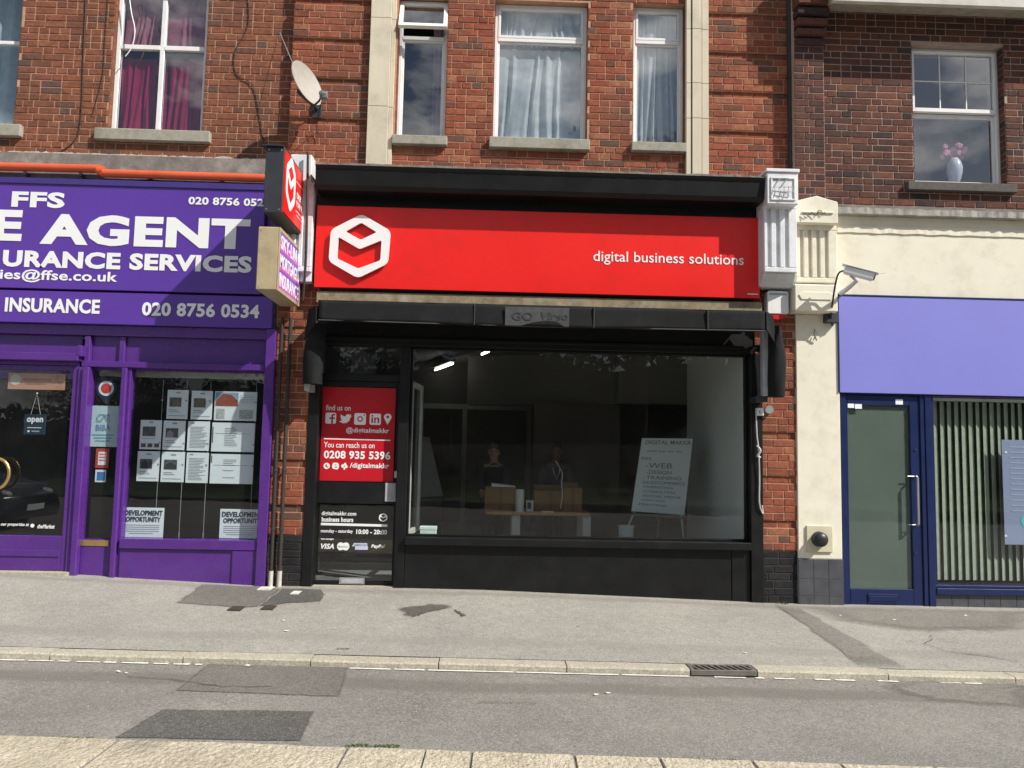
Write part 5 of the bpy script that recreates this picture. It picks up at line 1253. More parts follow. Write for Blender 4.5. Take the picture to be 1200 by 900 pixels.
# poster on navy window
q = rc(1178, 516, 1250, 639, YB); T = Thing('window_poster', 'lavender blue notice taped inside the navy-framed window at the right edge', 'poster', (q[0]+.3, YB+.03, q[2]))
T.part('sheet', MB().box(q[0], q[0]+.72, YB+.03, YB+.033, q[2], q[3]), mat('lavender_blue_paper', (.27, .31, .50), .7, .04))
m = MB()
for k in range(13): m.box(q[0]+.08, q[0]+.6, YB+.0275, YB+.029, q[3]-.08-k*.055, q[3]-.068-k*.055)
T.part('text_lines', m, mat('pale_print', (.40, .43, .62), .7))
m = MB(); cxx = unp(1207, 613, YB).x; czz = z_of(1203, 611, YB); m.cyl((cxx, YB+.027, czz), (cxx, YB+.0295, czz), .075, n=28); T.part('round_logo', m, mat('turquoise_print', (.10, .55, .62), .6))
for dy in (530, 628): q2 = unp(1179, dy, YB+.02); T.part('tape', MB().box(q2.x-.01, q2.x+.015, YB+.026, YB+.028, q2.z-.01, q2.z+.01), M_PAPER)

# vent
q = rc(945, 616, 975.5, 647, -.03); T = Thing('wall_vent', 'square cream vent plate with black ball cowl low on cream pilaster', 'vent', ((q[0]+q[1])/2, -.03, q[2]))
T.part('plate', MB().box(q[0], q[1], -.04, -.021, q[2], q[3]), mat('vent_plate', (.58, .54, .40), .6, .08), bevel=.004)
c = unp(960.5, 632, -.06); m = MB(); m.cyl((c.x, -.041, c.z), (c.x, -.09, c.z), .078, .074, 24); m.ball((c.x, -.09, c.z), .074, .05, .074, 24, 12); T.part('cowl', m, mat('black_plastic', (.02, .02, .022), .4, .2))
# alarm box
q = rc(899, 341, 924, 368, -.10); T = Thing('alarm_box', 'white and red burglar alarm box on the brick under the white corbel', 'alarm', ((q[0]+q[1])/2, -.05, q[2]))
m = MB(); m.prism(rounded([(q[0], q[2]), (q[1], q[2]), (q[1], q[3]), (q[0], q[3])], .03), -.11, -.0)
T.part('case', m, M_PLASTIC, bevel=.006)
T.part('slot', MB().box(q[0]+.02, q[1]-.02, -.114, -.111, q[3]-.045, q[3]-.025), M_INKG, bevel=.002)
w_ = q[1]-q[0]; zc_ = q[2]-.001; cxm = (q[0]+q[1])/2
pts = [(q[0]+.012, zc_)]+[(cxm-math.cos(a*math.pi/10)*(w_/2-.015), zc_-math.sin(a*math.pi/10)*.055) for a in range(11)]+[(q[1]-.012, zc_)]
m = MB(); m.prism(pts, -.10, -.0); T.part('strobe', m, mat('red_strobe', (.55, .015, .02), .25, .05))
# CCTV
T = Thing('security_camera', 'white bullet security camera on a bracket above the lavender board', 'camera', unp(976, 348, 0)[:])
A_ = unp(989, 316, -.42); B_ = unp(1024, 325, -.52)
d = (B_-A_).normalized(); rt = d.cross(Vector((0, 0, 1))).normalized(); u_ = rt.cross(d)
def obox(m, P, Q, hw, hh, t0=0.0):
    pts = []
    for s1, base in ((0, P), (1, Q)):
        for a_, b_ in ((-1, -1), (1, -1), (1, 1), (-1, 1)): pts.append(base+rt*hw*a_+u_*hh*b_)
    m.add(pts, [(3, 2, 1, 0), (4, 5, 6, 7), (0, 1, 5, 4), (1, 2, 6, 5), (2, 3, 7, 6), (3, 0, 4, 7)])
m = MB(); obox(m, A_, B_, .042, .038); T.part('housing', m, M_PLASTIC, bevel=.012)
m = MB(); obox(m, A_+u_*.044-d*.03, B_+u_*.044+d*.03, .05, .005); T.part('sun_shield', m, M_PLASTIC, bevel=.003)
m = MB(); m.cyl(B_, B_+d*.012, .03, n=16); T.part('lens', m, M_DARKMETAL)
m = MB(); m.tube([B_+d*.02+u_*.04, B_+d*.09+u_*.07], .003, 5); T.part('aerial', m, M_PLASTIC)
W_ = unp(984, 345, -.0); E_ = A_.lerp(B_, .3)-u_*.04
m = MB(); m.tube([W_+Vector((0, .02, 0)), W_+Vector((.0, -.16, .02)), W_+Vector((.04, -.30, .08)), E_], [.026, .024, .02, .018], 12); T.part('bracket', m, mat('bracket_grey', (.55, .54, .53), .5))
T.part('base_plate', MB().box(W_.x-.04, W_.x+.04, .005, .029, W_.z-.07, W_.z+.07), M_PLASTIC, bevel=.005)
cable('black cable looping from the security camera down to the junction box', [(991, 317, -.40), (983, 320, -.36), (979, 333, -.30), (976, 352, -.24), (974, 372, -.10), (975.5, 382, -.08)], .009, M_CABLE)
q = rc(968, 366, 983, 378, -.1); o = MB().box(q[0], q[1], -.10, -.022, q[2], q[3]).build('junction_box', M_DARKMETAL, None, (q[0], -.06, q[2]), .006); o.location = (q[0], -.06, q[2]); tag(o, 'small dark junction box under the cream corbel foot', 'junction box')
# switch and cables on right pier
q = rc(887, 478, 895, 487, -.06); T = Thing('socket_box', 'small white switch box beside the right black jamb', 'switch', (q[0], -.04, q[2]))
T.part('case', MB().box(q[0], q[1], -.065, -.01, q[2], q[3]), M_PLASTIC, bevel=.004); T.part('button', MB().box(q[0]+.02, q[0]+.035, -.069, -.066, q[2]+.02, q[2]+.05), M_INKG)
q = rc(896, 474, 907, 486, -.04); o = MB().cyl(((q[0]+q[1])/2, -.05, (q[2]+q[3])/2), ((q[0]+q[1])/2, 0, (q[2]+q[3])/2), .042, n=14).build('junction_box', mat('grey_box', (.24, .28, .30), .6), None, (q[0], 0, q[2])); o.location = (q[0], 0, q[2]); tag(o, 'round grey junction box on the brick below the awning end', 'junction box')
cable('thin grey cable hanging down the right black jamb below the switch box', [(886, 487, -.03), (887, 510, -.03), (889, 528, -.04), (890, 560, -.03), (890, 590, -.03), (894, 602, -.02), (893, 592, -.02)], .007, M_CABLEG)
m_k = [(887, 522, -.03), (891, 528, -.05), (888, 534, -.04), (891, 536, -.03)]
cable('knotted lump in the grey cable on the right black jamb', m_k, .012, M_CABLEG)
# left drainpipes
for lab, pts, sp in (('outer black drainpipe with pale foot between purple shop and brick pier', ((331, 372), (325, 490), (318, 672), (317.3, 690)), .017), ('inner black drainpipe with pale foot in front of the left brick pier', ((339, 372), (335, 490), (329, 672), (328, 690)), .018)):
    P = [unp(x, y, -.06) for x, y in pts]; xx = sum(p.x for p in P)/4
    T = Thing('drainpipe', lab, 'pipe', (xx, -.06, zb(xx)))
    zf = P[2].z+.02
    T.part('pipe', MB().cyl((xx, -.06, zf), (xx, -.06, P[0].z), sp, n=12), M_CABLE)
    T.part('pale_foot', MB().cyl((xx, -.06, zb(xx)-.02), (xx, -.06, zf+.005), sp*1.3, n=12), mat('pale_pipe_foot', (.5, .48, .44), .7, .2, 20))
    for z in (1.9, 1.2, .62): T.part('bracket', MB().cyl((xx, -.06, z-.012), (xx, -.06, z+.012), sp*1.35, n=12), M_DARKMETAL); 
    T.part('wall_clip', MB().box(xx-.006, xx+.006, -.045, .004, 1.19, 1.21), M_DARKMETAL)

# ================================================================== PURPLE AGENCY (left)
YU = -.02; YG = .06
T = Thing('purple_fascia_sign', 'long purple fascia sign with large white estate agency lettering', 'shop sign', (unp(120, 339, -.08).x, -.08, z_of(120, 339, -.08)))
f0 = rc(-90, 212, 309, 339.5, -.08)
T.part('board', MB().box(f0[0], f0[1], -.08, -.02, f0[2], f0[3]), M_PURF, bevel=.003)
for px in (41, 170): q = unp(px, 280, -.08); 
T.part('top_frame', MB().box(f0[0], f0[1]+.01, -.095, -.0805, f0[3]-.05, f0[3]+.01), mat('dark_purple_trim', (.05, .03, .20), .4), bevel=.004)
tp = lambda s, x0, yc, x1, h, b=.04, sl=.031, Y=-.0825: T.text('lettering', s, x0, yc, x1, h, Y, M_WHITE, bold=b, slope=sl, ext=.0012)
tp('FFS', 13.8, 233.2, 76, 19)
tp('020 8756 052', 221, 235, 309, 9.5, .03, .035)
tp('E', -8, 263.5, 26, 37, .045); tp('AGENT', 47.5, 268, 293, 37, .045)
tp('URANCE SERVICES', 3.5, 302.5, 295, 20, .045)
tp('ies@ffse.co.uk', 0, 322.3, 137.5, 15.5, .02, .025)
l0 = rc(-90, 343, 320, 380, -.05)
T = Thing('purple_shopfront', 'glossy purple agency shopfront with door, side light and display window', 'shopfront', (-3.6, YU, zb(-3.6)))
PS = T
T.part('lower_board', MB().box(l0[0], l0[1], -.07, .0, l0[2], l0[3]), M_PURF, bevel=.004)
tp('INSURANCE', 6, 356.8, 117, 17, .035, .022, -.0725); tp('020 8756 0534', 166.5, 361.8, 304, 16.5, .035, .014, -.0725)
T.part('board_back', MB().box(f0[0], l0[1], .0, .3, l0[2], lg[2]-.035), M_PUR)
M_PURD = M_PUR
# recess beam below boards, transom panels
b1 = rc(-90, 383, 314, 393, 0); b2 = rc(-90, 393, 314, 433, 0)
T.part('header_beam', MB().box(b1[0], l0[1]-.03, -.01, .2, b1[2], l0[2]-.002), M_PUR, bevel=.005)
xd = unp(95, 410, 0).x; xw = unp(141, 420, 0).x; xe = unp(311, 420, 0).x
T.part('transom_panel', MB().box(b2[0], xd-.02, .055, .1, b2[2]-.1, b1[2]-.002), M_PUR)
T.part('transom_panel', MB().box(xd+.09, xw-.03, .055, .1, b2[2], b1[2]-.002), M_PUR)
T.part('transom_panel', MB().box(xw+.03, xe, .055, .1, b2[2], b1[2]-.002), M_PUR)
T.part('transom_post', MB().box(xd+.03, xd+.085, .0, .1, b2[2]+.0, b1[2]-.002), M_PUR, bevel=.005)
T.part('transom_post', MB().box(xw-.028, xw+.028, .02, .1, b2[2]+.0, b1[2]-.002), M_PUR, bevel=.005)
q = rc(-90, 412, 92, 421, -.08); T.part('ledge_bar', MB().box(q[0], q[1], -.09, .054, q[2], q[3]), M_PUR, bevel=.006)
q = rc(89, 407, 96, 421, -.08); T.part('ledge_stop', MB().box(q[0]+.01, q[1], -.09, .02, q[2]+.03, q[3]+.02), M_PUR, bevel=.006)
tb = rc(95, 425, 311, 432, YU); T.part('transom_bar', MB().box(tb[0], xe, YU, .1, tb[2], tb[3]), M_PUR, bevel=.006)
# posts
po1 = rc(83.5, 432, 98, 673, YU); po2 = rc(135.5, 433, 145.5, 676, YU); pil = rc(305, 384, 317, 686, -.06)
zb1 = zb(po1[0])-.04; zb2 = zb(po2[0])-.04; zb3 = zb(pil[0])-.04
wdt = po1[1]-po1[0]
T.part('door_post', MB().box(po1[0], po1[0]+wdt*.45, YU-.0, .1, zb1, tb[2]-.002), M_PUR, bevel=.006)
T.part('door_post', MB().box(po1[0]+wdt*.47, po1[1], YU-.03, .1, zb1, tb[2]-.002), M_PUR, bevel=.008)
T.part('window_post', MB().box(po2[0], po2[1]-.03, YU-.02, .1, zb2, tb[2]-.002), M_PUR, bevel=.008)
T.part('window_post', MB().box(po2[1]-.028, po2[1], YU+.02, .1, zb2, tb[2]-.002), M_PUR, bevel=.004)
T.part('pilaster', MB().box(pil[0], pil[1], -.06, .12, zb3, l0[2]-.002), M_PUR, bevel=.008)
# display window
zs_ = z_of(222, 631, YG); ztop = tb[2]-.002
T.part('sill_rail', MB().box(po2[1]+.001, pil[0]-.001, YU-.02, .1, z_of(222, 644, YU), zs_), M_PUR, bevel=.006)
T.part('stall_riser', MB().box(po2[1]+.001, pil[0]-.001, YU+.005, .1, zb(-3)-.05, z_of(222, 644, YU)-.002), M_PUR, bevel=.004)
T.part('riser_stile', MB().box(unp(272, 660, YU).x, pil[0]-.0015, YU-.012, YU+.004, zb(-2.3)-.04, z_of(222, 644, YU)-.002), M_PUR, bevel=.004)
T.part('display_pane', MB().box(po2[1], pil[0], YG, YG+.008, zs_, ztop), M_GLASSD)
# side light
zk = z_of(112, 642, YG); T.part('side_pane', MB().box(po1[1], po2[0], YG, YG+.008, z_of(112, 632, YG), ztop), M_GLASSD)
T.part('side_panel', MB().box(po1[1]+.001, po2[0]-.001, .02, .1, zb(-3.9)-.06, z_of(112, 632, .02)), M_PUR, bevel=.005)
q = rc(93, 633, 127, 640, .01); T.part('brass_letter_plate', MB().box(q[0], q[1], .012, .0195, q[2], q[3]), M_GOLD, bevel=.003)
# door
dxr = po1[0]-.004; dxl = dxr-1.02; zdt = z_of(40, 428, .02)
T.part('door_head', MB().box(f0[0]-.0, dxr+.002, .0, .1, zdt+.003, q[0]*0+z_of(40, 421, .0)), M_PUR, bevel=.004)
gq = rc(-40, 433, 81, 627, .03); zdb = zb(-4.6)+.01
mb = MB(); mb.box(gq[1], dxr, .0, .055, zdb, zdt); mb.box(dxl, dxl+.09, .0, .055, zdb, zdt); mb.box(dxl+.09, gq[1], .0, .055, gq[3], zdt); mb.box(dxl+.09, gq[1], .0, .055, zdb, gq[2])
door = T.part('door', mb, M_PUR, bevel=.005)
T.part('pane', MB().box(dxl+.09, gq[1], .03, .037, gq[2], gq[3]), M_GLASSD, door)
T.part('door_moulding', MB().box(dxl+.12, gq[1]-.01, -.012, -.0005, z_of(40, 652, 0), z_of(40, 644, 0)), M_PUR, door, .004)
# ring pull
cx_ = unp(-2, 555, -.02); m = MB(); m.tube([(cx_.x+.125*math.cos(a*math.pi/10), -.05, cx_.z+.15*math.sin(a*math.pi/10)) for a in range(-6, 7)], .016, 10); T.part('ring_pull', m, M_GOLD, door)
m = MB().cyl((cx_.x-.10, -.045, cx_.z), (cx_.x-.10, .0, cx_.z), .03, n=16); T.part('pull_boss', m, M_GOLD, door)
T.part('frame_left', MB().box(dxl-.15, dxl-.004, .0, .1, zdb-.05, zdt), M_PUR)
T.part('left_window', MB().box(f0[0], dxl-.152, YG, YG+.01, zdb+.3, zdt), M_GLASSD); T.part('left_riser', MB().box(f0[0], dxl-.152, .0, YG+.05, zdb-.05, zdb+.3), M_PUR)
T.text('lettering', 'our properties at', 1, 614.8, 34, 4.6, .0275, M_WHITE, under=door, bold=.01, slope=.03, shear=.2)
T.text('lettering', 'theMarket', 44, 616.8, 64, 4.6, .0275, M_WHITE, under=door, bold=.02, slope=.03, shear=.2)
c = unp(38, 616, .028); T.part('round_mark', MB().cyl((c.x, .026, c.z), (c.x, .0285, c.z), .019, n=18), M_WHITE, door)
# interior of the agency
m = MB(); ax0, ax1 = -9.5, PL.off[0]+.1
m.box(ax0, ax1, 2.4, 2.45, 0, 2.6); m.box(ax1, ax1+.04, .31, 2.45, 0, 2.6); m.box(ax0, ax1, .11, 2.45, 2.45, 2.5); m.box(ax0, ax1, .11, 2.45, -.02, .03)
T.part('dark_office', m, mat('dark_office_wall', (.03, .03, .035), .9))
T.part('roller_blind', MB().box(po1[1]+.02, xe-.02, .12, .17, z_of(222, 443, .12), ztop-.005), mat('cream_roller', (.36, .34, .27), .8, .05), bevel=.006)
# doormat-like step
T.part('door_step', MB().box(f0[0], unp(84, 670, 0).x, -.12, .05, zb(-4.5)-.08, zb(-4.6)+.006), G_KERB)

# property sheets in the window display
YH = .105
M_HOUSEPIC = mat('house_photo', (.10, .105, .11), .5, .8, 40); M_SKYPIC = mat('sky_print', (.25, .38, .5), .5, .2, 20); M_BRPIC = mat('brick_house_print', (.30, .08, .05), .5, .5, 50)
def sheet_thing(label, x0, y0, x1, y1, kind, rs=1, group='property sheets in the agency window'):
    r = random.Random(rs); q = rc(x0, y0, x1, y1, YH); T = Thing('property_sheet', label, 'property sheet', ((q[0]+q[1])/2, YH, q[2]), group)
    W_, H_ = q[1]-q[0], q[3]-q[2]
    T.part('sheet', MB().box(q[0], q[1], YH, YH+.003, q[2], q[3]), M_PAPER, bevel=.001)
    fr = lambda u0, u1, v0, v1: (q[0]+u0*W_, q[0]+u1*W_, YH-.0025, YH-.0008, q[2]+v0*H_, q[2]+v1*H_)
    lines = MB()
    if kind == 'photo':
        T.part('picture', MB().box(*fr(.12, .68, .42, .74)), M_HOUSEPIC)
        a_ = fr(r.uniform(.13, .3), r.uniform(.45, .66), .42, r.uniform(.55, .64)); m = MB(); m.prism([(a_[0], a_[4]), (a_[1], a_[4]), (a_[1], a_[5]), ((a_[0]+a_[1])/2, a_[5]+.03), (a_[0], a_[5])], YH-.0035, YH-.0026); T.part('house_shape', m, mat('pale_house_print', r.choice([(.04, .045, .05), (.3, .3, .29), (.16, .15, .10), (.05, .05, .06)]), .6, .4, 80))
        lines.box(*fr(.12, .5, .3, .325)); lines.box(*fr(.12, .6, .24, .26)); lines.box(*fr(.1, .9, .10, .12)); lines.box(*fr(.4, .62, .88, .93))
    elif kind == 'photo4':
        T.part('picture', MB().box(*fr(.12, .72, .45, .78)), M_HOUSEPIC)
        for k in range(3): T.part('picture', MB().box(*fr(.08+.31*k, .3+.31*k, .07, .2)), M_PIC)
        lines.box(*fr(.12, .7, .36, .38)); lines.box(*fr(.4, .6, .9, .95))
    elif kind == 'text':
        for k in range(15): lines.box(*fr(.12, r.uniform(.6, .92), .1+.05*k, .118+.05*k))
        lines.box(*fr(.15, .3, .92, .96))
    elif kind == 'wide':
        T.part('picture', MB().box(*fr(.02, .56, .5, .97)), M_SKYPIC)
        a_ = fr(.04, .55, .5, .72); m = MB(); m.prism([(a_[0], a_[4]), (a_[1], a_[4]), (a_[1], a_[5]-.01), (a_[0]+(a_[1]-a_[0])*.7, a_[5]+.05), (a_[0]+(a_[1]-a_[0])*.3, a_[5]+.06), (a_[0], a_[5]-.01)], YH-.0035, YH-.0026); T.part('house_shape', m, M_BRPIC)
        T.part('picture', MB().box(*fr(.05, .25, .06, .4)), mat('plan_print', (.45, .48, .47), .6, .8, 60)); T.part('picture', MB().box(*fr(.6, .92, .06, .38)), mat('plan_print2', (.45, .48, .47), .6, .8, 60))
        for k in range(5): lines.box(*fr(.6, .95, .62+.06*k, .63+.06*k))
    else:
        T.part('green_edge', MB().box(*fr(.015, .035, .3 if kind == 'wtext' else .7, .85 if kind == 'wtext' else .95)), mat('dark_green_print', (.04, .10, .06), .6))
        for k in range(11): lines.box(*fr(.3, r.uniform(.5, .62), .2+.06*k, .22+.06*k)) if kind == 'wtext' or k > 6 or k % 4 == 0 else None
        lines.box(*fr(.08, .9, .62, .63))
    T.part('text_lines', lines, M_INKG)
    return T
for i, a in enumerate([
 ('property sheet with white van-like house photo, top row left', 195.7, 457, 220.3, 491, 'photo'),
 ('property sheet with gabled house photo, top row middle', 224, 458, 248.8, 491.7, 'photo'),
 ('wide property sheet with red brick house and plans, top row right', 251.2, 459, 300.8, 493, 'wide'),
 ('property sheet with one large and three small photos, left of middle row', 164, 492.3, 189, 526.5, 'photo4'),
 ('property sheet with dark house photo, second in the middle row', 191, 493, 216.8, 527.3, 'photo'),
 ('plain text property sheet, third in the middle row', 219.6, 493.8, 245.4, 528.2, 'text'),
 ('wide text sheet with long green edge, right end of the middle row', 248, 495.5, 298.4, 529.5, 'wtext'),
 ('property sheet with yellowish photo, left of bottom row', 160.6, 528.8, 186.6, 564, 'photo'),
 ('property sheet with bright lamp in its photo, second in the bottom row', 188.8, 529.5, 216, 565, 'photo'),
 ('plain text property sheet, third in the bottom row', 218, 530.5, 244, 566, 'text'),
 ('wide mostly blank sheet, right end of the bottom row', 246.2, 532.3, 296.7, 567, 'wtext2')]):
    sheet_thing(*a, rs=i)
for i, (xa_, xb_) in enumerate(((191, 186), (219.5, 214), (247.5, 242), (300, 297))):
    P = unp((xa_+xb_)/2, 500, YH+.006); pa = z_of(222, 446, YH); pb = zs_
    T = Thing('display_wire', ['display wire between the first and second sheet columns', 'display wire between the second and third sheet columns', 'display wire left of the wide sheets', 'display wire right of the wide sheets'][i], 'wire', (P.x, YH+.006, pb), 'hanging display wires in the agency window')
    T.part('wire', MB().cyl((P.x, YH+.006, pb), (P.x, YH+.006, pa), .0025, n=6), M_GREYMETAL)
    T.part('floor_grip', MB().cyl((P.x, YH+.006, pb), (P.x, YH+.006, pb+.05), .007, n=8), M_SILVER)
    for y in (470, 520, 545): z = z_of(240, y, YH); T.part('clip', MB().box(P.x-.008, P.x+.008, YH-.004, YH+.01, z-.008, z+.008), M_GREYMETAL)
def notice(label, x0, y0, x1, y1, m=M_PAPER, Y=.085, name='notice', cat='notice'):
    q = rc(x0, y0, x1, y1, Y); T = Thing(name, label, cat, ((q[0]+q[1])/2, Y, q[2])); T.part('sheet', MB().box(q[0], q[1], Y, Y+.002, q[2], q[3]), m); return T, q
def dev(label, x0, x1, y0, y1, s1, s2, cut):
    T, q = notice(label, x0, y0, x1, y1)
    W_ = q[1]-q[0]; H_ = q[3]-q[2]; X1 = q[1]-.012
    T.text_at('lettering', s1, q[0]+.02, q[0]+.02+(W_-.035), q[3]-.27*H_, q[3]-.09*H_, .083, M_NAVY, bold=.03)
    T.text_at('lettering', s2, q[0]+.035, q[0]+.02+(W_-.05), q[3]-.48*H_, q[3]-.31*H_, .083, M_NAVY, bold=.03)
    m = MB()
    for k in range(5): m.box(q[0]+.04+.03*(k == 4), q[1]-.04-.06*(k == 4), .0822, .0838, q[2]+H_*(.40-.07*k), q[2]+H_*(.42-.07*k))
    T.part('text_lines', m, M_INKG)
dev('white development opportunity notice in the lower left of the agency window', 143.5, 191.8, 594.8, 629.5, 'DEVELOPMENT', 'OPPORTUNITY', 0)
dev('white development opportunity notice in the lower right beside the purple pilaster', 257.5, 309, 596.7, 631, 'DEVELOPMENT', 'OPPORTUNITY', 1)
# side light stickers
YK = YG-.004
T, q = notice('pale aqua card with animal crest and blue lettering in the side light', 104, 475.5, 138.5, 523.5, M_PAPERC, YG+.01, 'membership_card', 'card')
m = MB(); c = unp(121, 490, YG+.008); pts = []
for k in range(40):
    a = k*.35; pts.append(Vector((c.x+.055*math.cos(a)*(1+.3*math.sin(a*2.3)), YG+.008, c.z+.04*math.sin(a*1.7))))
m.tube(pts, .0022, 4); T.part('crest', m, mat('blue_print', (.10, .22, .38), .6))
T.text('lettering', 'BIBA', 112.5, 501, 129.5, 6.5, YG+.008, mat('blue_print2', (.12, .25, .42), .6), bold=.01)
m = MB()
for k in range(3): q_ = rc(108+k*2, 509+k*3.5, 133-k*2, 510.2+k*3.5, YG+.008); m.box(q_[0], q_[1], YG+.007, YG+.009, q_[2], q_[3])
T.part('text_lines', m, mat('blue_print3', (.12, .28, .42), .6))
c = unp(123.8, 455, YG); T = Thing('round_sticker', 'round red and white target sticker on navy pin at the top of the side light', 'sticker', (c.x, YG+.01, c.z-.14))
m = MB(); k_ = 1/F_PX*8.06; m.prism([(c.x+k_*11.5*math.cos(a), c.z+k_*11.5*math.sin(a)) for a in [math.radians(t) for t in range(-40, 221, 13)]]+[(c.x, c.z-k_*19)], YG+.012, YG+.013); T.part('navy_pin', m, M_NAVY)
T.part('white_disc', MB().cyl((c.x, YG+.0112, c.z), (c.x, YG+.0118, c.z), k_*8.7, n=28), M_WHITE); T.part('red_disc', MB().cyl((c.x, YG+.0095, c.z), (c.x, YG+.0108, c.z), k_*6, n=28), mat('red_print', (.62, .05, .05), .6))
T, q = notice('small red and white sticker below the aqua card in the side light', 112, 525.5, 127.5, 548.5, mat('red_sticker', (.55, .07, .05), .5), YG+.012, 'window_sticker', 'sticker')
q_ = rc(115, 529.5, 124.5, 545, YG+.01); T.part('panel', MB().box(q_[0], q_[1], YG+.0095, YG+.0115, q_[2], q_[3]), M_PAPER)
m = MB()
for k in range(3): m.box(q_[0]+.01, q_[1]-.01, YG+.008, YG+.0093, q_[3]-.03-k*.03, q_[3]-.018-k*.03)
T.part('text_lines', m, mat('red_print2', (.6, .1, .08), .5))
T, q = notice('small blue square sticker, lowest in the side light', 111.5, 550.5, 124, 565, M_PAPER, YG+.012, 'window_sticker', 'sticker')
q_ = rc(113.5, 553, 123, 563, YG+.01); T.part('panel', MB().box(q_[0], q_[1], YG+.0095, YG+.0115, q_[2], q_[3]), mat('blue_print4', (.05, .22, .50), .5))
# door notices
T, q = notice('long faded orange notice at the top of the purple shop door glass', 9.5, 437.5, 76.5, 456.5, mat('faded_orange_card', (.52, .27, .18), .7, .15, 8), .042, 'door_notice', 'notice')
c = unp(18, 445, .04); T.part('pale_badge', MB().cyl((c.x, .0395, c.z), (c.x, .0412, c.z), .055, n=20), mat('pale_badge', (.55, .5, .42), .7, .2))
m = MB(); q_ = rc(27, 443.5, 60, 446.5, .04); m.box(q_[0], q_[1], .0398, .0412, q_[2], q_[3]); q_ = rc(30, 449, 55, 450.5, .04); m.box(q_[0], q_[1], .0398, .0412, q_[2], q_[3]); T.part('text_lines', m, mat('worn_print', (.38, .17, .12), .7))
q = rc(28, 485.5, 53.5, 509.5, .045); T = Thing('open_sign', 'navy hanging open sign on a cord inside the purple shop door', 'open sign', ((q[0]+q[1])/2, .05, q[2]))
T.part('plaque', MB().box(q[0], q[1], .045, .052, q[2], q[3]), mat('navy_plaque', (.012, .04, .065), .5), bevel=.003)
T.text('lettering', 'open', 31.5, 493, 50.5, 7.5, .0425, M_WHITE, bold=.035)
q_ = rc(32, 500.8, 48.5, 501.6, .044); T.part('rule', MB().box(q_[0], q_[1], .0432, .0448, q_[2], q_[3]), M_WHITE)
c = unp(33.4, 505.3, .044); T.part('round_mark', MB().cyl((c.x, .0432, c.z), (c.x, .0448, c.z), .011, n=14), M_WHITE)
q_ = rc(37, 504.6, 46, 506.2, .044); T.part('small_print', MB().box(q_[0], q_[1], .0432, .0448, q_[2], q_[3]), M_INKG)
P0 = unp(43.5, 461, .05); m = MB(); m.tube([(q[0]+.06, .048, q[3]), tuple(P0), (q[1]-.06, .048, q[3])], .0022, 5); T.part('cord', m, M_CABLEG)
T.part('hook', MB().ball(tuple(P0), .009), M_PLASTIC)

# ================================================================== PROJECTING SIGNS
def side_text(T, s, y0, y1, z0, z1, X, m, bold=.02, name='lettering'):
    T.text_at(name, s, y0, y1, z0, z1, 0, m, bold=bold, ext=.001, rot=lambda x, y, z: (X-y, x, z))
q = rc(310, 172, 332.5, 249, -.9)
T = Thing('projecting_sign', 'black cased projecting sign with red face above the beige one', 'projecting sign', (q[1], -.05, q[2]))
T.part('case', MB().box(q[0], q[1]-.004, -.9, -.06, q[2], q[3]), M_DARKMETAL, bevel=.005)
T.part('top_flange', MB().box(q[0]-.03, q[1]-.01, -.93, -.06, q[3]+.001, q[3]+.012), M_DARKMETAL)
T.part('red_face', MB().box(q[1]-.003, q[1]+.004, -.885, -.09, q[2]+.02, q[3]-.02), M_RED)
for sx in (.03, q[1]-q[0]-.03):
    for sz in (.03, q[3]-q[2]-.03): T.part('screw', MB().cyl((q[0]+sx, -.904, q[2]+sz), (q[0]+sx, -.899, q[2]+sz), .006, n=8), M_SILVER)
T.part('wall_arm', MB().box(q[0]+.05, q[1]-.06, -.06, .0, q[2]+.1, q[3]-.1), M_DARKMETAL)
X = q[1]+.0045; hz = q[3]-q[2]
def side_ring(pts, holes, yc, zc_, ky, kz, m, name='logo'):
    mb = flat_with_holes([(p[0], p[1]) for p in pts], holes, 0, .002)
    mb.v = [(X+.0015-v[1]*1.0, yc+v[0]*ky, zc_+v[2]*kz) for v in mb.v]; T.part(name, mb, m)
hexo2 = rounded([(0, 1), (.9, .5), (.9, -.5), (0, -1), (-.9, -.5), (-.9, .5)], .2)
side_ring(hexo2, [rounded([(0, .66), (.55, .4), (0, .08), (-.55, .4)], .08), rounded([(-.62, .16), (0, -.2), (.62, .16), (.6, -.35), (0, -.7), (-.6, -.35)], .1)], -.66, q[2]+hz*.56, .19, .27, M_WHITE)
side_text(T, 'DIGITAL', -.42, -.13, q[2]+hz*.47, q[2]+hz*.57, X, M_WHITE); side_text(T, 'MAKKR', -.42, -.13, q[2]+hz*.34, q[2]+hz*.44, X, M_WHITE, .0)
m = MB(); m.box(X, X+.001, -.44, -.12, q[2]+hz*.26, q[2]+hz*.275); m.box(X, X+.001, -.42, -.15, q[2]+hz*.20, q[2]+hz*.21); m.box(X, X+.001, -.46, -.2, q[2]+hz*.72, q[2]+hz*.73); T.part('small_print', m, M_WHITE)
q = rc(301, 265.5, 326, 339.5, -.9)
T = Thing('projecting_sign', 'beige cased projecting sign with purple striped face under the red one', 'projecting sign', (q[1], -.05, q[2]))
T.part('case', MB().box(q[0], q[1]-.004, -.9, -.06, q[2], q[3]), M_BEIGE, bevel=.008)
hz = q[3]-q[2]; X = q[1]+.0045
T.part('rim', (lambda m: (m.box(q[1]-.003, q[1]+.006, -.9, -.87, q[2], q[3]), m.box(q[1]-.003, q[1]+.006, -.1, -.07, q[2], q[3]), m.box(q[1]-.003, q[1]+.006, -.87, -.1, q[2], q[2]+.03), m.box(q[1]-.003, q[1]+.006, -.87, -.1, q[3]-.03, q[3]), m)[-1])(MB()), M_BEIGE)
M_MAG = mat('magenta_stripe', (.50, .10, .48), .4); 
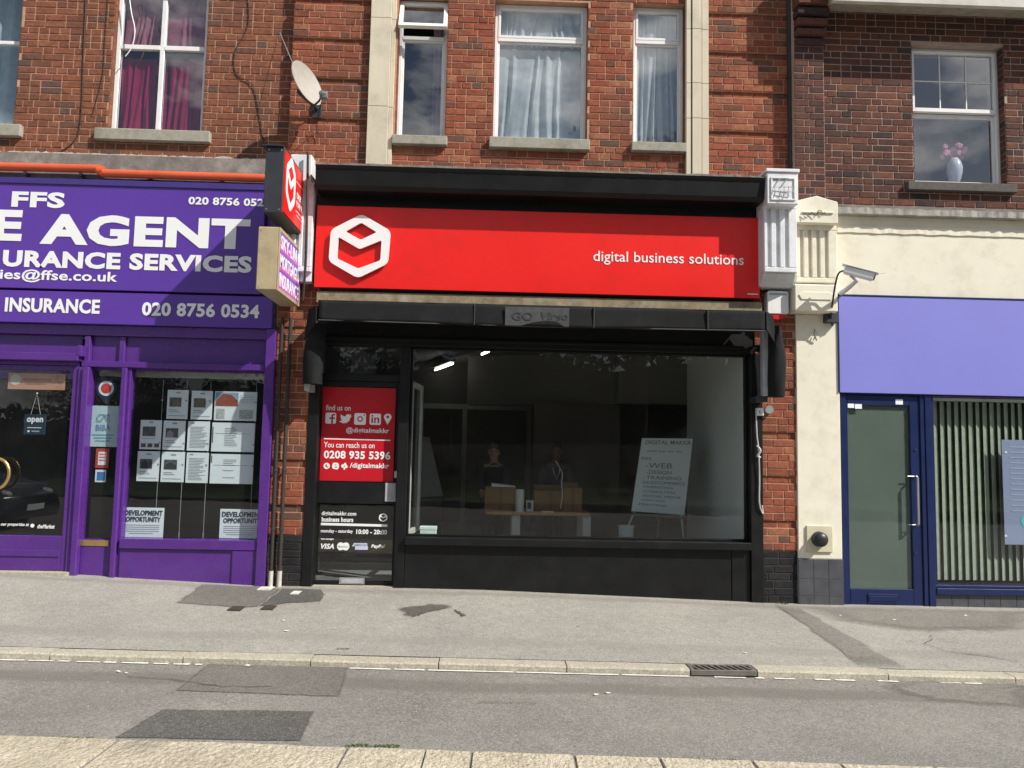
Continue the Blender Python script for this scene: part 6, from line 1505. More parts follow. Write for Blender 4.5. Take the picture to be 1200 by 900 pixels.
for k in range(6): T.part('stripe', MB().box(q[1]-.002, q[1]+.003, -.868, -.102, q[2]+.03+(hz-.06)*k/6+.001, q[2]+.03+(hz-.06)*(k+1)/6), M_MAG if k % 2 == 0 else mat('violet_stripe', (.20, .08, .50), .4))
for k, s in enumerate(('INSURANCE', 'MORTGAGES', 'SKY-LINK')): side_text(T, s, -.84, -.13, q[2]+.05+(hz-.06)*k/3, q[2]+.05+(hz-.06)*k/3+.13, X-.001, M_WHITE, .02)
for sz in (.03, hz-.03): T.part('screw', MB().cyl((q[0]+.03, -.904, q[2]+sz), (q[0]+.03, -.899, q[2]+sz), .006, n=8), M_SILVER)
T.part('wall_arm', MB().box(q[0]+.07, q[1]-.06, -.06, .0, q[2]+.1, q[3]-.1), M_DARKMETAL)

# ================================================================== SATELLITE DISH
c = unp(360.5, 97, -.12); T = Thing('satellite_dish', 'weathered grey satellite dish on the orange brick beside the stone strip', 'satellite dish', unp(352, 120, YC)[:])
nrm = Vector((.80, -.42, .28)).normalized(); ux = nrm.cross(Vector((0, 0, 1))).normalized(); uz = ux.cross(nrm)
if uz.z < 0: uz = -uz
rotk = R_(-14); ux, uz = ux*math.cos(rotk)+uz*math.sin(rotk), uz*math.cos(rotk)-ux*math.sin(rotk)
mb = MB(); vs = []; nr, na = 8, 40; A_, B_ = .225, .24
for side in (0, 1):
    for i in range(nr+1):
        t = i/nr
        for j in range(na):
            a = 6.283*j/na; p = c+ux*A_*t*math.cos(a)+uz*B_*t*math.sin(a)+nrm*(.055*(t*t-1)-side*.008); vs.append(p)
N_ = (nr+1)*na
fs = [(i*na+j, i*na+(j+1) % na, (i+1)*na+(j+1) % na, (i+1)*na+j) for i in range(nr) for j in range(na)]
fs += [(N_+(i+1)*na+j, N_+(i+1)*na+(j+1) % na, N_+i*na+(j+1) % na, N_+i*na+j) for i in range(nr) for j in range(na)]
fs += [(nr*na+j, nr*na+(j+1) % na, N_+nr*na+(j+1) % na, N_+nr*na+j) for j in range(na)]
mb.add(vs, fs, True); T.part('reflector', mb, M_DISH)
lp = unp(378, 110, -.36); bot = c-uz*.24+nrm*.0
m = MB(); m.tube([bot-nrm*.03, bot.lerp(lp, .55)-Vector((0, 0, .02)), lp], .011, 8); T.part('arm', m, M_DARKMETAL)
m = MB(); dirn = (c-lp).normalized(); m.cyl(lp-dirn*.05, lp+dirn*.03, .03, n=16); m.box(lp.x-.025, lp.x+.05, lp.y-.03, lp.y+.03, lp.z-.05, lp.z+.02); T.part('receiver', m, mat('lnb_grey', (.16, .18, .18), .5), bevel=.005)
m = MB(); m.tube([c-nrm*.06, c-nrm*.13-Vector((0, 0, .03)), unp(372, 128, YC-.03)], .02, 10); T.part('mount', m, M_DARKMETAL)
p_ = unp(372, 130, YC); T.part('wall_plate', MB().box(p_.x-.05, p_.x+.05, YC-.03, YC-.003, p_.z-.09, p_.z+.09), M_DARKMETAL, bevel=.004)
m = MB(); m.tube([lp-Vector((0, 0, .05)), unp(374, 130, .0), unp(371, 150, YC-.04), unp(372, 158, YC-.02)], .005, 6); m.tube([unp(364, 152, YC-.03), unp(368, 158, YC-.04), unp(372, 152, YC-.03), unp(376, 160, YC-.04)], .004, 5); T.part('lead', m, M_CABLE)

# ================================================================== INTERIOR OF THE BLACK SHOP
zf = .08; zc = 2.86
ix0, ix1 = jl[0]-.02, 2.70
def S_(name, m, mt, lab=None): o = m.build(name, mt); tag(o, kind='structure'); return o
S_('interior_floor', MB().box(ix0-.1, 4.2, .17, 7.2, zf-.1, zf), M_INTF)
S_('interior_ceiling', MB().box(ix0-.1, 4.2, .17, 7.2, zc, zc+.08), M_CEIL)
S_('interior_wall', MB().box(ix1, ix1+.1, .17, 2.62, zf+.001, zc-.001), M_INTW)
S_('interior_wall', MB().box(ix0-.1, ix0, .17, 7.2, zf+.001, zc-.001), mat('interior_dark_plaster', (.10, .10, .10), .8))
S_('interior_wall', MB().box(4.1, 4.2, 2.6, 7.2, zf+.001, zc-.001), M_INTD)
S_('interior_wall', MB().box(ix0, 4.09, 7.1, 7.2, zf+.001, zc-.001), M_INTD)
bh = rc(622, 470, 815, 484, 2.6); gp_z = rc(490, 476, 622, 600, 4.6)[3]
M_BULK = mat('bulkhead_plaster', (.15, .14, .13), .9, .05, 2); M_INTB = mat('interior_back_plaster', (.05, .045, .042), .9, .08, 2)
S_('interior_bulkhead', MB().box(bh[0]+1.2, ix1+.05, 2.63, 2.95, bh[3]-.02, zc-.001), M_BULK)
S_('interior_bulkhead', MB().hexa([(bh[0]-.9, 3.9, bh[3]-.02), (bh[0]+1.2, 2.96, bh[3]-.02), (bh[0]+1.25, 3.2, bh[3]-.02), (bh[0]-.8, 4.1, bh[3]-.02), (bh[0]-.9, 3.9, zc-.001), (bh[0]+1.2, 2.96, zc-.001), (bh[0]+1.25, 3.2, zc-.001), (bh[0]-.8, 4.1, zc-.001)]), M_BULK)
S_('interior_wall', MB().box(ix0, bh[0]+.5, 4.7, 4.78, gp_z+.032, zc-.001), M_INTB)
pb_ = rc(625, 484, 726, 587, 3.0)
T = Thing('partition_panel', 'plain brown grey partition panel at the back of the black shop', 'partition', ((pb_[0]+pb_[1])/2, 3.0, zf))
T.part('panel', MB().box(pb_[0], pb_[1], 3.0, 3.06, pb_[2], bh[3]-.025), mat('brown_grey_board', (.085, .068, .06), .8, .06, 2), bevel=.004)
T.part('base', MB().box(pb_[0]+.05, pb_[1]-.05, 3.01, 3.05, zf+.001, pb_[2]-.001), M_INTD)
gp = rc(490, 476, 622, 600, 4.6)
T = Thing('glazed_partition', 'dim glazed partition with pale frame at the left back of the black shop', 'partition', ((gp[0]+gp[1])/2, 4.6, zf))
fr_m = mat('partition_frame', (.22, .22, .20), .6)
T.part('top_rail', MB().box(gp[0], gp[1], 4.6, 4.66, gp[3]-.05, gp[3]+.03), fr_m)
for px in (490, 541, 617): x = unp(px, 530, 4.6).x; T.part('post', MB().box(x, x+.07, 4.6, 4.66, zf+.001, gp[3]-.051), fr_m)
T.part('pane', MB().box(gp[0]+.07, gp[1]-.1, 4.63, 4.64, zf+.9, gp[3]-.05), M_GLASSD)
# ceiling tubes (lit); the last one models a reflection over the black door
M_TUBE = emit('lit_tube', (1, .97, .9), 8)
for i, (x0, y0, x1, y1, Ya, Yb_) in enumerate(((491, 441.5, 507, 434.5, 5.8, 4.75), (510, 433.5, 530.5, 426, 4.6, 3.6), (565, 415, 579, 408.5, 2.34, 1.77), (376, 432, 383, 424, 1.6, 1.2))):
    A_ = unp(x0, y0, Ya); B_ = unp(x1, y1, Yb_); 
    T = Thing('tube_light', ['farthest lit ceiling tube in the black shop', 'second lit ceiling tube, just in front of the farthest one', 'lit ceiling tube nearest the window, high above the table', 'lit tube standing in for a reflection in the glass above the black door'][i], 'light', tuple(A_), 'ceiling tubes in the black shop')
    T.part('tube', MB().cyl(A_, B_, .015, n=10), M_TUBE)
    T.part('batten', MB().hexa([tuple(A_+Vector((-.04, 0, .03))), tuple(A_+Vector((.04, 0, .03))), tuple(B_+Vector((.04, 0, .03))), tuple(B_+Vector((-.04, 0, .03))), tuple(A_+Vector((-.04, 0, .07))), tuple(A_+Vector((.04, 0, .07))), tuple(B_+Vector((.04, 0, .07))), tuple(B_+Vector((-.04, 0, .07)))]), mat('batten', (.12, .12, .12), .5))
# open white-framed casement standing inside by the mullion
T = Thing('open_casement', 'white framed glazed panel standing open inside by the mullion', 'window panel', unp(478, 628, .25)[:])
Pn, Pf = unp(478, 535, .24), unp(491, 535, .95); d2 = Vector((Pf.x-Pn.x, Pf.y-Pn.y, 0)); ln = d2.length; d2.normalize(); n2_ = Vector((d2.y, -d2.x, 0))
z0_, z1_ = z_of(476, 629, .24), z_of(480, 446, .24)
def slabv(m, u0, u1, za, zb_, th=.03):
    a_ = Pn+d2*u0; b_ = Pn+d2*u1
    m.hexa([(a_.x, a_.y, za), (b_.x, b_.y, za), (b_.x+n2_.x*th, b_.y+n2_.y*th, za), (a_.x+n2_.x*th, a_.y+n2_.y*th, za), (a_.x, a_.y, zb_), (b_.x, b_.y, zb_), (b_.x+n2_.x*th, b_.y+n2_.y*th, zb_), (a_.x+n2_.x*th, a_.y+n2_.y*th, zb_)])
m = MB(); slabv(m, 0, .09, z0_, z1_); slabv(m, ln-.09, ln, z0_, z1_); slabv(m, .09, ln-.09, z0_, z0_+.06); slabv(m, .09, ln-.09, z1_-.06, z1_); T.part('frame', m, mat('casement_white', (.62, .62, .62), .4), bevel=.003)
m = MB(); slabv(m, .09, ln-.09, z0_+.06, z1_-.06, .008); T.part('pane', m, M_GLASS)
q = rc(492, 617.5, 511, 629, .24); T = Thing('white_box', 'small white box on the window ledge by the open panel', 'box', ((q[0]+q[1])/2, .26, q[2])); 
T.part('carton', MB().box(q[0], q[1], .24, .34, q[2]-.01, q[3]), mat('aqua_white_card', (.72, .85, .82), .6), bevel=.004); T.part('lid', MB().box(q[0]-.004, q[1]+.004, .236, .344, q[3]-.03, q[3]+.003), mat('aqua_white_lid', (.75, .86, .84), .6), bevel=.003)
S_('window_ledge', MB().box(mu[1], ix1-.002, .175, .42, si[3]-.05, z_of(500, 629, .24)-.012), mat('ledge_grey', (.16, .16, .16), .6))
# table
tq = rc(569, 598, 692, 604, 1.4)
T = Thing('work_table', 'pine topped work table with white legs inside the black shop', 'table', ((tq[0]+tq[1])/2, 1.75, zf))
T.part('table_top', MB().box(tq[0], tq[1], 1.4, 2.1, tq[2], tq[2]+.035), M_WOOD, bevel=.004)
for px in (605, 688):
    for yy in (1.44, 2.0): x = unp(px, 620, 1.44).x; T.part('leg', MB().box(x-.055, x+.045, yy, yy+.06, zf, tq[2]-.001), mat('white_leg', (.62, .60, .55), .5), bevel=.004)
ztb = tq[2]+.036
def tbox(label, px0, py0, px1, Y, dep, m=M_CARD, hgt=None, flap=True):
    a0 = unp(px0, 590, Y); a1 = unp(px1, 590, Y); zt = z_of((px0+px1)/2, py0, Y)
    T = Thing('cardboard_box', label, 'box', ((a0.x+a1.x)/2, Y, ztb)); T.part('carton', MB().box(a0.x, a1.x, Y, Y+dep, ztb, zt), m, bevel=.004)
    if flap: T.part('flap', MB().hexa([(a0.x+.02, Y+dep, zt+.002), (a1.x-.02, Y+dep, zt+.002), (a1.x-.01, Y+dep+.06, zt+.05), (a0.x+.01, Y+dep+.06, zt+.05), (a0.x+.02, Y+dep, zt+.007), (a1.x-.02, Y+dep, zt+.007), (a1.x-.01, Y+dep+.055, zt+.055), (a0.x+.01, Y+dep+.055, zt+.055)]), m)
    T.part('tape', MB().box((a0.x+a1.x)/2-.02, (a0.x+a1.x)/2+.02, Y-.002, Y-.0005, ztb+.01, zt-.005), mat('brown_tape', (.22, .12, .06), .3))
    return T, zt
T, zt = tbox('cardboard box with papers on top, left end of the table', 568, 571, 605, 1.5, .35, flap=False)
a0, a1 = unp(576, 570, 1.5), unp(604, 573, 1.5)
o = MB().hexa([(a0.x, 1.52, zt+.004), (a1.x, 1.52, zt+.002), (a1.x, 1.8, zt+.002), (a0.x, 1.8, zt+.01), (a0.x, 1.52, zt+.04), (a1.x, 1.52, zt+.012), (a1.x, 1.8, zt+.012), (a0.x, 1.8, zt+.04)]).build('papers', M_PAPER, None, (a0.x, 1.6, zt)); o.location = (a0.x, 1.6, zt); tag(o, 'stack of white papers lying on the left cardboard box', 'papers')
tbox('long low cardboard box at the middle of the table', 626, 575, 664, 1.6, .3)
tbox('cardboard box at the right end of the table', 660, 572, 682, 1.52, .3)
p = unp(609, 597, 1.45); o = MB().lathe((p.x, 1.46, ztb), [(0, 0), (.05, 0), (.052, .26), (.045, .265), (0, .266)], 20).build('white_tub', M_PLASTIC, None, (p.x, 1.46, ztb)); o.location = (p.x, 1.46, ztb); tag(o, 'tall white tub standing beside the left cardboard box', 'tub')
p = unp(621, 590, 1.5); T = Thing('pictured_box', 'small white box with dark picture between tub and long box', 'box', (p.x, 1.5, ztb))
T.part('carton', MB().box(p.x-.045, p.x+.045, 1.5, 1.58, ztb, ztb+.13), M_PLASTIC, bevel=.004); T.part('picture', MB().box(p.x-.03, p.x+.015, 1.4975, 1.4995, ztb+.03, ztb+.11), M_PIC)
p = unp(640, 598, 1.42); o = MB().box(p.x-.05, p.x+.09, 1.42, 1.5, ztb, ztb+.012).build('paper_note', M_PAPER, None, (p.x, 1.42, ztb)); o.location = (p.x, 1.42, ztb); tag(o, 'white slip of paper near the front edge of the table', 'paper')
cable('white charging lead trailing over the right cardboard box', [(651, 540, 1.6), (656, 548, 1.58), (659, 556, 1.5), (658, 566, 1.5), (659, 580, 1.48), (657, 596, 1.46)], .006, M_PLASTIC)
# flip chart
YW = 1.3
TL, TR, BR_, BL_ = unp(752.5, 513.5, YW+.1), unp(812, 514, YW+.1), unp(802, 603.5, YW-.1), unp(740, 599, YW-.1)
T = Thing('flip_chart', 'white flip chart easel with handwritten service list inside the window', 'flip chart', (TL.x+.2, YW, zf))
nn = (TR-TL).cross(BL_-TL).normalized(); 
if nn.y > 0: nn = -nn
def quadbox(a, b, c, d, th): return MB().add([a, b, c, d, a-nn*th, b-nn*th, c-nn*th, d-nn*th], [(0, 1, 2, 3), (7, 6, 5, 4), (0, 4, 5, 1), (1, 5, 6, 2), (2, 6, 7, 3), (3, 7, 4, 0)])
T.part('paper_pad', quadbox(TL, TR, BR_, BL_, .012), mat('flip_paper', (.80, .86, .88), .7, .04, 3))
ex = lambda a, b, k: a+(b-a)*k
T.part('board', quadbox(*[p-nn*.014+(p-(TL+BR_)/2)*.03 for p in (TL, TR, BR_, BL_)], .015), mat('green_board_edge', (.03, .05, .04), .6))
T.part('pen_tray', quadbox(ex(BL_, TL, -.02), ex(BR_, TR, -.02), ex(BR_, TR, -.055), ex(BL_, TL, -.055), .03), mat('tray_green', (.04, .07, .055), .6))
fa, fb_ = unp(724, 634, YW-.32), unp(802, 632, YW-.25)
m = MB().tube([ex(BL_, BR_, .06)-nn*.02, Vector((fa.x-.1, YW-.3, zf))], .012, 8); T.part('leg', m, M_GREYMETAL)
m = MB().tube([ex(BL_, BR_, .95)-nn*.02, Vector((fb_.x+.02, YW-.3, zf))], .012, 8); T.part('leg', m, M_GREYMETAL)
m = MB().tube([ex(TL, TR, .5)-nn*.03, Vector((TL.x+.3, YW+.75, zf))], .012, 8); T.part('leg', m, M_GREYMETAL)
M_MARK = mat('marker_ink', (.22, .26, .30), .7)
def chart(s, u0, u1, v0, v1, b=.0):
    def mp_(x, y, z):
        top = TL+(TR-TL)*x; bt = BL_+(BR_-BL_)*x; return tuple(top+(bt-top)*(1-z)+nn*(.002+abs(y)))
    T.text_at('handwriting', s, u0, u1, 1-v1, 1-v0, 0, M_MARK, bold=b, ext=.0006, rot=mp_)
chart('DIGITAL MAKKR', .08, .97, .03, .085, .01); chart('what we can do', .12, .8, .16, .19); chart('BASICS:', .04, .24, .26, .30, .01)
for s, u0, u1, v0, v1 in (('-WEB', .14, .66, .34, .41), ('-DESIGN', .18, .66, .44, .49), ('-TRAINING', .14, .86, .515, .56), ('-SALES/COMMERCE', .1, .95, .585, .625), ('-MARKETING', .14, .72, .65, .68), ('-CONSULTING', .14, .78, .71, .74), ('-SOCIAL MEDIA', .14, .9, .77, .8), ('-HOSTING', .14, .6, .83, .855), ('-PRINTING', .08, .64, .885, .915)): chart(s, u0, u1, v0, v1)
q = rc(727, 617, 744, 634, .7); T = Thing('white_bin', 'pale grey bin half hidden behind the window sill left of the easel foot', 'bin', ((q[0]+q[1])/2, .8, zf)); T.part('body', MB().lathe(((q[0]+q[1])/2, .8, zf), [(0, 0), (.065, 0), (.085, q[3]-zf), (.078, q[3]-zf), (.06, .02), (0, .02)], 20), mat('pale_grey_plastic', (.42, .46, .48), .5)); T.part('rim', MB().lathe(((q[0]+q[1])/2, .8, q[3]-.02), [(.084, 0), (.092, 0), (.092, .02), (.084, .02)], 20), mat('pale_grey_plastic2', (.45, .49, .5), .5))
# leaning white board at left back
a, b_, c_, d_ = unp(492, 512, 2.6), unp(503, 512, 2.6), unp(519, 581, 2.4), unp(491, 583, 2.4)
nn = Vector((0, -1, 0)); T = Thing('leaning_board', 'dim white board leaning near the left back of the black shop', 'board', (a.x, 2.5, zf))
T.part('panel', quadbox(a, b_, c_, d_, .02), mat('dim_white_board', (.28, .30, .31), .7)); T.part('prop', MB().tube([(a.x+.05, 2.62, a.z), (a.x+.1, 2.9, zf)], .015, 6), M_DARKMETAL)
T.part('stand', MB().box(d_.x+.02, c_.x-.02, 2.41, 2.44, zf, d_.z-.001), M_DARKMETAL)

# ================================================================== PEOPLE INSIDE
def skinned(name, verts, edges, radii, m, sub=2):
    me = bpy.data.meshes.new(name); me.from_pydata(verts, edges, []); o = bpy.data.objects.new(name, me); COL.objects.link(o)
    sk = o.modifiers.new('skin', 'SKIN'); sk.use_smooth_shade = True
    sv = me.skin_vertices[0].data if me.skin_vertices else None
    if sv is None:
        bpy.context.view_layer.objects.active = o; 
    for i, r in enumerate(radii):
        me.skin_vertices[0].data[i].radius = (r, r) if not isinstance(r, tuple) else r
        me.skin_vertices[0].data[i].use_root = (i == 0)
    ss = o.modifiers.new('sub', 'SUBSURF'); ss.levels = sub; ss.render_levels = sub
    dg = bpy.context.evaluated_depsgraph_get(); dg.update()
    m2 = bpy.data.meshes.new_from_object(o.evaluated_get(dg)); bpy.data.objects.remove(o)
    m2.materials.clear(); m2.materials.append(m)
    for p in m2.polygons: p.use_smooth = True
    mb = MB(); mb.add([tuple(v.co) for v in m2.vertices], [tuple(p.vertices) for p in m2.polygons], True)
    return mb
def person(label, X, Y, zf, face, top_m, trouser_m, hair_m, skin_m, lean=.25, armL=(.2, .5), armR=(.2, .5), hair_long=False, cord=False, scale=1.0):
    """standing figure, leaning forward over the table; face = unit 2D direction it faces"""
    T = Thing('person', label, 'person', (X, Y, zf)); fx, fy = face; rx, ry = fy, -fx
    def P(s, f, z): return (X+rx*s*scale+fx*f*scale, Y+ry*s*scale+fy*f*scale, zf+z*scale)
    L_ = lean
    J = dict(pel=P(0, 0, .90), wai=P(0, L_*.25, 1.04), che=P(0, L_*.75, 1.25), nek=P(0, L_*1.05, 1.40), hb=P(0, L_*1.2, 1.47))
    # one continuous body: legs, torso, arms, neck, head
    V = [J['pel'], J['wai'], J['che'], J['nek'], J['hb'], P(0, L_*1.35+.01, 1.54), P(0, L_*1.4+.015, 1.61), P(0, L_*1.4+.0, 1.66)]
    Rr = [(.135, .10), (.12, .09), (.15, .10), .055, .052, (.062, .08), (.066, .085), .05]
    E_ = [(0, 1), (1, 2), (2, 3), (3, 4), (4, 5), (5, 6), (6, 7)]
    def chain(start, pts, rs):
        prev = start
        for p, r in zip(pts, rs): V.append(p); Rr.append(r); E_.append((prev, len(V)-1)); prev = len(V)-1
        return prev
    hands = []
    for s, (af, aw) in ((-1, armL), (1, armR)):
        chain(0, [P(.09*s, .0, .82), P(.10*s, .03, .48), P(.105*s, .0, .10), P(.11*s, .02, .05), P(.12*s, .14, .03)], [.085, .058, .042, .042, .036])
        h = chain(2, [P(.17*s, L_*.95, 1.34), P(.21*s, L_*.9+af*.35, 1.12), P(.17*s, L_*.9+af, .97), P(.16*s, L_*.9+af+.07, .955)], [.055, .043, .028, .026])
        hands.append((s, h))
        for k in range(4):
            b = P(.16*s+(k-1.5)*.017, L_*.9+af+.11, .955); c1 = P(.16*s+(k-1.5)*.019, L_*.9+af+.145-abs(k-1.3)*.006, .945); c2 = P(.16*s+(k-1.5)*.019, L_*.9+af+.165-abs(k-1.3)*.01, .925)
            chain(h, [b, c1, c2], [.010, .0085, .007])
        chain(h, [P(.16*s-.032*s, L_*.9+af+.085, .95), P(.16*s-.045*s, L_*.9+af+.115, .94)], [.011, .009])
    T.part('body', skinned('body', V, E_, Rr, skin_m), skin_m)
    # clothes follow the body
    V, Rr, E_ = [J['pel'], J['wai'], J['che'], P(0, L_*.98, 1.36), P(0, L_*1.06, 1.405)], [(.148, .115), (.138, .108), (.168, .118), (.085, .08), (.066, .066)], [(0, 1), (1, 2), (2, 3), (3, 4)]
    for s, (af, aw) in ((-1, armL), (1, armR)): chain(2, [P(.175*s, L_*.95, 1.335), P(.212*s, L_*.9+af*.35, 1.12), P(.172*s, L_*.9+af*.92, .98)], [.07, .055, .04])
    T.part('top', skinned('top', V, E_, Rr, top_m), top_m)
    V, Rr, E_ = [P(0, 0, .92)], [(.145, .112)], []
    for s in (-1, 1): chain(0, [P(.09*s, .0, .80), P(.10*s, .03, .48), P(.105*s, .0, .09)], [.10, .072, .056])
    T.part('trousers', skinned('trousers', V, E_, Rr, trouser_m), trouser_m)
    hc = P(0, L_*1.4-.005, 1.625); m = MB()
    for s in (-1, 1):
        fp = P(.115*s, .07, .035); m.ball(fp, .05, .12 if abs(fy) > .5 else .05, .045, 12, 6)
    T.part('shoes', m, M_DARKMETAL)
    m = MB(); m.ball((hc[0]-fx*.012, hc[1]-fy*.012, hc[2]), .084*scale, .100*scale, .108*scale, 20, 12, -.45)
    if hair_long: m.ball((hc[0]-fx*.05, hc[1]-fy*.05, hc[2]-.07), .085, .06, .14, 16, 8)
    hr = T.part('hair', m, hair_m); hr.location = (-fx*.014, -fy*.014, .014)
    m = MB()
    for s in (-1, 1): m.ball(P(.031*s, L_*1.4+.082, 1.605), .012, .008, .007, 8, 5)
    T.part('eyes', m, M_INK)
    m = MB(); m.ball(P(0, L_*1.4+.092, 1.575), .013, .018, .022, 8, 6); T.part('nose', m, skin_m)
    T.part('mouth', MB().ball(P(0, L_*1.4+.078, 1.54), .024, .01, .006, 8, 5), mat('lips', (.28, .10, .09), .6))
    m = MB()
    for s in (-1, 1): m.ball(P(.078*s, L_*1.4+.005, 1.59), .012, .02, .032, 8, 6)
    T.part('ears', m, skin_m)
    if cord:
        m = MB(); m.tube([P(-.06, L_*1.0, 1.40), P(-.05, L_*.85+.13, 1.28), P(-.01, L_*.7+.15, 1.16), P(.04, L_*.85+.14, 1.28), P(.06, L_*1.0, 1.40)], .006, 6); T.part('lanyard', m, M_PLASTIC)
    return T
SK1 = mat('skin_tan', (.42, .22, .14), .55, .08, 20); SK2 = mat('skin_brown', (.20, .10, .06), .55, .08, 20)
pa = unp(578, 560, 2.45); pb2 = unp(650, 560, 2.5)
person('person in dark clothes leaning over the left cardboard box', pa.x, 2.5, zf, (0, -1), mat('charcoal_jumper', (.035, .04, .05), .9, .2, 20), mat('dark_jeans', (.02, .022, .03), .9, .2, 20), mat('dark_hair', (.02, .015, .012), .6), SK1, lean=.30, armL=(.25, 0), armR=(.30, 0), scale=.84)
person('person with white lanyard standing behind the right cardboard box', pb2.x, 2.55, zf, (0, -1), mat('grey_shirt', (.09, .09, .10), .9, .2, 20), mat('black_trousers', (.02, .02, .022), .9, .2, 20), mat('black_hair', (.015, .012, .01), .6), SK2, lean=.22, armL=(.22, 0), armR=(.18, 0), cord=True, scale=.86)

# ================================================================== STREET BEHIND THE CAMERA (seen in the glass)
M_LEAVES = [mat('leaf_green_%d' % i, c, .6, .5, 3) for i, c in enumerate(((.035, .065, .018), (.05, .085, .022), (.028, .05, .02)))]
M_BARK = mat('bark', (.09, .07, .05), .95, .3, 8, .8, 20)
def tree(X, Y, H, W_, label, seed, n=7000):
    r = random.Random(seed); T = Thing('roadside_tree', label, 'tree', (X, Y, 0), 'trees across the street')
    tr = MB(); tr.tube([(X, Y, -.2), (X+.1, Y, H*.25), (X-.1, Y+.1, H*.5), (X, Y, H*.78)], [H*.028, H*.022, H*.016, H*.006], 10)
    for k in range(9):
        a = r.uniform(0, 6.28); z0 = H*r.uniform(.25, .6); l = W_*r.uniform(.3, .5)
        tr.tube([(X, Y, z0), (X+math.cos(a)*l*.5, Y+math.sin(a)*l*.5, z0+l*.35), (X+math.cos(a)*l, Y+math.sin(a)*l, z0+l*.8)], [H*.01, H*.007, H*.003], 6)
    T.part('trunk', tr, M_BARK)
    blobs = [(r.gauss(0, W_*.24), r.gauss(0, W_*.24), H*r.uniform(.3, .88), W_*r.uniform(.14, .27)) for _ in range(18)]
    m = MB()
    for _ in range(n):
        b = r.choice(blobs); v = Vector((r.gauss(0, 1), r.gauss(0, 1), r.gauss(0, .8))).normalized()*b[3]*r.uniform(.55, 1.08)
        p = Vector((X+b[0], Y+b[1], b[2]))+v; s_ = r.uniform(.07, .15)*max(H, 7)/10
        u = Vector((r.gauss(0, 1), r.gauss(0, 1), r.gauss(0, 1))).normalized(); w2 = u.orthogonal().normalized()
        m.add([p-u*s_, p+w2*s_*.6, p+u*s_, p-w2*s_*.6], [(0, 1, 2, 3)])
    T.part('crown', m, M_LEAVES[seed % 3])
for i, (X, Y, H, W_, lab) in enumerate(((6.5, -26, 17, 9, 'tallest roadside tree across the street, opposite the sash window'), (14, -25, 11, 8, 'broad tree across the street to the right of the tallest one'), (22, -27, 12, 9, 'dense tree far right across the street'), (-1, -25, 9, 7, 'medium tree across the street opposite the black shop'), (-8, -27, 7.5, 7, 'low rounded tree across the street left of centre'), (-16, -26, 4.6, 6, 'small bushy tree across the street opposite the purple shop'), (-25, -25, 5, 7, 'small spreading tree far left across the street'), (31, -28, 13, 10, 'farthest tree on the right across the street'))):
    tree(X, Y, H, W_, lab, i)
r = random.Random(77); m = MB()
for _ in range(26000):
    x = r.uniform(-55, 55); hgt = interp(x, [-20, -15, -9, 0], [3.0, 3.4, 5.6, 6.8])+1.0*noise.noise(Vector((x*.25, 0, 0)))+.6*noise.noise(Vector((x*1.1, 3, 0))); p = Vector((x, -30+r.uniform(-1.2, 1.2), hgt*r.random()**.6)); s_ = r.uniform(.12, .24)
    u = Vector((r.gauss(0, 1), r.gauss(0, 1), r.gauss(0, 1))).normalized(); w2 = u.orthogonal().normalized(); m.add([p-u*s_, p+w2*s_*.7, p+u*s_, p-w2*s_*.7], [(0, 1, 2, 3)])
tag(m.build('hedge_foliage', M_LEAVES[2]), 'long dark hedgerow along the far side of the street', 'hedge', kind='stuff')
m = MB(); vs = []; N_ = 80
for i in range(N_+1):
    x = -60+120*i/N_; h = interp(x, [-20, -15, -9, 0], [2.4, 2.8, 4.8, 6.0])+.9*noise.noise(Vector((x*.25, 0, 0))); vs += [(x, -31.6, -.2), (x, -31.2, h), (x, -32.6, h*.9), (x, -33, -.2)]
m.add(vs, [(4*i+j, 4*i+j+1, 4*i+j+5, 4*i+j+4) for i in range(N_) for j in range(3)], True)
tag(m.build('hedge_bank', M_LEAVES[2]), kind='structure')

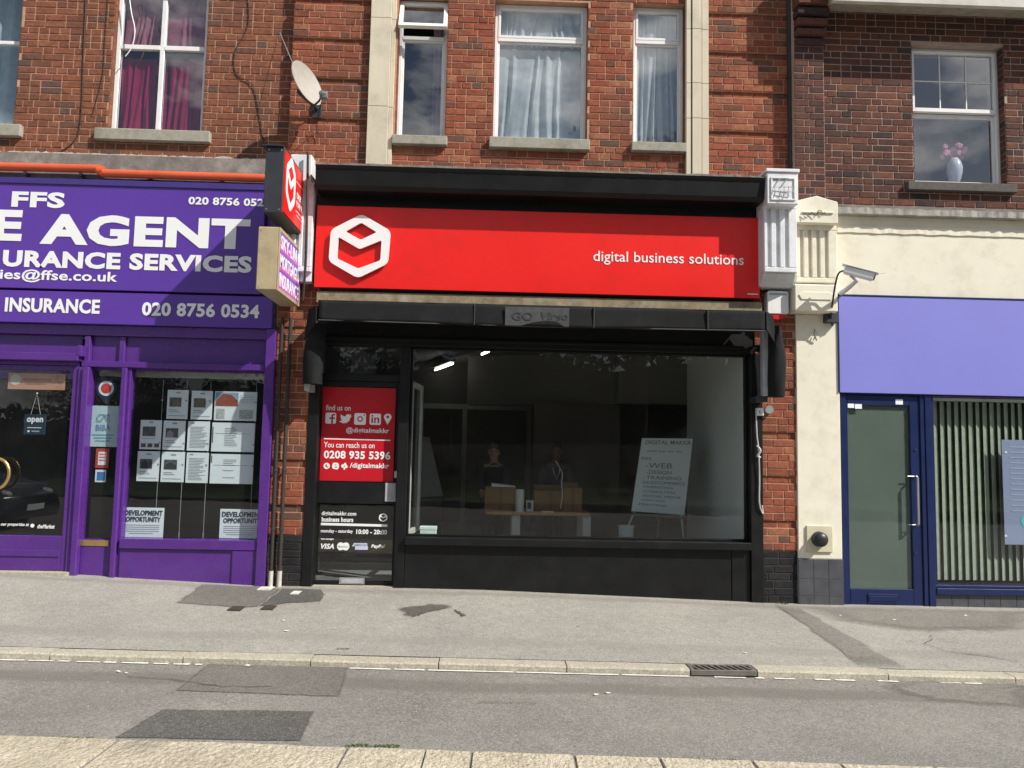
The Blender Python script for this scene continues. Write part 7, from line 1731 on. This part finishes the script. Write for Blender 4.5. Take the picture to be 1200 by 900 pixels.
def car(label, X0, Yc, paint, seed=0):
    """hatchback parked nose to +X; X0 = rear bumper"""
    z = rz(0, -9)-.01; T = Thing('parked_car', label, 'car', (X0+2.1, Yc, z))
    prof = [(0, .35), (.02, .75), (.12, .98), (.55, 1.36), (.9, 1.45), (1.8, 1.47), (2.3, 1.40), (3.05, 1.02), (3.9, .86), (4.15, .68), (4.2, .38), (4.1, .26), (.1, .26)]
    def off(p): return .86 if p[1] < 1.0 else .86-(p[1]-1.0)*.42
    m = MB(); n = len(prof)
    for s in (-1, 1): m.v += [(X0+p[0], Yc+s*off(p), z+p[1]) for p in prof]; m.v
    for i in range(n): j = (i+1) % n; m.f.append((i, n+i, n+j, j)); m.sm.append(True)
    m.f.append(tuple(range(n))); m.sm.append(False); m.f.append(tuple(n+i for i in reversed(range(n)))); m.sm.append(False)
    T.part('body', m, paint, bevel=.03)
    gm = mat('car_window', (.02, .022, .025), .06, .1); wp = lambda pts, s: [(X0+a, Yc+s*(.875-(b-1.0)*.42), z+b) for a, b in pts]
    for s in (-1, 1):
        for pts in ([(.55, 1.02), (1.35, 1.02), (1.35, 1.38), (.75, 1.34)], [(1.42, 1.02), (2.15, 1.02), (2.1, 1.38), (1.42, 1.40)], [(2.22, 1.02), (2.85, 1.02), (2.35, 1.32), (2.2, 1.36)]):
            T.part('side_window', MB().add(wp(pts, s), [(0, 1, 2, 3) if s < 0 else (3, 2, 1, 0)]), gm)
        T.part('headlight', MB().ball((X0+4.0, Yc+s*.62, z+.72), .13, .14, .07, 14, 8), mat('headlight_lens', (.7, .72, .75), .1))
        T.part('tail_light', MB().ball((X0+.1, Yc+s*.66, z+.85), .06, .12, .1, 12, 8), mat('tail_lens', (.4, .02, .02), .2))
        T.part('mirror', MB().ball((X0+2.75, Yc+s*.97, z+1.05), .07, .09, .06, 12, 8), paint)
        for xw in (.78, 3.35):
            tyre = T.part('wheel', MB().lathe((X0+xw, Yc+s*.78, z+.31), [(.0, -.1), (.27, -.1), (.315, -.07), (.315, .07), (.27, .1), (.0, .1)], 26, 'Y'), mat('tyre_rubber', (.02, .02, .02), .85))
            rim = MB(); 
            for k in range(5): a = k*1.2566; rim.tube([(X0+xw, Yc+s*.885, z+.31), (X0+xw+.2*math.cos(a), Yc+s*.885, z+.31+.2*math.sin(a))], .022, 6)
            rim.tube([(X0+xw+.21*math.cos(a*.35), Yc+s*.885, z+.31+.21*math.sin(a*.35)) for a in range(19)], .016, 6)
            T.part('rim', rim, M_SILVER, tyre)
    T.part('windscreen', MB().add([(X0+2.42, Yc-.68, z+1.385), (X0+2.42, Yc+.68, z+1.385), (X0+3.0, Yc+.76, z+1.06), (X0+3.0, Yc-.76, z+1.06)], [(0, 3, 2, 1)]), gm)
    T.part('number_plate_holder', MB().box(X0+4.2, X0+4.215, Yc-.26, Yc+.26, z+.42, z+.53), M_PAPER)
    return T
car('black hatchback parked nose to the right, reflected in the purple shop window', -12.0, -5.9, mat('black_car_paint', (.012, .013, .016), .2, .1, 3, coat=1))
car('silver hatchback parked farther left along the street', -17.2, -6.0, mat('silver_car_paint', (.35, .36, .38), .25, .05, 3, coat=1))
